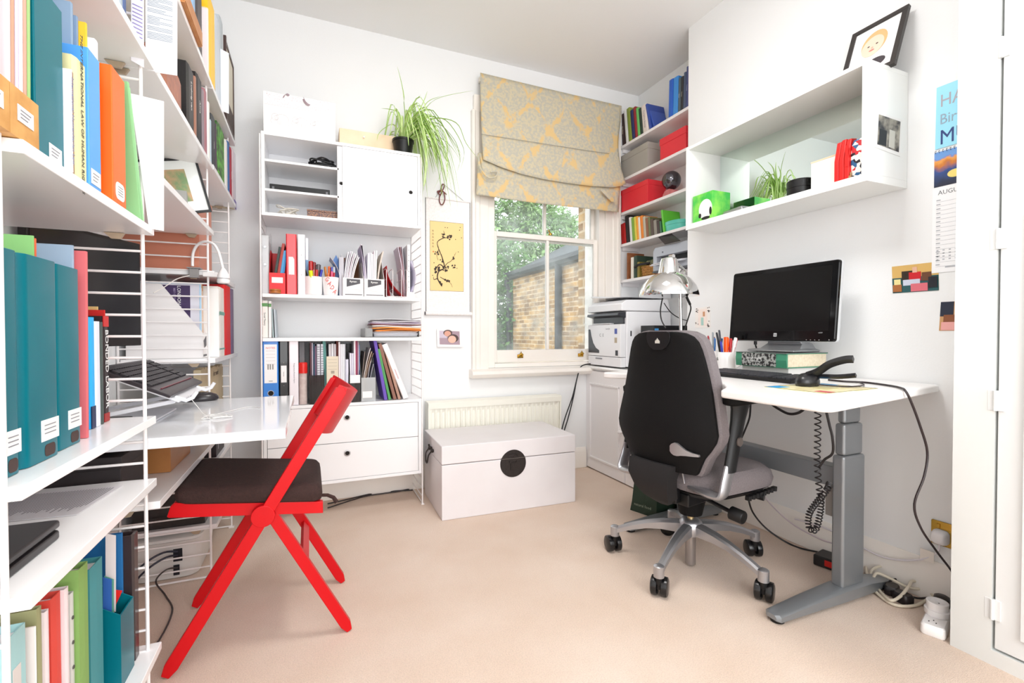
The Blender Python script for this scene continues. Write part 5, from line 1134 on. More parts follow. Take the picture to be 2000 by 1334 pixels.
# near bay: printed sheets and laptop
z = ZU1['d']+.0006
t = thing('printed_sheets', 'two printed sheets lying on the white shelf under the teal binders', 'paper', loc=(-.5, 1.27, z), group=None)
m = MB(); m.add([(-.404, 1.371, z), (-.422, 1.184, z), (-.600, 1.20, z), (-.585, 1.385, z), (-.404, 1.371, z+.0015), (-.422, 1.184, z+.0015), (-.600, 1.20, z+.0015), (-.585, 1.385, z+.0015)], [(0, 1, 2, 3), (4, 5, 6, 7), (0, 1, 5, 4), (1, 2, 6, 5), (2, 3, 7, 6), (3, 0, 4, 7)]); m.build('sheet', K('cfccd0', .6), t)
A, B, C_, D = [Vector(p) for p in ((-.404, 1.371, z+.0018), (-.422, 1.184, z+.0018), (-.600, 1.20, z+.0018), (-.585, 1.385, z+.0018))]
m = MB(); g = lambda u, v: (A*(1-u)+B*u)*(1-v)+(D*(1-u)+C_*u)*v
for k in range(30):
    v = .06+.03*k; e_ = random.uniform(.7, .93); m.add([g(.07, v), g(e_, v), g(e_, v+.012), g(.07, v+.012)], [(0, 1, 2, 3)])
m.build('print', K('6f6c74', .7), t, norm=False)
t = thing('laptop', 'closed black laptop lying on the white shelf in front of the printed sheets', 'laptop', loc=(-.52, .965, z)); LP = M('laptop_black', '161316', .35)
def slab(m, x0, x1, y0, y1, z0, z1, r=.012): m.prism([((x0+x1)/2+a, (y0+y1)/2+b_) for a, b_ in rrect(x1-x0, y1-y0, r)], 'z', z0, z1)
m = MB(); slab(m, -.63, -.402, .85, 1.07, z, z+.014); m.build('base', LP, t, bevel=.003)
m = MB(); slab(m, -.63, -.405, .845, 1.08, z+.0165, z+.028); m.build('lid', LP, t, bevel=.003)
m = MB(); m.box(-.62, .86, z+.0138, -.41, 1.06, z+.0167); m.build('seam', K('5c5658', .4), t)
text('V', .012, face_e(-.4045, .885, z+.022) @ FRONT, K('8c8890', .4), t)

# near bay, lowest shelf
R = Row(ZU1['e'], -.39); z = R.z
T, t, h = R.at(8, 60, 1205, -.40, y=1200); r = folder(T, t*.8, .24, h, 'a3cdd0', 'pale aqua folder with a clear pocket, nearest on the lowest shelf', 'folders on the lowest shelf'); MB(T).box(t*.25, -.001, h*.05, t*.55, -.0002, h*.85).build('pocket', K('d9d3d0', .3), r)
for pa, pb, yt, X, c, nm in ((62, 71, 1222, -.395, 'e9dfdb', 'cream'), (73, 83, 1180, -.40, '9b9c72', 'olive'), (85, 97, 1187, -.397, 'e8dadd', 'pinkish white'), (100, 121, 1150, -.402, 'd9463a', 'bright red'), (124, 136, 1142, -.398, 'ecdfe2', 'pale pink'), (138, 146, 1152, -.402, 'cfcfcb', 'punched pale grey'), (149, 175, 1092, -.395, '82a95c', 'grass green'), (177, 204, 1082, -.403, '3f8f96', 'deep teal')):
    T, t, h = R.at(pa, pb, yt, X, y=1200); r = folder(T, t*.92, .24, h, c, '%s folder standing on the lowest shelf' % nm, 'folders on the lowest shelf')
    if 'punched' in nm:
        for k in range(5): MB(T).cyl((t*.45, -.0012, h*(.25+.15*k)), (t*.45, 0, h*(.25+.15*k)), .0035, n=10).build('punch_hole', K('55524e', .8), r)
yq = 1.2805; T = face_e(-.384, yq, z); w_ = .082; hf = P(252, 1178, X=-.384).z-z; R.c = yq+w_
for pa in (0,):
    r = mag_file(T, w_, .25, hf*1.55, hf, '', 'low teal magazine file holding papers and a red pennant', mat=TEAL, th=.003)
    T2 = T @ TR(.006, .01, .004)
    bk = standing_sheet('booklet', 'booklet with a green and blue cover in the low teal magazine file', 201, 218, 1128, 1132, 1215, 1220, yq+.014, c='2b5fae'); 
    standing_sheet('card', 'green card tucked behind the blue booklet in the low teal file', 204, 222, 1125, 1132, 1200, 1205, yq+.022, c='5aa08c')
    standing_sheet('paper_sheet', 'curled white papers rising from the low teal magazine file', 206, 226, 1042, 1046, 1190, 1195, yq+.04, c='e9dfe0')
    pn = thing('pennant', 'small red triangular paper pennant in the low teal magazine file', 'pennant', loc=P(228, 1160, Y=yq+.05)); q = [P(223, 1152, Y=yq+.05), P(239, 1154, Y=yq+.05), P(225, 1184, Y=yq+.05)]
    m = MB(); m.add([p+Vector((0, o, 0)) for o in (0, .0012) for p in q], [(0, 1, 2), (3, 4, 5), (0, 1, 4, 3), (1, 2, 5, 4), (2, 0, 3, 5)]); m.build('pennant', K('dc1f1c', .5), pn)
    q = P(232, 1190, Y=yq+.062); pen(TR(q.x-.02, yq+.062, z+.02) @ Matrix.Rotation(rad(4), 4, 'Y'), P(231, 1168, Y=yq+.062).z-z-.02, .0035, 'd87a3a', None, 'orange pencil in the low teal magazine file')
h = P(234, 1040, X=-.41).z-z
book(face_e(-.415, R.c-.045, z+.0), .012, .0, h, '1f6fa8', 'blue', None) if False else None
T, t, h = face_e(-.393, 1.3655, z), .0, 0
folder(face_e(-.405, 1.3640, z), .010, .22, P(238, 1042, X=-.405).z-z, '1c6cab', 'bright blue folder between the teal magazine file and the dark binder', sheets=False)
hh = P(270, 1035, X=-.386).z-z
lever_arch(face_e(-.386, 1.3755, z), .045-.012, .26, hh, '33282a', 'dark brown ring binder at the far end of the lowest shelf', lab=None, hole_z=None)

# ------------------------------------------------------------- bays above and below the left desk
R = Row(1.655, -.366)
T, t, h = R.at(319, 366, 137, y=300); r = book(T @ TR(0, 0, 0), t*.80, .2, P(340, 135, X=-.366).z-R.z, M('copper_foil_cover', 'b5653c', .35, .3, noise=.2, nscale=40, c2='8e4626'), 'large copper coloured book on the shelf above the left desk')
for pa, pb, yt, c, nm, ti in ((367, 381, 153, '1a1718', 'black book with a white signature on its spine above the left desk', 'Ludwig van'), (382, 384.5, 156, 'a0705c', 'thin reddish-brown book between two black books', None), (385, 396, 168, '1b1518', 'second black book above the left desk with pale lettering', 'Alma'), (396.5, 399.5, 182, '8c7f86', 'thin grey-mauve book above the left desk', None), (400, 405, 185, 'a8707a', 'dusty rose book above the left desk', None)):
    T, t, h = R.at(pa, pb, yt, y=250); book(T, t, .18, h, c, nm, 'books above the left desk', title=ti, tc='e9e4e0', ts=.022 if ti else None, tz=.6)
R = Row(1.662, -.366); R.c = 2.232
for pa, pb, yt, c, nm, ti in ((408, 411, 207, 'e9e6e2', 'thin cream', None), (411.5, 414, 240, 'b8ccd8', 'pale blue', None), (414.5, 422, 240, '2e3338', 'charcoal lettered', 'Violin'), (422.5, 424, 246, '4a3c48', 'plum', None), (426, 440, 270, '2f5a2c', 'dark leafy green', None), (441, 445, 282, 'eeece8', 'white', None), (445.5, 449, 284, '3a6fae', 'blue', None), (449.5, 453.5, 296, 'b81f38', 'crimson', 'Collins'), (454, 457, 296, 'f1dfe6', 'blush white', None), (457.3, 461, 305, 'f0eaf0', 'lilac-footed white', None)):
    T, t, h = R.at(pa, pb, yt, y=330)
    mt = M('leaf_print', '2c4a24', .4, noise=.1, nscale=30, c2='63b53c') if 'leafy' in nm else c
    book(T, t, .17, h, mt, '%s book on the shelf by the back corner' % nm, 'books by the back corner', title=ti, tc='e6dfe0', ts=.014 if ti else None, band=[(0, .14, '6a50b0')] if 'footed' in nm else None)
R = Row(1.982, -.366); R.c = 1.9
for pa, pb, yt, c, nm in ((377, 383, -20, '8fb4d8', 'pale blue'), (384, 397, -25, '3c3438', 'black and maroon')):
    T, t, h = R.at(pa, pb, yt, y=100); book(T, t, .18, .30 if pa > 380 else .27, c, '%s file on the topmost shelf behind the wooden tray' % nm, 'files on the topmost shelf')
T = TR(-.36, 1.78, 1.984, pi/2) ; WD = M('warm_oak', 'c98d54', .45, noise=.2, nscale=14, c2='b0703c')
t = thing('wooden_tray', 'shallow wooden tray tilted over the edge of the topmost shelf', 'tray', loc=(-.36, 1.95, 1.99))
q0 = P(350, 2, X=-.345); q1 = P(391, 86, X=-.345); yA, yB_ = 1.72, q1.y
m = MB(); m.box(-.38, yA, 1.9835, -.34, yB_, 1.9875); m.box(-.344, yA, 1.9875, -.338, yB_, 2.035); m.box(-.38, yB_-.006, 1.9875, -.344, yB_, 2.035); m.box(-.38, yA, 1.9875, -.344, yA+.006, 2.035); m.build('tray', WD, t, bevel=.001)
R = Row(1.982, -.35); R.c = 2.14
for pa, pb, yt, c, nm in ((398, 404, 12, 'efe6e8', 'white'), (405, 409, 25, 'e8d8b0', 'cream'), (409.5, 422, 34, 'fbc81f', 'bright yellow')):
    T, t, h = R.at(pa, pb, yt, y=150); book(T, t, .22, h, c, '%s folder on the topmost shelf by the back corner' % nm, 'folders by the back corner', pages=False)
for pa, pb, yt, c, nm in ((423, 430, 55, 'ccd4de', 'silver-grey plastic'), (430.5, 437, 56, 'b9c2c8', 'sea-grey plastic')):
    T, t, h = R.at(pa, pb, yt, -.36, y=150); book(T, t, .22, h, c, '%s wallet on the topmost shelf by the back corner' % nm, 'folders by the back corner', pages=False)
standing_sheet('paper_sheet', 'white sheet hanging over the edge of the topmost shelf by the back corner', 421.5, 447, 90, 104, 212, 222, 2.50, c='eceef8')
t = thing('picture_frame', 'dark framed print stood at the far end of the topmost shelf', 'picture', loc=(-.33, 2.75, 1.983)); m = MB(); zf = P(448, 103, X=-.352).z
m.box(-.362, 2.585, 1.9835, -.35, 2.60, zf+.02); m.box(-.362, 2.82, 1.9835, -.35, 2.835, zf-.0); m.box(-.362, 2.60, 1.9835, -.35, 2.82, 1.999); m.box(-.362, 2.60, zf-.015, -.35, 2.82, zf); m.build('frame', K('4a3632', .4), t)
MB().box(-.36, 2.60, 1.999, -.354, 2.82, zf-.015).build('print', K('d9d2c0', .6), t); MB().box(-.3545, 2.60, 1.999, -.3525, 2.82, 2.10).build('dark_lower_print', K('4f403a', .6), t)
# leaning framed pictures
t = thing('picture_frame', 'black framed landscape with a wide white mount leaning above the left desk', 'picture', loc=(-.45, 2.1, 1.395)); zf0 = 1.4005
Tf = TR(-.60, 2.11, zf0, rad(10)) @ Matrix.Rotation(rad(-17), 4, 'Y'); W_, H_ = .24, .165
for q in ((0, 0, W_, .008), (0, H_-.008, W_, H_), (0, .008, .008, H_-.008), (W_-.008, .008, W_, H_-.008)): pass
Tf = TR(-.575, 2.12, zf0, rad(10)) @ TR(0, 0, .0) @ Matrix.Rotation(rad(-14), 4, 'Y')
m = MB(Tf); m.box(0, 0, 0, W_, .014, .008); m.box(0, 0, H_+.04-.008, W_, .014, H_+.04); m.box(0, 0, .008, .008, .014, H_+.032); m.box(W_-.008, 0, .008, W_, .014, H_+.032); m.build('frame', BLACKP, t)
MB(Tf).box(.008, .004, .008, W_-.008, .010, H_+.032).build('mount', K('eef2f0', .5), t); MB(Tf).box(.05, .003, .045, W_-.05, .0045, H_).build('landscape', M('landscape_print', '7d9a6a', .5, noise=.08, nscale=16, c2='c9a27a'), t)
t = MB(TR(-.60, 2.0, 1.3945, rad(8))).box(0, 0, 0, .20, .06, .10).build('card_box', K('9a9a96', .6), bevel=.001); tag(t, 'small grey card box in front of the leaning framed picture', 'box')
# salmon box
zsb = 1.2355
lidbox(face_e(-.405, 2.245, zsb), .27, .25, P(398, 372, Y=2.245).z-zsb, .02, 'c98168', 'tall salmon coloured cardboard box by the back corner', cat='box', name='cardboard_box', rough=.35)
# magazine file with the purple booklet
z = .885
r = mag_file(face_e(-.395, 2.24, z), .085, .25, P(302, 553, Y=2.24).z-z, P(392, 650, Y=2.24).z-z, 'e2e0de', 'white card magazine file seen side-on beyond the keyboard stand', lab=None, mat=MATS['white_card_file'], group='white card magazine files')
T = face_e(-.395, 2.24, z); MB(T).prism([(.015, .07), (.07, .09), (.07, .05), (.03, .04)], 'y', -.0008, .0003).build('name_panel', K('46444a', .5), r); MB(T).box(.01, -.0008, .006, .075, .0003, .014).build('print_lines', K('46444a', .5), r)
t = thing('magazine', 'white magazine with a purple panel in the side-on white magazine file', 'magazine', loc=(-.5, 2.25, z+.003))
zt_ = P(360, 552, Y=2.247).z-.006; MB().box(-.630, 2.2455, z+.004, -.407, 2.2505, zt_).build('cover', K('dcdbe6', .4), t)
a, b2 = P(312, 556, Y=2.245), P(372, 632, Y=2.245)
MB().box(a.x, 2.2448, b2.z, b2.x, 2.2454, a.z).build('purple_panel', K('3f2c58', .45), t)
def down_text(s, size, x, y, z, mat, par, **k): text(s, size, Matrix.Translation((x, y, z)) @ DOWN, mat, par, align='LEFT', **k)
q = P(349, 558, Y=2.243); down_text('LONDON TO COPENHAGEN', .017, q.x, 2.2443, q.z, LABELW, t); q = P(340, 560, Y=2.243); down_text('BEST OF THE BEST', .009, q.x, 2.2443, q.z-.005, K('b9a9cc', .5), t)
for k, (c, nm, hh) in enumerate((('b8d8ee', 'pale blue', .30), ('f3e6ea', 'blush', .28), ('e0b882', 'ochre', .302), ('ece4da', 'ivory', .27), ('c88e5a', 'tan', .295))):
    T = face_e(-.402-.001*k, 2.253+k*.0135, z+.003); book(T, .012, .2, hh, c, '%s magazine in the side-on white magazine file' % nm, 'magazines in the side-on file', cat='magazine', name='magazine', pages=False)
R = Row(.884, -.352); R.c = 2.33
for pa, pb, yt, c, nm in ((408, 424, 562, 'efeeec', 'white'), (424.5, 440, 566, 'ece8e2', 'ivory')):
    T, t, h = R.at(pa, pb, yt, y=650); r = book(T, t, .24, h, c, '%s file with pale teal stripes by the back corner' % nm, 'white files by the back corner', pages=False); m = MB(T)
    m.box(t*.1, -.0008, h*.60, t*.9, -.0002, h*.65); m.box(t*.1, -.0008, h*.10, t*.9, -.0002, h*.12); m.build('teal_stripes', K('6fa89c', .5), r)
for pa, pb, yt, c, nm in ((440.5, 452, 563, 'df1414', 'upright scarlet file standing by the back corner'), (452.3, 457.5, 567, '7a6a86', 'grey-purple book at the very end of the back corner shelf')):
    T, t, h = R.at(pa, pb, yt, y=650); book(T, t, .22, h, c, nm, None, pages=False)
# portfolio below
shelf('white shelf by the back corner just below desk height', p2+.004, 2.80, .466)
t = thing('cardboard_folder', 'worn buff cardboard portfolio standing behind the left desk', 'folder', loc=(-.42, 2.5, .467)); m = MB()
n = 22; top_ = [(2.25+.53*k/n, .838+.006*random.uniform(-1, 1)-.012*(k/n)) for k in range(n+1)]
m.prism([(2.25, .467), (2.78, .467)] + top_[::-1], 'x', -.43, -.405); m.build('card', M('buff_card', 'c9b899', .8, noise=.25, nscale=9, c2='b5a283'), t)
down_text('Art work', .03, -.404, 2.6, .80, K('5a5048', .7), t) if False else text('Art work', .034, face_e(-.4045, 2.58, .80) @ FRONT, K('5a5048', .7), t, shear=.3)
# boxes below the desk
z = .5608
t = lidbox(face_e(-.432, 1.455, z), .172, .225, .118, .03, '221a1c', 'black box on the shelf under the left desk beside the wooden box', rough=.6)
t = thing('wooden_box', 'plain light wood box with a dark keyhole under the left desk', 'box', loc=(-.5, 1.86, z)); WB = M('light_beech', 'b57a40', .5, noise=.2, nscale=10, c2='a56a34')
MB().box(-.62, 1.732, z, -.392, 1.99, z+.085).build('body', WB, t, bevel=.002); MB().box(-.62, 1.732, z+.0855, -.392, 1.99, z+.112).build('lid', WB, t, bevel=.002); MB().box(-.3925, 1.855, z+.07, -.390, 1.867, z+.1).build('clasp', K('1c1412', .5), t)
t = lidbox(face_e(-.362, 2.30, .467), .2, .24, .085, .02, '241c22', 'black box behind the wooden box, near the back corner', rough=.5)
MB(face_e(-.362, 2.30, .467)).box(.02, -.0045, .03, .03, -.0035, .06).build('label_holder', K('8c8890', .4), t)
z = .2158
for k, (y, c, hh, nm) in enumerate(((2.245, '1a1517', .19, 'black'), (2.318, '17161c', .20, 'ink black'), (2.39, '221a1e', .185, 'brown-black'), (2.46, '1c222c', .21, 'blue-black'))):
    lever_arch(face_e(-.395, y, z), .066, .24, hh, c, '%s low binder in the corner under the left desk' % nm, 'dark binders in the corner under the desk', lab=None, hole_z=.25)
# white tub on the floor
t = thing('plastic_tub', 'white plastic cable tub on the carpet in the corner under the shelves', 'tub', loc=(-.53, 2.42, 0)); m = MB(); rs = []
TW_ = M('white_tub_plastic', 'dedcd9', .4)
for zz, g in ((0, -.012), (.004, -.006), (.12, .006), (.155, .012)): rs.append([(-.538+a*(1+0), 2.43+b_, zz) for a, b_ in rrect(.235+2*g, .34+2*g, .045)])
for zz, g in ((.155, .006), (.01, -.012)): rs.append([(-.538+a, 2.43+b_, zz) for a, b_ in rrect(.235+2*g, .34+2*g, .04)])
m.rings(rs); m.build('tub', TW_, t, smooth=True)
m = MB(); m.rings([[(-.538+a, 2.43+b_, zz) for a, b_ in rrect(.235+2*g, .34+2*g, .045)] for zz, g in ((.157, .014), (.168, .014), (.172, .006))]); m.build('lid', TW_, t, smooth=True)
m = MB(); m.box(-.505, 2.2515, .075, -.475, 2.255, .125); m.box(-.505, 2.2515, .02, -.485, 2.255, .06); m.build('cable_slot', K('1a1a22', .8), t)
m = MB(); m.tube(smooth_pts([(-.49, 2.25, .10), (-.52, 2.22, .11), (-.56, 2.20, .095), (-.60, 2.205, .06), (-.63, 2.19, .02), (-.645, 2.12, .006)], 5), .004); m.tube(smooth_pts([(-.49, 2.25, .115), (-.53, 2.225, .128), (-.58, 2.2, .11), (-.64, 2.21, .05), (-.65, 2.25, .01)], 5), .004)
tag(m.build('cable', K('2a2c3c', .5), None, smooth=True), 'dark blue-black cables coming out of the white tub under the shelves', 'cable')
m = MB(); m.tube(smooth_pts([(-.49, 2.25, .05), (-.52, 2.21, .065), (-.55, 2.2, .03), (-.50, 2.12, .004), (-.45, 1.98, .004), (-.46, 1.75, .004), (-.55, 1.6, .004)], 6), .003)
tag(m.build('cable', K('3c3434', .5), None, smooth=True), 'thin dark cable looping from the tub along the carpet', 'cable')

# ------------------------------------------------------------- on the left desk
zd = .7225
t = thing('display_screen', 'black flat screen on the left desk behind the teal binders', 'monitor', loc=(-.58, 1.68, zd)); r0_ = Vector((-.497, 1.87, 0)); r1_ = Vector((-.636, 1.535, 0)); d = (r0_-r1_); W_ = d.length; az = math.atan2(d.y, d.x)
T = TR(r1_.x, r1_.y, .945, az); H_ = .325
MB(T).box(0, 0, 0, W_, .022, H_).build('bezel', K('1e1518', .25), t, bevel=.003); MB(T).box(.008, -.0012, .022, W_-.008, .0005, H_-.01).build('screen', M('dim_glossy_screen', '232025', .12), t)
m = MB(T); m.box(W_*.4, .022, -.20, W_*.6, .035, .15); m.build('stand_neck', BLACKP, t); m = MB(T); m.box(W_*.28, -.05, .7225-.945, W_*.72, .05, .7225-.945+.012); m.build('stand_foot', BLACKP, t, bevel=.003)
t = thing('laptop_stand', 'white sloping laptop stand on the left desk carrying a keyboard', 'stand', loc=(-.45, 1.83, zd)); SW = M('stand_white', 'e9e9ee', .25)
Ts = Matrix.Translation((-.36, 1.62, .815)) @ Matrix.Rotation(pi/2, 4, 'Z') @ Matrix.Rotation(rad(25), 4, 'X')     # x along +Y, y back and up
m = MB(Ts); m.box(.04, -.02, -.030, .40, .19, -.022); m.build('tray', SW, t, bevel=.003)
m = MB(Ts)
for x in (.07, .36): m.tube([(x, .0, -.024), (x, -.03, -.022), (x, -.042, -.008), (x, -.044, .012)], .006)
m.build('front_hook', SW, t, smooth=True)
for ya_ in (1.68, 1.94): MB().prism([(-.36, .790), (-.615, .742), (-.615, .729), (-.37, .776)], 'y', ya_, ya_+.012).build('side_bracket', SW, t, bevel=.002)
MB().box(-.60, 1.70, .7225, -.42, 1.94, .7285).build('base_plate', SW, t, bevel=.002)
kb = keyboard(Ts @ TR(0, .0, -.018), .435, .19, 'dark slim keyboard with a maroon trim lying on the white laptop stand', M('keyboard_graphite', '332e33', .35), M('key_graphite', '262328', .45), z=.014, palm=.045)
m = MB(Ts @ TR(0, 0, -.018)); m.box(.03, .033, .0105, .405, .036, .0135); m.build('maroon_trim', K('7a1e30', .35), kb); MB(Ts @ TR(0, 0, -.021)).box(.004, .004, 0, .431, .186, .003).build('base', K('d9d9de', .3), kb)
t = thing('computer_mouse', 'dark wireless mouse on the left desk beside the shelf ladder', 'mouse', loc=(-.39, 2.165, zd))
m = MB(TR(-.39, 2.165, zd, rad(8))); m.rings([[(a*.060*cos(2*pi*k/20), a*.032*sin(2*pi*k/20), z_) for k in range(20)] for a, z_ in ((.9, 0), (1, .006), (.98, .014), (.85, .024), (.55, .031), (.2, .034))]); m.build('body', M('mouse_grey', '2d292d', .25), t, smooth=True)
cable_heap('cable', 'thin white cable curled on the left desk below the laptop stand', 'dcdad8', -.27, 1.70, zd, .05, .05, 14, .0013, 8, hgt=.006)
o = MB().tube(smooth_pts([(-.35, 1.76, .79), (-.33, 1.78, .75), (-.30, 1.75, .7245), (-.26, 1.80, .7245), (-.2, 1.90, .7245), (-.16, 1.86, .7245)], 6), .0012, 6).build('cable', K('dcdad8', .4), None, smooth=True); tag(o, 'thin white cable trailing from the laptop stand over the left desk', 'cable')
# clip lamp
t = thing('clip_lamp', 'white gooseneck clip lamp clamped to the shelf by the back corner', 'lamp', loc=(-.37, 2.23, 1.235)); CL = M('lamp_white', 'e9e6e6', .3)
pts = [P(376, 520, Y=2.2), P(377, 495, Y=2.2), P(386, 478, Y=2.19), P(401, 472, Y=2.17), P(417, 477, Y=2.15), P(427, 493, Y=2.13), P(433, 515, Y=2.12), P(436, 528, Y=2.12)]
MB().tube(smooth_pts(pts, 5), .0052, 10).build('gooseneck', CL, t, smooth=True)
q = pts[-1]; m = MB(TR(q.x, q.y, q.z)); m.lathe([(.006, .008), (.014, -.006), (.02, -.02), (.0215, -.045), (.019, -.05), (.017, -.046), (0, -.044)], n=24); hd = m.build('head', CL, t, smooth=True)
MB(TR(q.x, q.y, q.z)).lathe([(.0217, -.033), (.0222, -.033), (.0222, -.031), (.0217, -.031)], n=24).build('collar_ring', K('8c8a8c', .3), hd)
q = pts[0]; m = MB(); m.box(q.x-.02, 2.195, 1.238, q.x+.028, 2.24, 1.243); m.box(q.x-.012, 2.198, 1.206, q.x+.02, 2.2125, 1.238); m.box(q.x-.02, 2.195, 1.203, q.x+.02, 2.225, 1.208); m.build('clamp', K('8d8a8a', .3), t, bevel=.002)
m = MB(); m.box(q.x+.035, 2.19, 1.208, q.x+.085, 2.21, 1.226); m.build('switch_box', CL, t, bevel=.002)
m = MB(); m.tube(smooth_pts([(q.x-.01, 2.2, 1.21), P(345, 545, Y=2.15), P(322, 560, Y=2.1), P(300, 572, Y=2.05)], 5), .0018, 6); m.build('flex', K('dcd6d2', .4), t, smooth=True)
# ------------------------------------------------------------- alcove shelves: contents
def arow(z, X, specs, group, deg=0, d=.15, cat='book', where=''):
    c = 9
    for pa, pb, yt, col, nm, ti, tc in specs:
        a = min(P(pa, 600, X=X).y, c-.0008); b_ = P(pb, 600, X=X).y; t = max(.003, a-b_); c = a-t; h = P((pa+pb)/2, yt, X=X).z-z
        T = face_w(X, a, z+.0008); T = lean(T, t, deg) if deg else T
        book(T, t, d, h, col, '%s book %s' % (nm, where), group, cat=cat, title=ti, tc=tc or 'efece4', ts=min(t*.6, .018) if ti else None, bd=.0016)
    return c
z1, z2, z3, z4, z5 = ZA
c = arow(z1, 2.185, [(1214, 1221, 222, '3a2422', 'dark brown', 'Gardens', 'd9c9b0'), (1221.5, 1226, 213, 'ecebe8', 'tall white', None, None), (1227, 1233, 209, '8a9a3c', 'yellow-green patterned', None, None), (1233.5, 1239, 213, '2c3566', 'dark navy', None, None), (1239.5, 1244, 207, '9c2b32', 'maroon', None, None),
     (1244.5, 1249, 209, '6cc06a', 'light green', None, None), (1249.5, 1254, 210, '25392c', 'black-green', None, None), (1254.5, 1265, 204, 'e7dcd6', 'thick white', 'Complete Stories', '7a7a84')], 'books at the window end of the top alcove shelf', -7, where='at the window end of the top alcove shelf')
T = face_w(2.185, c-.012, z1+.001) @ Matrix.Rotation(rad(-14), 4, 'Y'); book(T, .02, .15, .205, '2f4a9c', 'deep blue book leaning at the middle of the top alcove shelf', None)
T = face_w(2.20, P(1276, 600, X=2.2).y, z1+.001) @ Matrix.Rotation(rad(-22), 4, 'Y'); book(T, .014, .13, .17, '3d5bb0', 'blue book with a pale star leaning behind the deep blue book', None)
arow(z1, 2.185, [(1303, 1311, 158, '2560c4', 'bright blue ring-bound', None, None), (1311.5, 1321, 153, '3f8fdc', 'sky blue ring-bound', None, None), (1321.5, 1326, 155, '4f5f68', 'slate grey', 'Atlas', 'c8ccd0'), (1326.5, 1331, 152, '23252a', 'black spined', 'Notes', 'b8b4a8'), (1331.5, 1336, 144, '4a5a78', 'steel blue', None, None), (1336.5, 1341, 133, '454c80', 'tallest indigo', 'Volume', 'b4b8d0')],
     'files at the chimney end of the top alcove shelf', 1.5, where='at the chimney end of the top alcove shelf')
def abox(pa, pb, yt, z, X, lidh, c, label, d=.16):
    a, b_ = P(pa, 600, X=X).y, P(pb, 600, X=X).y; a = min(a, 2.985); h = P(pb, yt, X=X).z-z
    return lidbox(face_w(X, a, z+.0008), a-b_, d, h, lidh, c, label, cat='box', name='storage_box', rough=.4)
abox(1213, 1264, 277, z2, 2.172, .045, 'a39f98', 'grey lidded storage box next to the window blind')
abox(1288, 1338, 246, z2, 2.172, .045, 'e0313f', 'red lidded storage box higher up beside the chimney breast')
abox(1213, 1264, 350, z3, 2.165, .035, 'e2303c', 'red lidded storage box beside the mirror ball')
q = P(1308, 350, X=2.22); rb = .062; t = thing('mirror_ball', 'dark chrome ball on a pink crystal block on the alcove shelf', 'ball', loc=(2.235, q.y, z3+.05+rb))
MB().sphere((2.235, q.y, z3+.0515+rb), rb, 36, 24).build('ball', M('dark_chrome', '6b6a70', .05, 1), t, smooth=True)
t = MB(face_w(2.20, q.y+.045, z3+.001)).prism([(0, 0), (.10, 0), (.098, .035), (.06, .050), (.02, .046), (-.003, .02)], 'y', 0, .075).build('crystal_block', M('rose_quartz', 'd88a8c', .3, noise=.3, nscale=30, c2='b85c62'), bevel=.002); tag(t, 'pink crystal block under the chrome ball', 'block')
c = arow(z4, 2.178, [(1213, 1222, 437, 'b3201f', 'short crimson patterned', None, None), (1222.5, 1229, 421, '1c1618', 'tall black', None, None), (1230, 1234, 424, 'e6e4e4', 'white', None, None), (1234.5, 1239, 425, '7ba83c', 'lime green', None, None), (1239.5, 1243, 423, 'd9cf4a', 'mustard', None, None), (1243.5, 1247, 422, 'f0a02c', 'amber', None, None),
     (1247.5, 1251, 424, 'e9e6dc', 'off-white', None, None), (1251.5, 1256, 421, 'e8862a', 'orange', None, None), (1256.5, 1261, 423, 'bfb7a4', 'stone coloured', None, None), (1261.5, 1266, 426, '8c5a3c', 'chestnut', None, None), (1266.5, 1270, 424, '6a6f44', 'moss green', None, None), (1270.5, 1276, 428, '55453c', 'dark umber', None, None),
     (1276.5, 1282, 430, '8f8a80', 'warm grey', None, None), (1282.5, 1288, 431, '3a2a26', 'nearly black brown', None, None), (1288.5, 1291, 432, '2f6a4a', 'bottle green', None, None)], 'thin books on the fourth alcove shelf', -6, d=.14, where='on the fourth alcove shelf')
T = face_w(2.178, c-.016, z4+.001) @ Matrix.Rotation(rad(-9), 4, 'Y'); book(T, .014, .15, .155, '62c236', 'vivid green folder leaning beside the teal tin', None)
q = P(1319, 440, X=2.24); t = thing('tin', 'oval teal tin with a lid on the fourth alcove shelf', 'tin', loc=(2.25, q.y, z4)); hh = .072
def oval(a, b_, z, n=36): return [(2.245+a*cos(2*pi*k/n), q.y+b_*sin(2*pi*k/n), z) for k in range(n)]
TT = M('teal_tin', '5fc4b4', .3); MB().rings([oval(.058, .088, z4+.001), oval(.06, .09, z4+.004), oval(.06, .09, z4+.045)]).build('body', TT, t, smooth=True)
MB().rings([oval(.062, .092, z4+.0455), oval(.063, .093, z4+.066), oval(.058, .088, z4+.071)]).build('lid', TT, t, smooth=True)
# lowest alcove shelf
BR = M('cork_brown', '9a5f38', .6, noise=.2, nscale=30, c2='7e4a2c')
a = P(1224, 600, X=2.18).y; t = thing('notebook', 'tall brown clipboard-like folder at the window end of the lowest alcove shelf', 'folder', face_w(2.18, a, z5+.0008)); T = WM(t); MB(T).box(0, 0, 0, .012, .15, P(1226, 494, X=2.18).z-z5).build('board', BR, t, bevel=.001)
arow(z5, 2.185, [(1231, 1236, 503, 'efe9dc', 'ivory', None, None), (1237, 1243, 500, '2c4236', 'dark bottle-green', None, None), (1243.5, 1248, 512, '8d7a32', 'olive-gold', None, None)], 'books on the lowest alcove shelf', 0, where='beside the basket on the lowest alcove shelf')
a, b_ = P(1249, 600, X=2.18).y, P(1296, 600, X=2.18).y; WK = M('wicker', 'c8924a', .7, noise=.08, nscale=150, c2='8c5a28', bump=1, bscale=160)
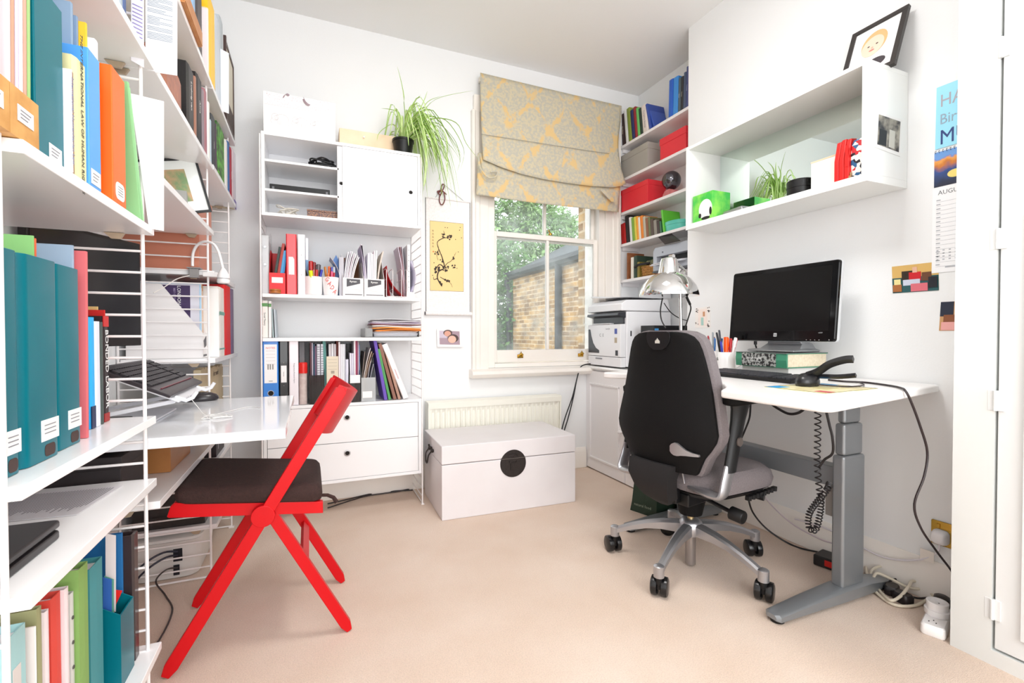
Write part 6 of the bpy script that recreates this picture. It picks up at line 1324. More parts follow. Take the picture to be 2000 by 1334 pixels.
t = thing('basket', 'small woven wicker basket on the lowest alcove shelf beside the printer', 'basket', face_w(2.18, a, z5+.0008)); T = WM(t); w_ = a-b_; m = MB(T)
m.rings([[(w_/2+x, .07+y, zz) for x, y in rrect(w_*s, .13*s, .02)] for zz, s in ((0, .92), (.03, .97), (.075, 1), (.075, .9), (.004, .84))]); m.build('basket', WK, t, smooth=True)
m = MB(T)
for zz in (.012, .03, .048, .066): m.tube([(w_/2+x, .07+y, zz) for x, y in rrect(w_*(.95+zz*.7), .13*(.95+zz*.7), .02)], .0035, 5, closed=True)
m.build('woven_bands', WK, t, smooth=True)
q = P(1262, 512, X=2.17); t = thing('strap', 'black webbing strap and pouch lying over the basket on the lowest alcove shelf', 'strap', loc=(2.2, q.y, z5+.09)); m = MB(); m.tube(smooth_pts([(2.16, a+.03, z5+.075), (2.165, a-.01, z5+.088), (2.19, a-.06, z5+.092), (2.22, a-.11, z5+.094)], 4), .009, 8); m.build('strap', K('1d1a1c', .7), t, smooth=True)
MB().box(2.20, a-.15, z5+.079, 2.29, a-.04, z5+.115).build('pouch', M('mottled_green_pouch', '3a4436', .8, noise=.1, nscale=60, c2='8c8a64'), t, bevel=.01)
a, b_ = P(1276, 600, X=2.125).y, 2.236; zt_ = P(1290, 482, X=2.125).z; SP = M('silver_grey_plastic', 'a9adb6', .3, .15)
t = thing('inkjet_printer', 'silver inkjet printer on the lowest alcove shelf with its black rear tray raised', 'printer', loc=(2.22, (a+b_)/2, z5)); H_ = zt_-z5; m = MB()
m.prism([(a, z5+.012), (b_, z5+.012), (b_, z5+.055), (a-.035, z5+.055), (a-.035, z5+H_*.62), (b_, z5+H_*.62), (b_, zt_), (a-.02, zt_), (a, zt_-.02)], 'x', 2.12, 2.30); m.build('case', SP, t, bevel=.004)
MB().box(2.16, b_, z5+.056, 2.29, a-.036, z5+H_*.615).build('slot', K('1c1c20', .6), t); MB().box(2.115, b_, z5+.002, 2.29, a, z5+.011).build('base', K('55575c', .5), t)
m = MB(); m.prism([(2.07, z5+.048), (2.20, z5+.068), (2.20, z5+.062), (2.07, z5+.040)], 'y', b_+.02, a-.03); m.build('paper_tray', K('c9ccd2', .3), t, bevel=.001)
m = MB(); m.prism([(2.065, z5+.052), (2.20, z5+.074), (2.20, z5+.070), (2.065, z5+.049)], 'y', b_+.04, a-.05); m.build('paper', PAPER, t)
MB().box(2.118, a-.10, zt_-.045, 2.1205, a-.09, zt_-.035).build('button', K('6a6c70', .4), t)
q0, q1 = P(1283, 462, X=2.13), P(1326, 478, X=2.10); m = MB(); m.add([tuple(P(1282, 459, X=2.2)), tuple(P(1310, 455, X=2.2)), tuple(P(1329, 470, X=2.10)), tuple(P(1298, 477, X=2.10))], [(0, 1, 2, 3)]); m.build('rear_tray', K('26262a', .4), t, solid=.004)

# ------------------------------------------------------------- laser printer on the cupboard
zp = .7512; y1, y0 = 2.99, 2.585; xf, xb_ = 1.882, 2.30
PW = M('printer_white', 'eeeef1', .35); PD = M('printer_dark', '33343a', .35)
t = thing('laser_printer', 'big white laser printer with a scanner lid on the alcove cupboard', 'printer', loc=(2.1, 2.78, zp))
zc_ = P(1203, 632, X=xf).z; zt_ = P(1203, 608, X=xf).z
m = MB(); m.prism([(xf+.045, zp+.01), (xf+.045, zt_+.0), (xb_, zt_), (xb_, zp+.01)], 'y', y0, y1); m.build('body', PW, t, bevel=.006)
MB().box(xf, y0+.006, zp+.075, xf+.044, y1-.004, zc_-.004).build('front_cover', PW, t, bevel=.004); MB().box(xf+.002, y0+.006, zp+.008, xf+.044, y1-.004, zp+.072).build('paper_drawer', PW, t, bevel=.004)
MB().box(xf-.001, y0+.22, zp+.052, xf+.003, y0+.30, zp+.062).build('drawer_grip', K('8e9096', .4), t)
zo = zc_
m = MB(); m.box(xf+.03, y0+.02, zo, xf+.046, y1-.03, zt_-.03); m.build('output_slot', PD, t)
m = MB(); m.prism([(xf-.02, zt_-.028), (xf-.015, zt_-.012), (xf+.05, zt_-.005), (xf+.05, zt_-.045)], 'y', y0+.01, y1-.02); m.build('control_panel', PD, t, bevel=.002)
MB().box(xf-.005, y0+.12, zo-.002, xf+.03, y1-.06, zo+.004).build('output_tray', PW, t, bevel=.002)
m = MB(); m.prism([(xf-.0, zt_+.002), (xf+.0, zt_+.05), (xf+.04, zt_+.075), (xb_-.03, zt_+.085), (xb_-.01, zt_+.002)], 'y', y0-.006, y1); m.build('scanner', PW, t, bevel=.006)
m = MB(); m.box(xf+.10, y0+.02, zt_+.087, xb_-.05, y0+.30, zt_+.092); m.build('feeder_slot', K('4a4a50', .5), t)
zt2 = zt_+.092
m = MB(); m.prism([(y0-.004, zt2), (y0+.28, zt2+.022), (y1-.01, zt2+.03), (y1-.01, zt2+.02), (y0+.26, zt2+.008)], 'x', xf+.02, xf+.34); m.build('feeder_tray', PW, t, bevel=.002)
m = MB(); yy = y1-.03
arc = [(y1-.012, zp+.14+.0), (y1-.012, zp+.265)]+[(y1-.012-.085*sin(pi*k/12)*0-(.012+.085*(1-cos(pi/2*k/12))), zp+.265-.14*sin(pi/2*k/12)) for k in range(0, 13)]
m.prism([(y1-.012, zp+.095), (y1-.012, zp+.262), (y1-.035, zp+.262), (y1-.05, zp+.215), (y1-.075, zp+.165), (y1-.11, zp+.13), (y1-.15, zp+.115), (y1-.15, zp+.095)], 'x', xf-.0012, xf-.0002); m.build('dark_graphic', PD, t)
for k, (yy, zz, s, c_) in enumerate(((y0+.055, zp+.245, 'energy', '4a5aa8'), (y0+.055, zp+.185, 'duplex', 'b8a890'), (y0+.045, zp+.10, 'hp', '33343a'))):
    MB().box(xf-.0012, yy-.012, zz-.015, xf-.0002, yy+.016, zz+.02).build('sticker', K(c_, .5), t)
text('C  E', .03, face_w(xf-.0006, y1-.18, zp+.22) @ FRONT, K('8a8b90', .5), t, 'symbols'); text('LaserJet', .016, face_w(xf-.0006, y0+.15, zp+.265) @ FRONT, K('9a9ba0', .5), t)
m = MB()
for k in range(9): m.box(xf+.09, y0-.0012, zp+.05+.011*k, xf+.16, y0+.0002, zp+.0545+.011*k)
m.build('side_vents', K('9a9aa0', .6), t); MB().box(xf+.075, y0-.001, zp+.215, xf+.085, y0+.0002, zp+.25).build('side_latch', K('2a2a2e', .5), t)
# computer box behind the chair
t = thing('computer_tower', 'low black computer case on the alcove cupboard behind the desk lamp', 'computer', loc=(2.1, 2.42, zp)); MB().box(1.965, 2.36, zp+.004, 2.31, 2.49, 1.034).build('case', BLACKP, t, bevel=.004)
MB().box(1.97, 2.3588, .985, 2.0, 2.3602, 1.015).build('sticker', K('2f7fb8', .4), t); MB().box(1.98, 2.37, zp, 2.3, 2.48, zp+.004).build('feet', BLACKP, t)
# chrome desk lamp
t = thing('desk_lamp', 'chrome desk lamp with a wide domed shade behind the office chair', 'lamp', loc=(1.56, 1.70, ZD)); lx, ly = 1.560, 1.684
MB().lathe([(.065, 0), (.068, .004), (.066, .012), (.03, .018), (.009, .022), (0, .023)], (lx, ly, ZD), 32).build('base', CHROME, t, smooth=True)
MB().cyl((lx, ly, ZD+.02), (lx-.006, ly+.004, 1.163), .0075, n=16).build('stem', CHROME, t, smooth=True)
c_ = P(1306, 580, Y=1.66); R_ = .128; zr = 1.148
sx_, sy_ = c_.x, 1.66
MB().lathe([(R_, 0), (R_*1.005, .004), (R_*.985, .018), (R_*.9, .045), (R_*.73, .074), (R_*.5, .094), (R_*.36, .101), (R_*.34, .112), (R_*.29, .152), (R_*.25, .166), (R_*.1, .172), (0, .173)], (sx_, sy_, zr), 48).build('shade', CHROME, t, smooth=True)
MB().lathe([(R_*.985, .001), (R_*.97, .018), (R_*.88, .044), (R_*.7, .072), (0, .092)], (sx_, sy_, zr), 40).build('shade_lining', K('d8d6d2', .3), t, smooth=True, norm=False)
m = MB(); m.tube([(lx-.006, ly+.004, 1.163), (lx+.005, ly+.01, 1.22), (lx+.02, ly-.0, 1.27), (sx_+.03, sy_, zr+.16), (sx_+.008, sy_, zr+.172)], .0045, 8); m.cyl((sx_+.016, sy_-.012, zr+.176), (sx_+.016, sy_+.012, zr+.176), .009); m.cyl((sx_+.052, sy_+.0, zr+.105), (sx_+.075, sy_+.0, zr+.085), .010); m.sphere((sx_+.062, sy_+.006, zr+.118), .012)
m.build('arm', CHROME, t, smooth=True)
m = MB(); m.tube(smooth_pts([P(1294, 582, Y=1.72), P(1290, 605, Y=1.75), P(1292, 625, Y=1.8), P(1300, 640, Y=1.85)], 5), .003, 6); m.build('flex', BLACKP, t, smooth=True)
m = MB(); m.cyl(P(1341, 580, Y=1.64), P(1348, 595, Y=1.64), .0055); m.tube(smooth_pts([P(1348, 595, Y=1.64), P(1349, 605, Y=1.66), P(1343, 625, Y=1.70), P(1338, 642, Y=1.74), P(1338, 660, Y=1.78)], 5), .003, 6); m.build('flex', BLACKP, t, smooth=True)
o = MB().tube(smooth_pts([P(1297, 592, Y=2.45), P(1310, 610, Y=2.46), P(1328, 622, Y=2.47), P(1342, 626, Y=2.3)], 5), .003, 6).build('cable', BLACKP, None, smooth=True); tag(o, 'black cable sagging behind the chrome lamp above the computer case', 'cable')

# ------------------------------------------------------------- mirrored box shelf contents
T = face_w(1.872, 1.945, ZN+.0008); t = thing('tissue_box', 'bright green tissue box with a panda picture on the mirrored shelf', 'box', T)
GS = M('leafy_green_print', '3cc04a', .4, noise=.12, nscale=14, c2='8fe05a'); MB(T).box(0, 0, 0, .135, .12, P(1353, 385, X=1.872).z-ZN).build('box', GS, t, bevel=.002)
def disc(par, name, cx, cz, rx, rz, c, off, n=24): MB(T).prism([(cx+rx*cos(2*pi*k/n), cz+rz*sin(2*pi*k/n)) for k in range(n)], 'y', -off, -off+.0006).build(name, K(c, .5), par)
disc(t, 'panda_body', .088, .058, .044, .05, 'f2f1ee', .0012); disc(t, 'panda_ear', .052, .03, .009, .012, '1a1a1a', .0018); disc(t, 'panda_leg', .09, .012, .028, .008, '1a1a1a', .0018); disc(t, 'panda_arm', .122, .042, .008, .02, '1a1a1a', .0018)
t = thing('camera', 'silver and black pocket gadget lying on the mirrored shelf by the tissue box', 'gadget', loc=(1.92, 1.75, ZN+.001)); MB(TR(1.90, 1.66, ZN+.001, rad(-6))).box(0, 0, 0, .10, .13, .032).build('body', M('silver_plastic', '9b9da0'), t, bevel=.010); MB(TR(1.90, 1.66, ZN+.0332, rad(-6))).box(.02, .04, 0, .07, .11, .004).build('display', K('1d1d22', .3), t, bevel=.001)
q = P(1566, 370, X=1.95); t = thing('tin', 'low round black tin with a ridged lid on the mirrored shelf', 'tin', loc=(1.95, 1.40, ZN)); MB().lathe([(.050, .0008), (.052, .004), (.052, .042), (0, .0421)], (1.95, 1.40, ZN), 36).build('body', BLACKP, t, smooth=True); MB().lathe([(.0535, .0425), (.0535, .072), (.05, .076), (0, .0765)], (1.95, 1.40, ZN), 36).build('lid', BLACKP, t, smooth=True)
a = P(1584, 340, X=1.90).y; hh = P(1586, 317, X=1.90).z-ZN; t = thing('wooden_box', 'white sided box with a bare wood rim behind the red glasses case', 'box', loc=(1.95, 1.25, ZN)); MB().box(1.90, 1.19, ZN+.0008, 2.0, a, ZN+hh-.005).build('body', K('f1efe8', .5), t, bevel=.001); MB().box(1.899, 1.189, ZN+hh-.0048, 2.001, a+.001, ZN+hh).build('rim', M('pale_pine', 'f0d8bb'), t)
y0_, y1_ = P(1660, 300, X=1.875).y, P(1631, 300, X=1.875).y; RG = M('red_leather', 'd81f1c', .35, bump=.1)
t = thing('glasses_case', 'bright red folded leather case standing on the mirrored shelf', 'case', loc=(1.88, (y0_+y1_)/2, ZN)); hc = P(1645, 272, X=1.875).z-ZN
for k in range(3):
    yy = y0_+(y1_-y0_)*k/3; w_ = (y1_-y0_)/3-.0008; MB().prism([(1.868, ZN+.001), (1.90, ZN+.001), (1.925, ZN+hc*.5), (1.93, ZN+hc*.95), (1.915, ZN+hc), (1.885, ZN+hc*(.97 if k != 1 else 1)), (1.868, ZN+hc*.5)], 'y', yy, yy+w_).build('fold', RG, t, bevel=.003)
m = MB(); m.box(1.866, y0_+.001, ZN+hc*.3, 1.8675, y0_+.012, ZN+hc*.8); m.build('strap', RG, t, bevel=.0003)
FP = bpy.data.materials.new('comic_print_fabric'); FP.use_nodes = True; nt = FP.node_tree; MATS['comic_print_fabric'] = FP
v = node(nt, 'ShaderNodeTexVoronoi'); v.inputs['Scale'].default_value = 75; tc_ = node(nt, 'ShaderNodeTexCoord'); nt.links.new(tc_.outputs['Object'], v.inputs['Vector'])
cr = node(nt, 'ShaderNodeValToRGB'); cr.color_ramp.interpolation = 'CONSTANT'; cr.color_ramp.elements[0].color = lin('f2efe9')
for p_, c_ in ((.38, '2b5f8c'), (.52, '1d1d28'), (.64, 'c8202c'), (.80, 'e9e6e0'), (.92, '6a8fb8')):
    e_ = cr.color_ramp.elements.new(p_); e_.color = lin(c_)
cr.color_ramp.elements[-1].color = lin('4a4a58')
sp = node(nt, 'ShaderNodeSeparateColor'); nt.links.new(v.outputs['Color'], sp.inputs[0]); nt.links.new(sp.outputs[0], cr.inputs[0]); nt.links.new(cr.outputs[0], nt.nodes['Principled BSDF'].inputs['Base Color']); nt.nodes['Principled BSDF'].inputs['Roughness'].default_value = .6
y0_, y1_ = 1.104, P(1662, 300, X=1.885).y; t = thing('purse', 'red, blue and white patterned fabric purse on the mirrored shelf', 'purse', loc=(1.9, (y0_+y1_)/2, ZN)); m = MB(); hp = P(1665, 275, X=1.885).z-ZN; rs = []
for zz, g in ((.001, -.004), (.01, .001), (hp*.5, .004), (hp*.9, 0), (hp, -.006)): rs.append([(1.905+x, (y0_+y1_)/2+y, ZN+zz) for x, y in rrect(.05+2*g, y1_-y0_+g, .014)])
m.rings(rs); m.build('body', FP, t, smooth=True)
m = MB(); m.cyl((1.875, y1_-.006, ZN+.004), (1.875, y1_-.006, ZN+.025), .003); m.sphere((1.873, y1_-.004, ZN+.008), .0055); m.build('zip_pull', K('a07a50', .4), t, smooth=True)
# framed portrait on top
zt_ = bz1+.0045; t = thing('picture_frame', 'black framed photograph of a fair-haired child on top of the box shelf', 'picture', loc=(2.0, 1.15, zt_))
T = TR(2.028, 1.265, zt_+.002, -pi/2) @ Matrix.Rotation(rad(-14), 4, 'X'); W_, H_ = .20, .255
T = TR(1.975, 1.262, zt_, rad(-90)) @ Matrix.Rotation(rad(-20), 4, 'X')
m = MB(T); f_ = .018; m.box(0, 0, 0, W_, .016, f_); m.box(0, 0, H_-f_, W_, .016, H_); m.box(0, 0, f_, f_, .016, H_-f_); m.box(W_-f_, 0, f_, W_, .016, H_-f_); m.build('frame', K('2a2422', .35), t, bevel=.001)
MB(T).box(f_, .006, f_, W_-f_, .012, H_-f_).build('mount', K('f4f2f2', .5), t)
def pdisc(par, name, T, cx, cz, rx, rz, c, off, n=28, a0=0, a1=2*pi):
    MB(T).prism([(cx+rx*cos(a0+(a1-a0)*k/n), cz+rz*sin(a0+(a1-a0)*k/n)) for k in range(n+(0 if a1-a0 > 6.2 else 1))], 'y', off-.0004, off).build(name, K(c, .5), par)
ph = MB(T).box(f_+.02, .0052, f_+.02, W_-f_-.02, .0058, H_-f_-.02).build('photograph', K('f6f3f4', .5), t)
cx = W_*.50
pdisc(ph, 'clothing', T, cx+.02, f_+.035, .038, .022, '3a3238', .005); pdisc(ph, 'hair', T, cx, H_*.60, .046, .056, 'dcb07a', .0047); pdisc(ph, 'face', T, cx-.003, H_*.55, .040, .046, 'f3cdb8', .0043)
for s in (-1, 1): pdisc(ph, 'eye', T, cx-.003+s*.015, H_*.565, .0045, .003, '4a4440', .0038, 12)
pdisc(ph, 'mouth', T, cx-.003, H_*.475, .010, .004, 'c87a70', .0038, 12); pdisc(ph, 'nose', T, cx-.003, H_*.52, .004, .005, 'e2ac96', .0038, 12)
MB(T).prism([(.016, .02), (.07, .001), (.016, .17)], 'x', W_/2-.02, W_/2+.02).build('strut', BLACKP, t)
# photograph on the side of the box shelf
t = thing('photograph', 'white-bordered dark picture stuck on the side of the box shelf', 'photo', loc=(1.97, 1.079, 1.72)); qs = [P(1708, 287, Y=1.0785), P(1758, 306, Y=1.0785), P(1762, 234, Y=1.0785), P(1712, 217, Y=1.0785)]
def quad(par, name, qs, mat, d, u0=0, u1=1, v0=0, v1=1, nrm=Vector((0, -1, 0))):
    B = lambda u, v: (qs[0]*(1-u)+qs[1]*u)*(1-v)+(qs[3]*(1-u)+qs[2]*u)*v
    pts = [B(u0, v0), B(u1, v0), B(u1, v1), B(u0, v1)]; m = MB(); m.add([p+nrm*d for p in pts]+[p+nrm*(d-.0008) for p in pts], [(0, 1, 2, 3), (7, 6, 5, 4), (0, 4, 5, 1), (1, 5, 6, 2), (2, 6, 7, 3), (3, 7, 4, 0)]); return m.build(name, mat, par)
quad(t, 'border', qs, K('f0eeec', .5), .0004); quad(t, 'picture', qs, M('abstract_dark_print', '2c2a2e', .5, noise=.12, nscale=22, c2='a9a294'), .001, .09, .93, .1, .93); quad(t, 'pale_patch', qs, K('c9c6bc', .5), .0014, .52, .74, .14, .62); quad(t, 'dark_patch', qs, K('17161a', .5), .0015, .14, .42, .12, .55)
# ------------------------------------------------------------- calendar and photographs on the chimney breast
XN = Vector((-1, 0, 0)); xw = XC-.0006
t = thing('birthday_card', 'pale blue hand-lettered birthday banner card above the calendar', 'card', loc=(xw, .92, 1.7)); qs = [P(1827, 293, X=xw), Vector((xw, .83, P(1827, 293, X=xw).z)), Vector((xw, .83, 1.87)), P(1830, 172, X=xw)]
quad(t, 'card', qs, K('9adcf2', .5), .002, nrm=XN)
for s, zz, c_, sz in (('HAPPY', P(1850, 195, X=xw).z, 'a8a4ae', .062), ('Birthday', P(1850, 231, X=xw).z, '8fa2b4', .052), ('MUM', P(1850, 267, X=xw).z, '223a78', .074)):
    text(s, sz, face_w(xw-.0024, .980, zz) @ FRONT, K(c_, .5), t, align='LEFT', sx=.8, bold=0)
t = thing('calendar', 'long narrow wall calendar showing August with a beach picture', 'calendar', loc=(xw, .92, 1.4)); za, zb_, zc_ = P(1824, 298, X=xw).z-.004, P(1824, 368, X=xw).z, P(1820, 534, X=xw).z
MB().box(xw-.0016, .835, zc_, xw-.0002, .998, zb_).build('month_page', K('f4f4f6', .5), t)
pm = bpy.data.materials.new('beach_picture'); pm.use_nodes = True; nt = pm.node_tree; tc_ = node(nt, 'ShaderNodeTexCoord'); sx = node(nt, 'ShaderNodeSeparateXYZ'); nt.links.new(tc_.outputs['Generated'], sx.inputs[0])
nz = node(nt, 'ShaderNodeTexNoise'); nz.inputs['Scale'].default_value = 5; nt.links.new(tc_.outputs['Generated'], nz.inputs['Vector']); ma = node(nt, 'ShaderNodeMath', operation='MULTIPLY_ADD'); ma.inputs[1].default_value = .35; nt.links.new(nz.outputs['Fac'], ma.inputs[0]); nt.links.new(sx.outputs['Z'], ma.inputs[2])
cr = node(nt, 'ShaderNodeValToRGB'); cr.color_ramp.elements[0].color = lin('2a1c12'); cr.color_ramp.elements[1].color = lin('4a7fd0')
for p_, c_ in ((.3, '1d2a48'), (.62, '2c4a8a'), (.80, 'c8742a'), (.93, 'e8a04a'), (1.0, '6a9ad8')):
    e_ = cr.color_ramp.elements.new(p_); e_.color = lin(c_)
nt.links.new(ma.outputs[0], cr.inputs[0]); nt.links.new(cr.outputs[0], nt.nodes['Principled BSDF'].inputs['Base Color'])
pg = MB().box(xw-.0020, .835, zb_+.001, xw-.0002, .994, za).build('beach_picture', pm, t)
MB(face_w(xw-.0021, .955, zb_+.03)).prism([(.022+.022*cos(2*pi*k/20), .008+.014*sin(2*pi*k/20)) for k in range(20)], 'y', -.0004, 0).build('pebble', K('f0d878', .5), pg)
m = MB()
for k in range(14): m.tube([(xw-.0015+.005*cos(a_), .99-.011*k, za+.001+.005*sin(a_)) for a_ in [2*pi*j/8 for j in range(9)]], .0008, 4)
m.build('spiral_binding', K('5a5a5c', .3), t)
text('AUGUST 17', .022, face_w(xw-.0018, .982, zb_-.022) @ FRONT, K('6a6c70', .5), t, align='LEFT', sx=.95)
m = MB(face_w(xw-.0016, .998, 0))
for k in range(16): m.box(.012, -.0006, zb_-.055-.0155*k, .150, 0, zb_-.0543-.0155*k)
for k in range(16): m.box(.012, -.0006, zb_-.050-.0155*k, .024, 0, zb_-.046-.0155*k)
for r_ in range(4):
    for k in range(7): m.box(.014+.018*k, -.0006, zc_+.045+.011*r_, .020+.018*k, 0, zc_+.049+.011*r_)
m.box(.04, -.0006, zc_+.016, .11, 0, zc_+.021); m.build('day_lines', K('b4b6bc', .6), t)
def photo(label, qs, pieces, nrm=XN, border=None, cat='photo'):
    t = thing('photograph', label, cat, loc=qs[0]); quad(t, 'print', qs, K(border or 'd9b26a', .35), .0006, nrm=nrm)
    for i, (u0, v0, u1, v1, c_, nm) in enumerate(pieces): quad(t, nm, qs, K(c_, .4), .0011+.0004*i, u0, u1, v0, v1, nrm=nrm)
    return t
qs = [P(1744, 573, X=xw), P(1834, 567, X=xw), P(1833, 511, X=xw), P(1742, 521, X=xw)]
photo('colour snapshot of a baby in red among soft toys pinned on the chimney breast', qs, [(0, .0, 1, .55, '2c5a5e', 'sofa'), (.22, .45, .5, .78, '33281f', 'cabinet'), (.38, .40, .64, .72, 'c8202c', 'red_clothing'), (.46, .70, .56, .90, 'e2b49c', 'head'), (.66, .38, .86, .68, '6a4430', 'bear'), (.25, .25, .62, .46, 'c8cfe0', 'blanket'), (.42, .02, .78, .30, 'd8707c', 'pink_blanket'), (.05, .26, .2, .5, 'e8dc9a', 'doll'), (.02, .04, .22, .3, 'a86a3a', 'toy'), (.80, .12, .98, .5, '22242c', 'dark_sleeve')])
qs = [P(1834, 646, X=xw), Vector((xw, .86, P(1834, 646, X=xw).z)), Vector((xw, .86, P(1838, 590, X=xw).z)), P(1838, 590, X=xw)]
photo('second snapshot partly hidden behind the wardrobe edge', qs, [(0, .5, .35, 1, '2a3040', 'dark_figure'), (.1, .3, .5, .55, '8a5438', 'toy'), (.05, .02, .8, .3, 'e8a8a4', 'pink_blanket'), (.4, .5, .6, .85, 'dca890', 'head')], border='c89a6a')
qs = [P(1358, 640, X=xw), P(1388, 640.5, X=xw), P(1387, 598, X=xw), P(1358, 602, X=xw)]
t = photo('small card with dotted border and a faint figure on the chimney breast', qs, [(.2, .1, .8, .9, 'f4e4dc', 'centre'), (.52, .55, .66, .78, 'c89068', 'orange_oval'), (.4, .12, .56, .5, 'a9cfc8', 'figure')], border='f1ece8')
rr = random.Random(4)
for k in range(26):
    u = rr.choice((rr.uniform(.02, .18), rr.uniform(.8, .95))) ; v = rr.choice((rr.uniform(.03, .3), rr.uniform(.7, .95))); quad(t, 'speck', qs, K('4a3a3c', .6), .0022, u, u+.05, v, v+.035, nrm=XN)
# back wall: photo and hanging scroll
yw_ = YB-.0006; YN_ = Vector((0, -1, 0)); qs = [P(853, 677.5, Y=yw_), P(901, 678, Y=yw_), P(900, 644, Y=yw_), P(852, 642, Y=yw_)]
t = thing('photograph', 'white-bordered photo of two smiling faces under the hanging scroll', 'photo', loc=qs[0]); quad(t, 'border', qs, K('f2eeec', .4), .012, nrm=YN_)
qp = [p+YN_*.0125 for p in qs]; quad(t, 'picture', qp, K('a8909c', .4), .0004, .1, .92, .14, .9, nrm=YN_); Tq = TR(qs[0].x, yw_-.0133, qs[0].z)
pw = quad(t, 'bright_corner', qp, K('c9bccc', .4), .0008, .1, .4, .5, .9, nrm=YN_)
for cx, cz, rx, rz, c_, nm in ((.07, .09, .030, .02, '5a4240', 'hair'), (.068, .085, .022, .018, 'd9a08c', 'face'), (.105, .055, .036, .026, '4a3632', 'hair'), (.098, .048, .027, .024, 'e8b8a4', 'face')): pdisc(t, nm, Tq, cx, cz, rx, rz, c_, 0); Tq = Tq @ TR(0, -.0006, 0)
sxa, sxb, sza, szb = P(832, 500, Y=yw_).x, P(917, 500, Y=yw_).x, P(833, 612, Y=yw_).z, P(833, 386, Y=yw_).z
t = thing('hanging_scroll', 'white hanging scroll with a yellow panel of an ink plum-blossom branch', 'scroll', loc=((sxa+sxb)/2, yw_, 1.4)); SC_ = M('scroll_paper', 'f4f1f0', .8, noise=.2, nscale=120, c2='e6e1e0')
MB().box(sxa, yw_-.004, sza, sxb, yw_-.002, szb).build('backing_silk', SC_, t)
for x in (sxa-.0035, sxb+.0005): MB().box(x, yw_-.0045, sza, x+.003, yw_-.0015, szb).build('dark_edging', K('4a4648', .6), t)
MB().cyl((sxa-.008, yw_-.014, sza), (sxb+.010, yw_-.014, sza), .013, n=20).build('bottom_roller', SC_, t, smooth=True)
for x in (sxa-.012, sxb+.010): MB().cyl((x, yw_-.014, sza), (x+.004, yw_-.014, sza), .011, n=16).build('roller_end', K('4a4648', .5), t)
MB().cyl((sxa-.002, yw_-.008, szb), (sxb+.002, yw_-.008, szb), .005, n=12).build('top_rod', SC_, t)
p0_, p1_ = P(839, 431, Y=yw_), P(905, 570, Y=yw_); xa_, za_, xb2, zb2 = p0_.x, p1_.z, p1_.x, p0_.z
pn = MB().box(xa_, yw_-.0048, za_, xb2, yw_-.0041, zb2).build('yellow_panel', K('f2d092', .7), t); m = MB()
for q in ((xa_, za_, xb2, za_+.0015), (xa_, zb2-.0015, xb2, zb2), (xa_, za_, xa_+.0015, zb2), (xb2-.0015, za_, xb2, zb2)): m.box(q[0], yw_-.0052, q[1], q[2], yw_-.0047, q[3])
m.build('panel_border', K('5a4a44', .6), pn)
U = lambda u, v: (xa_+(xb2-xa_)*u, yw_-.0052, zb2-(zb2-za_)*v); INKB = K('3c342e', .8); m = MB()
def brush(pts, r0, r1):
    s = smooth_pts([U(*p) for p in pts], 6); n = len(s); m.tube(s, [r0+(r1-r0)*i/(n-1)+random.uniform(-.0006, .0006) for i in range(n)], 5)
brush([(.35, .93), (.22, .82), (.26, .72), (.42, .66), (.36, .52), (.26, .40), (.22, .30), (.38, .24), (.55, .22)], .0045, .0018); brush([(.22, .82), (.12, .84), (.10, .80)], .003, .001); brush([(.42, .66), (.5, .60), (.62, .56), (.70, .50), (.78, .42)], .0022, .0008); brush([(.3, .80), (.45, .84), (.6, .88), (.66, .94)], .0025, .0008); brush([(.26, .40), (.2, .48), (.24, .56)], .002, .001); brush([(.38, .24), (.42, .17), (.40, .13)], .0022, .0008); brush([(.42, .66), (.28, .62), (.16, .70)], .004, .002)
rr = random.Random(9)
for cx, cy, n, s in ((.58, .22, 16, .07), (.38, .2, 10, .05), (.22, .70, 16, .09), (.46, .68, 14, .08), (.68, .52, 6, .04), (.70, .64, 6, .05), (.2, .45, 5, .05), (.5, .86, 6, .07), (.34, .56, 5, .04), (.30, .88, 6, .05)):
    for k in range(n):
        p = U(cx+rr.uniform(-s, s), cy+rr.uniform(-s, s)*.45); m.sphere(p, rr.uniform(.003, .0072), 8, 5, sq=(1, .12, 1))
for u, v in ((.45, .08), (.52, .08), (.88, .1), (.9, .06), (.94, .21), (.84, .42), (.8, .66), (.12, .6), (.08, .78), (.76, .24)): m.sphere(U(u, v), .0028, 8, 5, sq=(1, .12, 1.2))
m.build('ink_branch', INKB, pn); m = MB()
for k in range(6):
    x, y, zc_ = U(.09, .14+.045*k); 
    for a_, b_, c_, d_ in ((-.005, .003, .005, .003), (-.004, -.002, .005, -.003), (0, .006, 0, -.006), (-.003, -.001, -.006, -.006), (.002, -.001, .006, -.006)): m.tube([(x+a_, y, zc_+b_), (x+c_, y, zc_+d_)], .0006, 4)
m.build('calligraphy', INKB, pn); x, y, zz = U(.1, .44); MB().box(x-.004, yw_-.0054, zz-.004, x+.004, yw_-.0047, zz+.004).build('seal', K('d8743a', .6), pn)
m = MB(); q = P(866, 368, Y=yw_-.01); m.tube([(sxa+.06, yw_-.008, szb+.002), (q.x, yw_-.008, q.z+.03), (sxb-.04, yw_-.008, szb+.002)], .0012, 5); m.build('cord', K('6a6460', .6), t)
m = MB(); Y_ = yw_-.014
for pts in ([(860, 382), (856, 376), (864, 372), (868, 362), (864, 360), (862, 370), (868, 376)], [(864, 374), (858, 386), (860, 398), (865, 399), (869, 388), (867, 376)], [(858, 378), (854, 374), (862, 372)], [(866, 374), (872, 380)]): m.tube(smooth_pts([P(x, y, Y=Y_) for x, y in pts], 4), .0034, 6)
m.build('ribbon', K('6a1f1c', .5), t, smooth=True)
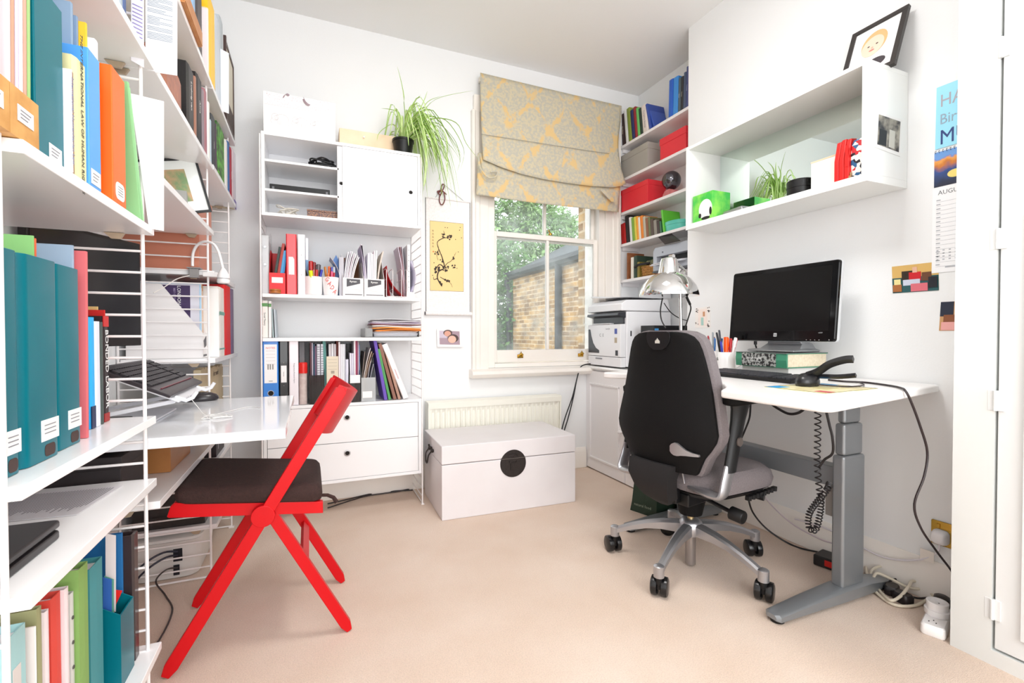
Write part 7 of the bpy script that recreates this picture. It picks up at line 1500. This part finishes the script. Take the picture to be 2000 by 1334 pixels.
# ------------------------------------------------------------- roman blind
BM = bpy.data.materials.new('damask_fabric'); BM.use_nodes = True; nt = BM.node_tree; MATS['damask_fabric'] = BM; bs = nt.nodes['Principled BSDF']; bs.inputs['Roughness'].default_value = .85
tc_ = node(nt, 'ShaderNodeTexCoord'); mp = node(nt, 'ShaderNodeMapping'); mp.inputs['Scale'].default_value = (3.6, 1, 3.0); nt.links.new(tc_.outputs['Object'], mp.inputs[0])
n1 = node(nt, 'ShaderNodeTexNoise'); n1.inputs['Scale'].default_value = 3.2; n1.inputs['Detail'].default_value = 5; n1.inputs['Roughness'].default_value = .62; nt.links.new(mp.outputs[0], n1.inputs['Vector'])
sx = node(nt, 'ShaderNodeSeparateXYZ'); nt.links.new(mp.outputs[0], sx.inputs[0])
def mt(op, a, b_=None, c_=None):
    n = node(nt, 'ShaderNodeMath', operation=op)
    for i, v in enumerate((a, b_, c_)):
        if v is None: continue
        if hasattr(v, 'links') or hasattr(v, 'node'): nt.links.new(v, n.inputs[i])
        else: n.inputs[i].default_value = v
    return n.outputs[0]
X_, Z_ = sx.outputs['X'], sx.outputs['Z']
sxn = mt('SINE', mt('MULTIPLY', X_, 6.283)); szn = mt('SINE', mt('MULTIPLY', Z_, 6.283*.95)); 
og = mt('ABSOLUTE', mt('ADD', sxn, mt('MULTIPLY', szn, 1.0)))
f1 = mt('ADD', og, mt('MULTIPLY', mt('SUBTRACT', n1.outputs['Fac'], .47), 5.0)); g1 = node(nt, 'ShaderNodeMapRange'); nt.links.new(f1, g1.inputs[0]); g1.inputs[1].default_value = .05; g1.inputs[2].default_value = .45; g1.inputs[3].default_value = 1; g1.inputs[4].default_value = 0
mx = node(nt, 'ShaderNodeMix', data_type='RGBA'); nt.links.new(g1.outputs[0], mx.inputs[0]); n2 = node(nt, 'ShaderNodeTexNoise'); n2.inputs['Scale'].default_value = 60; n2.inputs['Detail'].default_value = 2; nt.links.new(tc_.outputs['Object'], n2.inputs['Vector'])
m2 = node(nt, 'ShaderNodeMix', data_type='RGBA'); r2 = node(nt, 'ShaderNodeMapRange'); r2.inputs[1].default_value = .42; r2.inputs[2].default_value = .58; nt.links.new(n2.outputs['Fac'], r2.inputs[0]); nt.links.new(r2.outputs[0], m2.inputs[0]); m2.inputs[6].default_value = lin('b9b5a8'); m2.inputs[7].default_value = lin('cbc0a4')
nt.links.new(m2.outputs[2], mx.inputs[6]); mx.inputs[7].default_value = lin('dcbd86'); nt.links.new(mx.outputs[2], bs.inputs['Base Color'])
t = thing('roman_blind', 'half-raised beige damask roman blind over the window', 'blind', loc=(1.6, 2.9, 2.3)); Yb_ = 2.925
bx0, bx1, bzt = P(938, 142, Y=Yb_).x, P(1214, 207, Y=Yb_).x, P(938, 142, Y=Yb_).z; 
def edge(pts, u):
    u = u*(len(pts)-1); i = min(int(u), len(pts)-2); f = u-i; return (pts[i][0]*(1-f)+pts[i+1][0]*f, pts[i][1]*(1-f)+pts[i+1][1]*f)
def cloth(name, top_, bot, Y, out, right=None, nu=48, nv=22):
    # a hanging layer between two measured edges; out(u, v) pushes it into the room
    def f(u, v):
        a_, b_ = edge(top_, u), edge(bot, u); x, y = a_[0]*v+b_[0]*(1-v), a_[1]*v+b_[1]*(1-v)
        if right: x += right(v)*max(0, (u-.75)/.25)**2
        p = P(x, y, Y=Y); return (p.x, Y-out(u, v), p.z)
    m = MB(); m.grid(f, nu, nv); return m.build(name, BM, t, solid=.002, smooth=True)
cloth('main_cloth', [(938, 142), (1030, 164), (1123, 186), (1214, 207)], [(939, 316), (975, 332), (1012, 344), (1057, 354), (1102, 361), (1147, 367), (1192, 370), (1216, 364)], Yb_, lambda u, v: .045*(1-v)**2.2+.004*sin(9*u+3*v)*(1-v)+.010*sin(3.1*u)*sin(pi*v), right=lambda v: -9*sin(pi*min(1, v*1.15)))
cloth('fold', [(934, 298), (1012, 322), (1102, 336), (1207, 348)], [(940, 346), (990, 359), (1057, 372), (1147, 388), (1206, 396)], Yb_, lambda u, v: .026*sin(pi*min(1, .12+v*.8))+.003*sin(7*u))
cloth('fold', [(932, 300), (1012, 330), (1102, 350), (1207, 366)], [(929, 381), (1012, 393), (1102, 404), (1207, 415)], Yb_, lambda u, v: .010+.008*sin(pi*v)+.002*sin(11*u))
m = MB(); q = [P(936, 322, Y=2.872), P(944, 338, Y=2.87), P(955, 347, Y=2.87), P(968, 345, Y=2.87), P(971, 336, Y=2.87), P(958, 336, Y=2.872)]; m.tube(smooth_pts(q, 5), .005, 8); m.build('curled_corner', BM, t, smooth=True)
m = MB(); p_ = [P(1172, 371, Y=2.868), P(1180, 371, Y=2.868), P(1204, 394, Y=2.872), P(1194, 394, Y=2.872)]; m.add(p_, [(0, 1, 2, 3)]); m.build('creased_corner', BM, t, solid=.003)
zq = P(945, 262, Y=Yb_).z; m = MB(); m.tube([P(x_, y_, Y=Yb_-.036+.002*abs(x_-1070)/130) for x_, y_ in ((940, 262), (1000, 271), (1070, 282), (1140, 293), (1190, 300))], .0018, 5); m.build('stitched_seam', K('98968c', .7), t)
MB().box(bx0+.01, Yb_+.004, bzt-.035, bx1-.01, YB-.012, bzt-.003).build('head_batten', K('e8e2d8', .6), t)
m = MB(); q = P(1209, 480, Y=2.9); m.cyl((bx1-.012, 2.915, bzt-.02), (bx1-.016, 2.915, 1.45), .0012, n=6); m.build('pull_cord', K('f0ece4', .5), t)
# ------------------------------------------------------------- floor: bag, cables, plugs, extension block
t = thing('shopping_bag', 'dark green carrier bag standing under the desk beside the cupboard', 'bag', loc=(1.76, 2.1, 0)); BG = M('dark_green_bag', '16301f', .55, bump=.3, bscale=9); m = MB()
qa, qb = P(1281, 1013, Z=0), P(1231, 996, Z=0)
m.rings([[(qa.x+.004*s, qa.y, z_), (qa.x+.30, qa.y-.03, z_), (qa.x+.30, qb.y-.02, z_), (qb.x+.012*s, qb.y-.0, z_), ((qa.x+qb.x)/2+.012*s, (qa.y+qb.y)/2, z_)] for z_, s in ((.001, 0), (.05, 1), (.18, 2.5), (.33, 1), (.40, 3))], caps=False); m.add([(qa.x, qa.y, .001), (qa.x+.30, qa.y-.03, .001), (qa.x+.30, qb.y-.02, .001), (qb.x, qb.y, .001)], [(0, 1, 2, 3)])
m.build('bag', BG, t, solid=.0015); d_ = (qb-qa); text('natural food', .022, TR(*((qa+qb)/2 + Vector((-.003, -.001, .045))), math.atan2(-d_.y, -d_.x)) @ FRONT, K('8f9a88', .6), t)
def cord(name, label, pts, r, c, k=7, cat='cable', rough=.45):
    o = MB().tube(smooth_pts(pts, k), r, 8).build(name, K(c, rough), None, smooth=True); return tag(o, label, cat)
cord('cable', 'black cable on the carpet under the drawer unit', [P(640, 984, Z=.006), P(680, 975, Z=.006), P(740, 962, Z=.006), P(806, 957, Z=.006)], .004, '221c1c')
cord('cable', 'second black cable on the carpet under the drawer unit', [P(640, 992, Z=.005), P(690, 976, Z=.015), P(720, 968, Z=.006), P(775, 960, Z=.006), P(808, 953, Z=.006)], .004, '2a2222')
for k in range(2): cord('cable', ['black cable hanging from the printer down to the radiator', 'black cable looped from the printer behind the trunk, the right hand one'][k], [(1.92, 2.965, .765), P(1136, 715, Y=2.94), P(1128, 735, Y=2.93), P(1118+k*2, 775, Y=2.94), P(1104+k*6, 815, Y=2.95), P(1096+k*5, 845, Y=2.95), P(1094+k*5, 862, Y=2.95)], .0042, '26262a')
MB().box(1.90, 2.965, .7512, 1.915, 2.985, .76)
# long black cable from the desk over its edge to the floor sockets
cord('cable', 'black cable crossing the desk and hanging down the wall to the extension block', [P(1618, 742, Z=ZD+.004), P(1650, 745, Z=ZD+.004), P(1690, 747, Z=ZD+.004), P(1730, 752, Z=ZD+.004), P(1757, 757, Z=ZD+.004), P(1768, 763, Y=.900), P(1780, 786, Y=.890), P(1797, 832, Y=.89), P(1811, 882, Y=.89), P(1805, 930, Y=.89), P(1786, 985, Y=.90), P(1798, 1030, Y=.90), P(1828, 1075, Y=.90), P(1860, 1118, Y=.90), P(1872, 1150, Y=.91)], .0036, '2b2022')
cord('cable', 'thin black lead curling from the winged mouse over the mat', [(1.60, 1.08, ZD+.010), (1.66, 1.03, ZD+.006), (1.72, 1.02, ZD+.006), (1.80, 1.05, ZD+.004), (1.86, 1.10, ZD+.004)], .0022, '2b2022')
cord('cable', 'black cable sagging under the desk top', [P(1503, 786, X=1.8), P(1518, 797, X=1.8), P(1540, 808, X=1.8), P(1560, 806, X=1.8), P(1576, 794, X=1.8)], .0055, '1e1a1c')
cord('cable', 'black cable hanging down behind the chair arm post', [P(1466, 788, X=1.80), P(1464, 815, X=1.80), P(1455, 840, X=1.80), P(1448, 856, X=1.80)], .004, '1e1a1c')
cord('cable', 'black cable running down beside the near desk leg', [P(1612, 796, X=1.75), P(1620, 830, X=1.75), P(1626, 856, X=1.75), P(1626, 885, X=1.76), P(1610, 898, X=1.76), P(1600, 912, X=1.76)], .0045, '201a1c')
cord('cable', 'black cable looping under the crossbar to the wall', [P(1460, 965, X=1.9), P(1470, 1000, X=1.95), P(1500, 1035, X=2.0), P(1550, 1066, X=2.05), P(1606, 1080, X=2.05)], .0042, '1e1a1c')
cord('cable', 'pale grey cable sagging from the chair side to the wall skirting', [P(1486, 960, X=2.0), P(1510, 990, X=2.03), P(1550, 1025, X=2.05), P(1600, 1052, X=2.06), P(1630, 1062, X=2.06)], .0032, 'c9bcc4')
# spiral cable
t = thing('coiled_cable', 'black coiled telephone-style cable hanging from the desk', 'cable', loc=(1.72, 1.2, .5)); base = smooth_pts([P(1597, 790, X=1.69), P(1597, 850, X=1.69), P(1596, 905, X=1.69), P(1600, 955, X=1.69), P(1604, 980, X=1.69), P(1600, 1012, X=1.69), P(1592, 1035, X=1.69), P(1580, 1030, X=1.69), P(1580, 1005, X=1.69), P(1592, 985, X=1.69), P(1606, 968, X=1.69), P(1616, 955, X=1.70), P(1620, 945, X=1.74)], 30)
pts = []; acc = 0
for i, p in enumerate(base):
    d = (base[min(i+1, len(base)-1)]-base[max(i-1, 0)]); sl = (p-base[i-1]).length if i else 0
    dens = 1/.030 if i < 90 else 1/.0125; sub = 1
    acc += sl*dens*2*pi; d.normalize(); x = d.cross(Vector((1, 0, 0)));
    x = x.normalized() if x.length > .1 else Vector((0, 1, 0)); y = d.cross(x); pts.append(p + (x*cos(acc)+y*sin(acc))*.0105)
full = []
for i in range(len(pts)-1): full += [pts[i]]
m = MB()
# resample finely so that every turn is round
fine = []; acc = 0
for i in range(len(base)-1):
    L = (base[i+1]-base[i]).length; n = max(1, int(L/.0012)); d = (base[i+1]-base[i]).normalized(); x = d.cross(Vector((1, .2, 0))).normalized(); y = d.cross(x)
    dens = 1/.0215 if i < 95 else 1/.0115
    for k in range(n):
        acc += L/n*dens*2*pi; fine.append(base[i].lerp(base[i+1], k/n)+(x*cos(acc)+y*sin(acc))*.0095)
m.tube(fine, .0024, 5); m.build('coil', K('1c181a', .4), t, smooth=True)
# brass socket with plug
t = thing('wall_socket', 'brass double wall socket low on the chimney breast', 'socket', loc=(XC, .94, .26)); ys0, ys1, zs0, zs1 = .845, .987, .215, .302
MB().prism([((ys0+ys1)/2+a, (zs0+zs1)/2+b_) for a, b_ in rrect(ys1-ys0, zs1-zs0, .004)], 'x', XC-.007, XC-.0003).build('face_plate', BRASS, t, bevel=.001)
for y in (.965, .90): MB().box(XC-.011, y-.005, .278, XC-.007, y+.005, .292).build('rocker_switch', BRASS, t, bevel=.001)
t = thing('plug', 'white mains plug in the brass wall socket', 'plug', loc=(XC-.02, .952, .25)); m = MB()
m.rings([[(x, .955+a, .248+b_) for a, b_ in rrect(.048*s, .052*s, .014)] for x, s in ((XC-.0075, 1), (XC-.018, 1), (XC-.028, .92), (XC-.038, .8), (XC-.042, .6))]); m.build('plug_body', K('efedf0', .3), t, smooth=True)
m = MB(); m.tube(smooth_pts([(XC-.02, .955, .225), (XC-.03, .96, .19), (XC-.035, 1.02, .14), (XC-.035, 1.12, .105), (XC-.03, 1.22, .11), (XC-.03, 1.35, .13), (XC-.03, 1.5, .12)], 7), .0036); m.build('flex', K('dcd6dc', .4), t, smooth=True)
q = P(1810, 1083, X=XC-.035); m = MB(TR(q.x, q.y, q.z)); m.box(-.001, -.022, -.024, .0005, .02, .016); m.build('cable_tag', K('e8e0d8', .6), t); 
# extension block with adaptor and plug
a, c_ = P(1803, 1240, Z=0), P(1855, 1255, Z=0)
t = thing('extension_block', 'white extension lead block on the carpet beside the wardrobe', 'extension lead', loc=(1.93, .90, 0)); ang = rad(21)
T = TR(1.79, .872, 0, ang) ; T = TR(1.835, .892, 0, rad(18)); L_, W_ = .235, .062
m = MB(T); m.rings([[(L_/2+x, -W_/2+y, zz) for x, y in rrect(L_+2*g, W_+2*g, .012)] for zz, g in ((.001, -.001), (.006, .001), (.03, .0), (.036, -.004))]); m.build('block', K('f3f0ef', .3), t, smooth=True, bevel=0)
m = MB(T)
for x, y in ((.025, -.02), (.025, -.038), (.04, -.03)): m.box(x, y, .0358, x+.007, y+.003, .0366)
m.build('socket_slots', K('3c3838', .6), t)
ad = thing('adaptor', 'round white travel adaptor plugged into the extension block', 'adaptor', loc=(0, 0, 0)); p = T @ Vector((.095, -W_/2, .0365)); ad.location = p; Rz = TR(p.x, p.y, p.z)
m = MB(Rz); m.lathe([(.032, 0), (.034, .004), (.034, .020), (.0285, .0205), (.030, .044), (.028, .046), (.0235, .046), (.022, .036), (0, .036)], n=40); m.build('adaptor_body', K('efecec', .3), ad, smooth=True)
m = MB(Rz)
for s in (-1, 1): m.cyl((s*.009, 0, .0362), (s*.009, 0, .0366), .0025, n=10)
m.build('pin_holes', K('2a2626', .7), ad)
pl = thing('plug', 'black mains plug at the far end of the extension block', 'plug', loc=(0, 0, 0)); p = T @ Vector((.185, -W_/2, .0365)); pl.location = p; m = MB(TR(p.x, p.y, p.z, rad(20)))
m.rings([[(x, y, zz) for x, y in rrect(.05*s, .046*s, .012)] for zz, s in ((0, 1), (.014, 1), (.026, .9), (.032, .6))]); m.build('plug_body', K('221a1c', .4), pl, smooth=True)
# coil of cream cable and black plugs on the floor
def coil(pts): return [P(x, y, Z=z_) for x, y, z_ in pts]
cord('cable', 'thick cream cable coiled in big loops on the carpet beside the desk foot', coil([(1845, 1185, .02), (1820, 1160, .03), (1790, 1130, .05), (1750, 1105, .05), (1710, 1095, .04), (1692, 1105, .03), (1700, 1140, .015), (1720, 1165, .008), (1750, 1182, .008), (1790, 1182, .008), (1815, 1165, .012), (1822, 1145, .03), (1790, 1122, .055), (1745, 1105, .06), (1708, 1110, .05), (1700, 1128, .02), (1715, 1150, .014), (1738, 1172, .02), (1758, 1165, .03), (1775, 1145, .05), (1782, 1135, .055), (1800, 1140, .04), (1795, 1150, .03), (1770, 1146, .03), (1735, 1128, .045), (1712, 1120, .05), (1704, 1135, .035)]), .0052, 'd9cfbc', 7)
cord('cable', 'cream cable rising from the carpet behind the wardrobe edge', coil([(1838, 1165, .02), (1842, 1150, .05), (1852, 1135, .09), (1870, 1118, .13)]), .0045, 'd9cfbc')
cord('cable', 'black cable lying across the cream coil on the carpet', coil([(1858, 1178, .03), (1830, 1155, .035), (1800, 1142, .04), (1770, 1132, .03), (1745, 1132, .03), (1735, 1142, .02), (1755, 1155, .02), (1790, 1168, .015), (1820, 1168, .015), (1850, 1178, .02)]), .0038, '1c171a')
for k, (x, y, nm) in enumerate(((1742, 1150, 'first'), (1764, 1166, 'second'))):
    p = P(x, y, Z=.02); t = thing('plug', '%s black cable plug lying inside the cream coil' % nm, 'plug', loc=p); m = MB(TR(p.x, p.y, .0012, rad(20+60*k))); m.rings([[(a_, b_, zz) for a_, b_ in rrect(.055*s, .042*s, .010)] for zz, s in ((0, .9), (.006, 1), (.026, 1), (.034, .85))]); m.box(.024, -.008, .008, .045, .008, .024); m.build('plug_body', K('1a1416', .4), t, smooth=True)
p = P(1618, 1086, Z=.03); t = thing('switch_box', 'black foot switch box with a red stripe beside the near desk leg', 'switch', loc=p); T = TR(2.02, 1.30, .001, rad(12)); MB(T).box(-.05, -.06, 0, .04, .05, .045).build('case', K('1c1a1c', .4), t, bevel=.006); MB(T).box(-.0515, -.045, .012, -.0495, .005, .036).build('red_stripe', K('c8201c', .4), t)

# ------------------------------------------------------------- outside the window
BK = bpy.data.materials.new('london_stock_brick'); BK.use_nodes = True; nt = BK.node_tree; MATS['london_stock_brick'] = BK; bs = nt.nodes['Principled BSDF']; bs.inputs['Roughness'].default_value = .9
def brick_mat(m_, axis):
    nt = m_.node_tree; bs = nt.nodes['Principled BSDF']; tc = node(nt, 'ShaderNodeTexCoord'); sp = node(nt, 'ShaderNodeSeparateXYZ'); cb = node(nt, 'ShaderNodeCombineXYZ'); nt.links.new(tc.outputs['Object'], sp.inputs[0])
    nt.links.new(sp.outputs[axis], cb.inputs[0]); nt.links.new(sp.outputs['Z'], cb.inputs[1]); b = node(nt, 'ShaderNodeTexBrick'); nt.links.new(cb.outputs[0], b.inputs['Vector'])
    b.inputs['Scale'].default_value = 1; b.inputs['Brick Width'].default_value = .225; b.inputs['Row Height'].default_value = .075; b.inputs['Mortar Size'].default_value = .009; b.inputs['Color1'].default_value = lin('d8b884'); b.inputs['Color2'].default_value = lin('8f7458'); b.inputs['Mortar'].default_value = lin('dccfba'); b.inputs['Bias'].default_value = -.15
    n = node(nt, 'ShaderNodeTexNoise'); n.inputs['Scale'].default_value = 3.5; n.inputs['Detail'].default_value = 5; nt.links.new(cb.outputs[0], n.inputs['Vector']); mx = node(nt, 'ShaderNodeMix', data_type='RGBA', blend_type='MULTIPLY'); mx.inputs[0].default_value = .8
    r = node(nt, 'ShaderNodeValToRGB'); r.color_ramp.elements[0].position = .35; r.color_ramp.elements[0].color = lin('a89888'); r.color_ramp.elements[1].position = .62; r.color_ramp.elements[1].color = lin('fff0d8'); nt.links.new(n.outputs['Fac'], r.inputs[0]); nt.links.new(b.outputs['Color'], mx.inputs[6]); nt.links.new(r.outputs[0], mx.inputs[7]); nt.links.new(mx.outputs[2], bs.inputs['Base Color'])
    bp = node(nt, 'ShaderNodeBump'); bp.inputs['Strength'].default_value = .5; bp.inputs['Distance'].default_value = .01; nt.links.new(b.outputs['Fac'], bp.inputs['Height']); bp.invert = True; nt.links.new(bp.outputs[0], bs.inputs['Normal'])
brick_mat(BK, 'Y')
Xn = 3.7; ya_, yb_ = P(1180, 600, X=Xn).y-.6, P(1002, 600, X=Xn).y; ztw = P(1165, 500, X=Xn).z
t = thing('brick_outbuilding', 'yellow stock brick neighbouring wall with a slate roof edge outside the window', 'building', loc=(Xn, (ya_+yb_)/2, -.4))
MB().box(Xn, ya_, -.4, Xn+2, yb_, ztw).build('brick_wall', BK, t)
SL = M('slate_roof', '5c6064', .7, noise=.2, nscale=8, c2='484c52'); DG = M('dark_gutter', '34373c', .5)
m = MB(); zr_ = P(1165, 470, X=Xn-.1).z; m.prism([(Xn-.06, ztw+.04), (Xn-.06, ztw+.1), (Xn+1.6, ztw+.95), (Xn+1.6, ztw+.85)], 'y', ya_-.1, yb_+.15); m.build('roof', SL, t)
m = MB(); m.prism([(Xn-.02, ztw-.02), (Xn-.02, ztw+.13), (Xn-.1, ztw+.13), (Xn-.12, ztw+.06), (Xn-.1, ztw)], 'y', ya_-.1, yb_+.2); m.build('gutter', DG, t)
yd = P(1090, 600, X=Xn-.06).y; MB().cyl((Xn-.06, yd, -.4), (Xn-.06, yd, ztw+.02), .055, n=16).build('downpipe', DG, t, smooth=True)
m = MB(); yd = yb_+.06; m.tube([(Xn-.06, yd+.12, ztw), (Xn-.06, yd+.12, ztw-.12), (Xn-.06, yd+.02, ztw-.25), (Xn-.06, yd+.02, -.4)], .05, 12); m.build('downpipe', DG, t, smooth=True)
BK2 = BK.copy(); BK2.name = 'reveal_brick'
m = MB(); m.box(WX1-.028, YB+.205, WZ0-.4, WX1+.3, YB+.34, WZ1+.4); o = struct(m.build('wall_outer_reveal', BK))
gm = M('outside_ground', '7c7a70', .95); o = struct(MB().box(-6, YB+.5, -.45, 12, 22, -.4).build('ground', gm))
# trees
LF1 = M('tree_leaves', '5f8a4a', .6, noise=.25, nscale=1.5, c2='8fb070'); LF2 = M('shrub_leaves', '3f6a38', .6, noise=.25, nscale=2.5, c2='6f9a50'); BARK = M('bark', '5a4a3c', .9)
def tree(label, x, y, z0, blobs, n, s, mat, seed, trunk=.12):
    t = thing('tree', label, 'tree', loc=(x, y, z0)); rr = random.Random(seed)
    top = max(b_[2] for b_ in blobs); MB().cyl((x, y, z0), (x+.1, y, top), trunk, trunk*.4, n=10).build('trunk', BARK, t, smooth=True)
    m = MB()
    for k in range(n):
        bx_, by_, bz_, br = rr.choice(blobs); v = Vector((rr.gauss(0, 1), rr.gauss(0, 1), rr.gauss(0, 1))).normalized()*br*rr.uniform(.5, 1)**.5; c = Vector((bx_, by_, bz_))+v
        a = Vector((rr.uniform(-1, 1), rr.uniform(-1, 1), rr.uniform(-1, 1))).normalized(); b_ = a.orthogonal().normalized(); q = rr.uniform(.6, 1.2)*s
        m.add([c-a*q, c+b_*q*.5, c+a*q, c-b_*q*.5], [(0, 1, 2, 3)])
    m.build('foliage', mat, t, norm=False)
Zt = lambda px, y, Y: P(px, y, Y=Y).z
def B(px, py, Y, r): q = P(px, py, Y=Y); return (q.x, q.y, q.z, r)
tree('broad leafy tree filling the left of the window view', 3.3, 10.5, -.4, [B(985, 440, 10.5, 1.0), B(1010, 470, 10.5, 1.0), B(975, 500, 10.2, .9), B(1045, 440, 10.8, .8), B(990, 405, 10.5, .8), B(1020, 500, 10.3, .8), B(1070, 470, 11, .7), B(1090, 450, 11.2, .5), B(970, 420, 10.5, .9), B(1050, 400, 11, .45)], 9000, .075, LF1, 3)
tree('dark green garden shrub low on the left outside the window', 2.9, 9.2, -.4, [B(985, 560, 9.2, .7), B(975, 620, 9.2, .7), B(990, 650, 9.2, .6), B(975, 680, 9.2, .6), B(985, 520, 9.2, .6), B(960, 600, 9.2, .6), B(995, 600, 9.4, .6)], 6000, .06, LF2, 6, .06)
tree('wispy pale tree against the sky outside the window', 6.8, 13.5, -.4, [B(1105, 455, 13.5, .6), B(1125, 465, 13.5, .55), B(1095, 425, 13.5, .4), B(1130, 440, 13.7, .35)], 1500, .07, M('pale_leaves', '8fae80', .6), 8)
m = MB(); m.box(-2, 13, -.4, 12, 13.2, 1.0); t = m.build('garden_fence', K('5c5a52', .9)); tag(t, 'dark garden fence far behind the trees outside the window', 'fence')
tree('tall leafy tree farther left in the garden, outside the window', .4, 11.5, -.4, [(-.6, 11.5, 2.2, 1.3), (.6, 11.5, 1.4, 1.2), (1.4, 11.8, 2.4, 1.1), (.3, 11.4, 3.2, 1.1), (-1.6, 11.6, 1.2, 1.1), (1.6, 11.5, .8, .9)], 6000, .10, LF1, 12, .14)
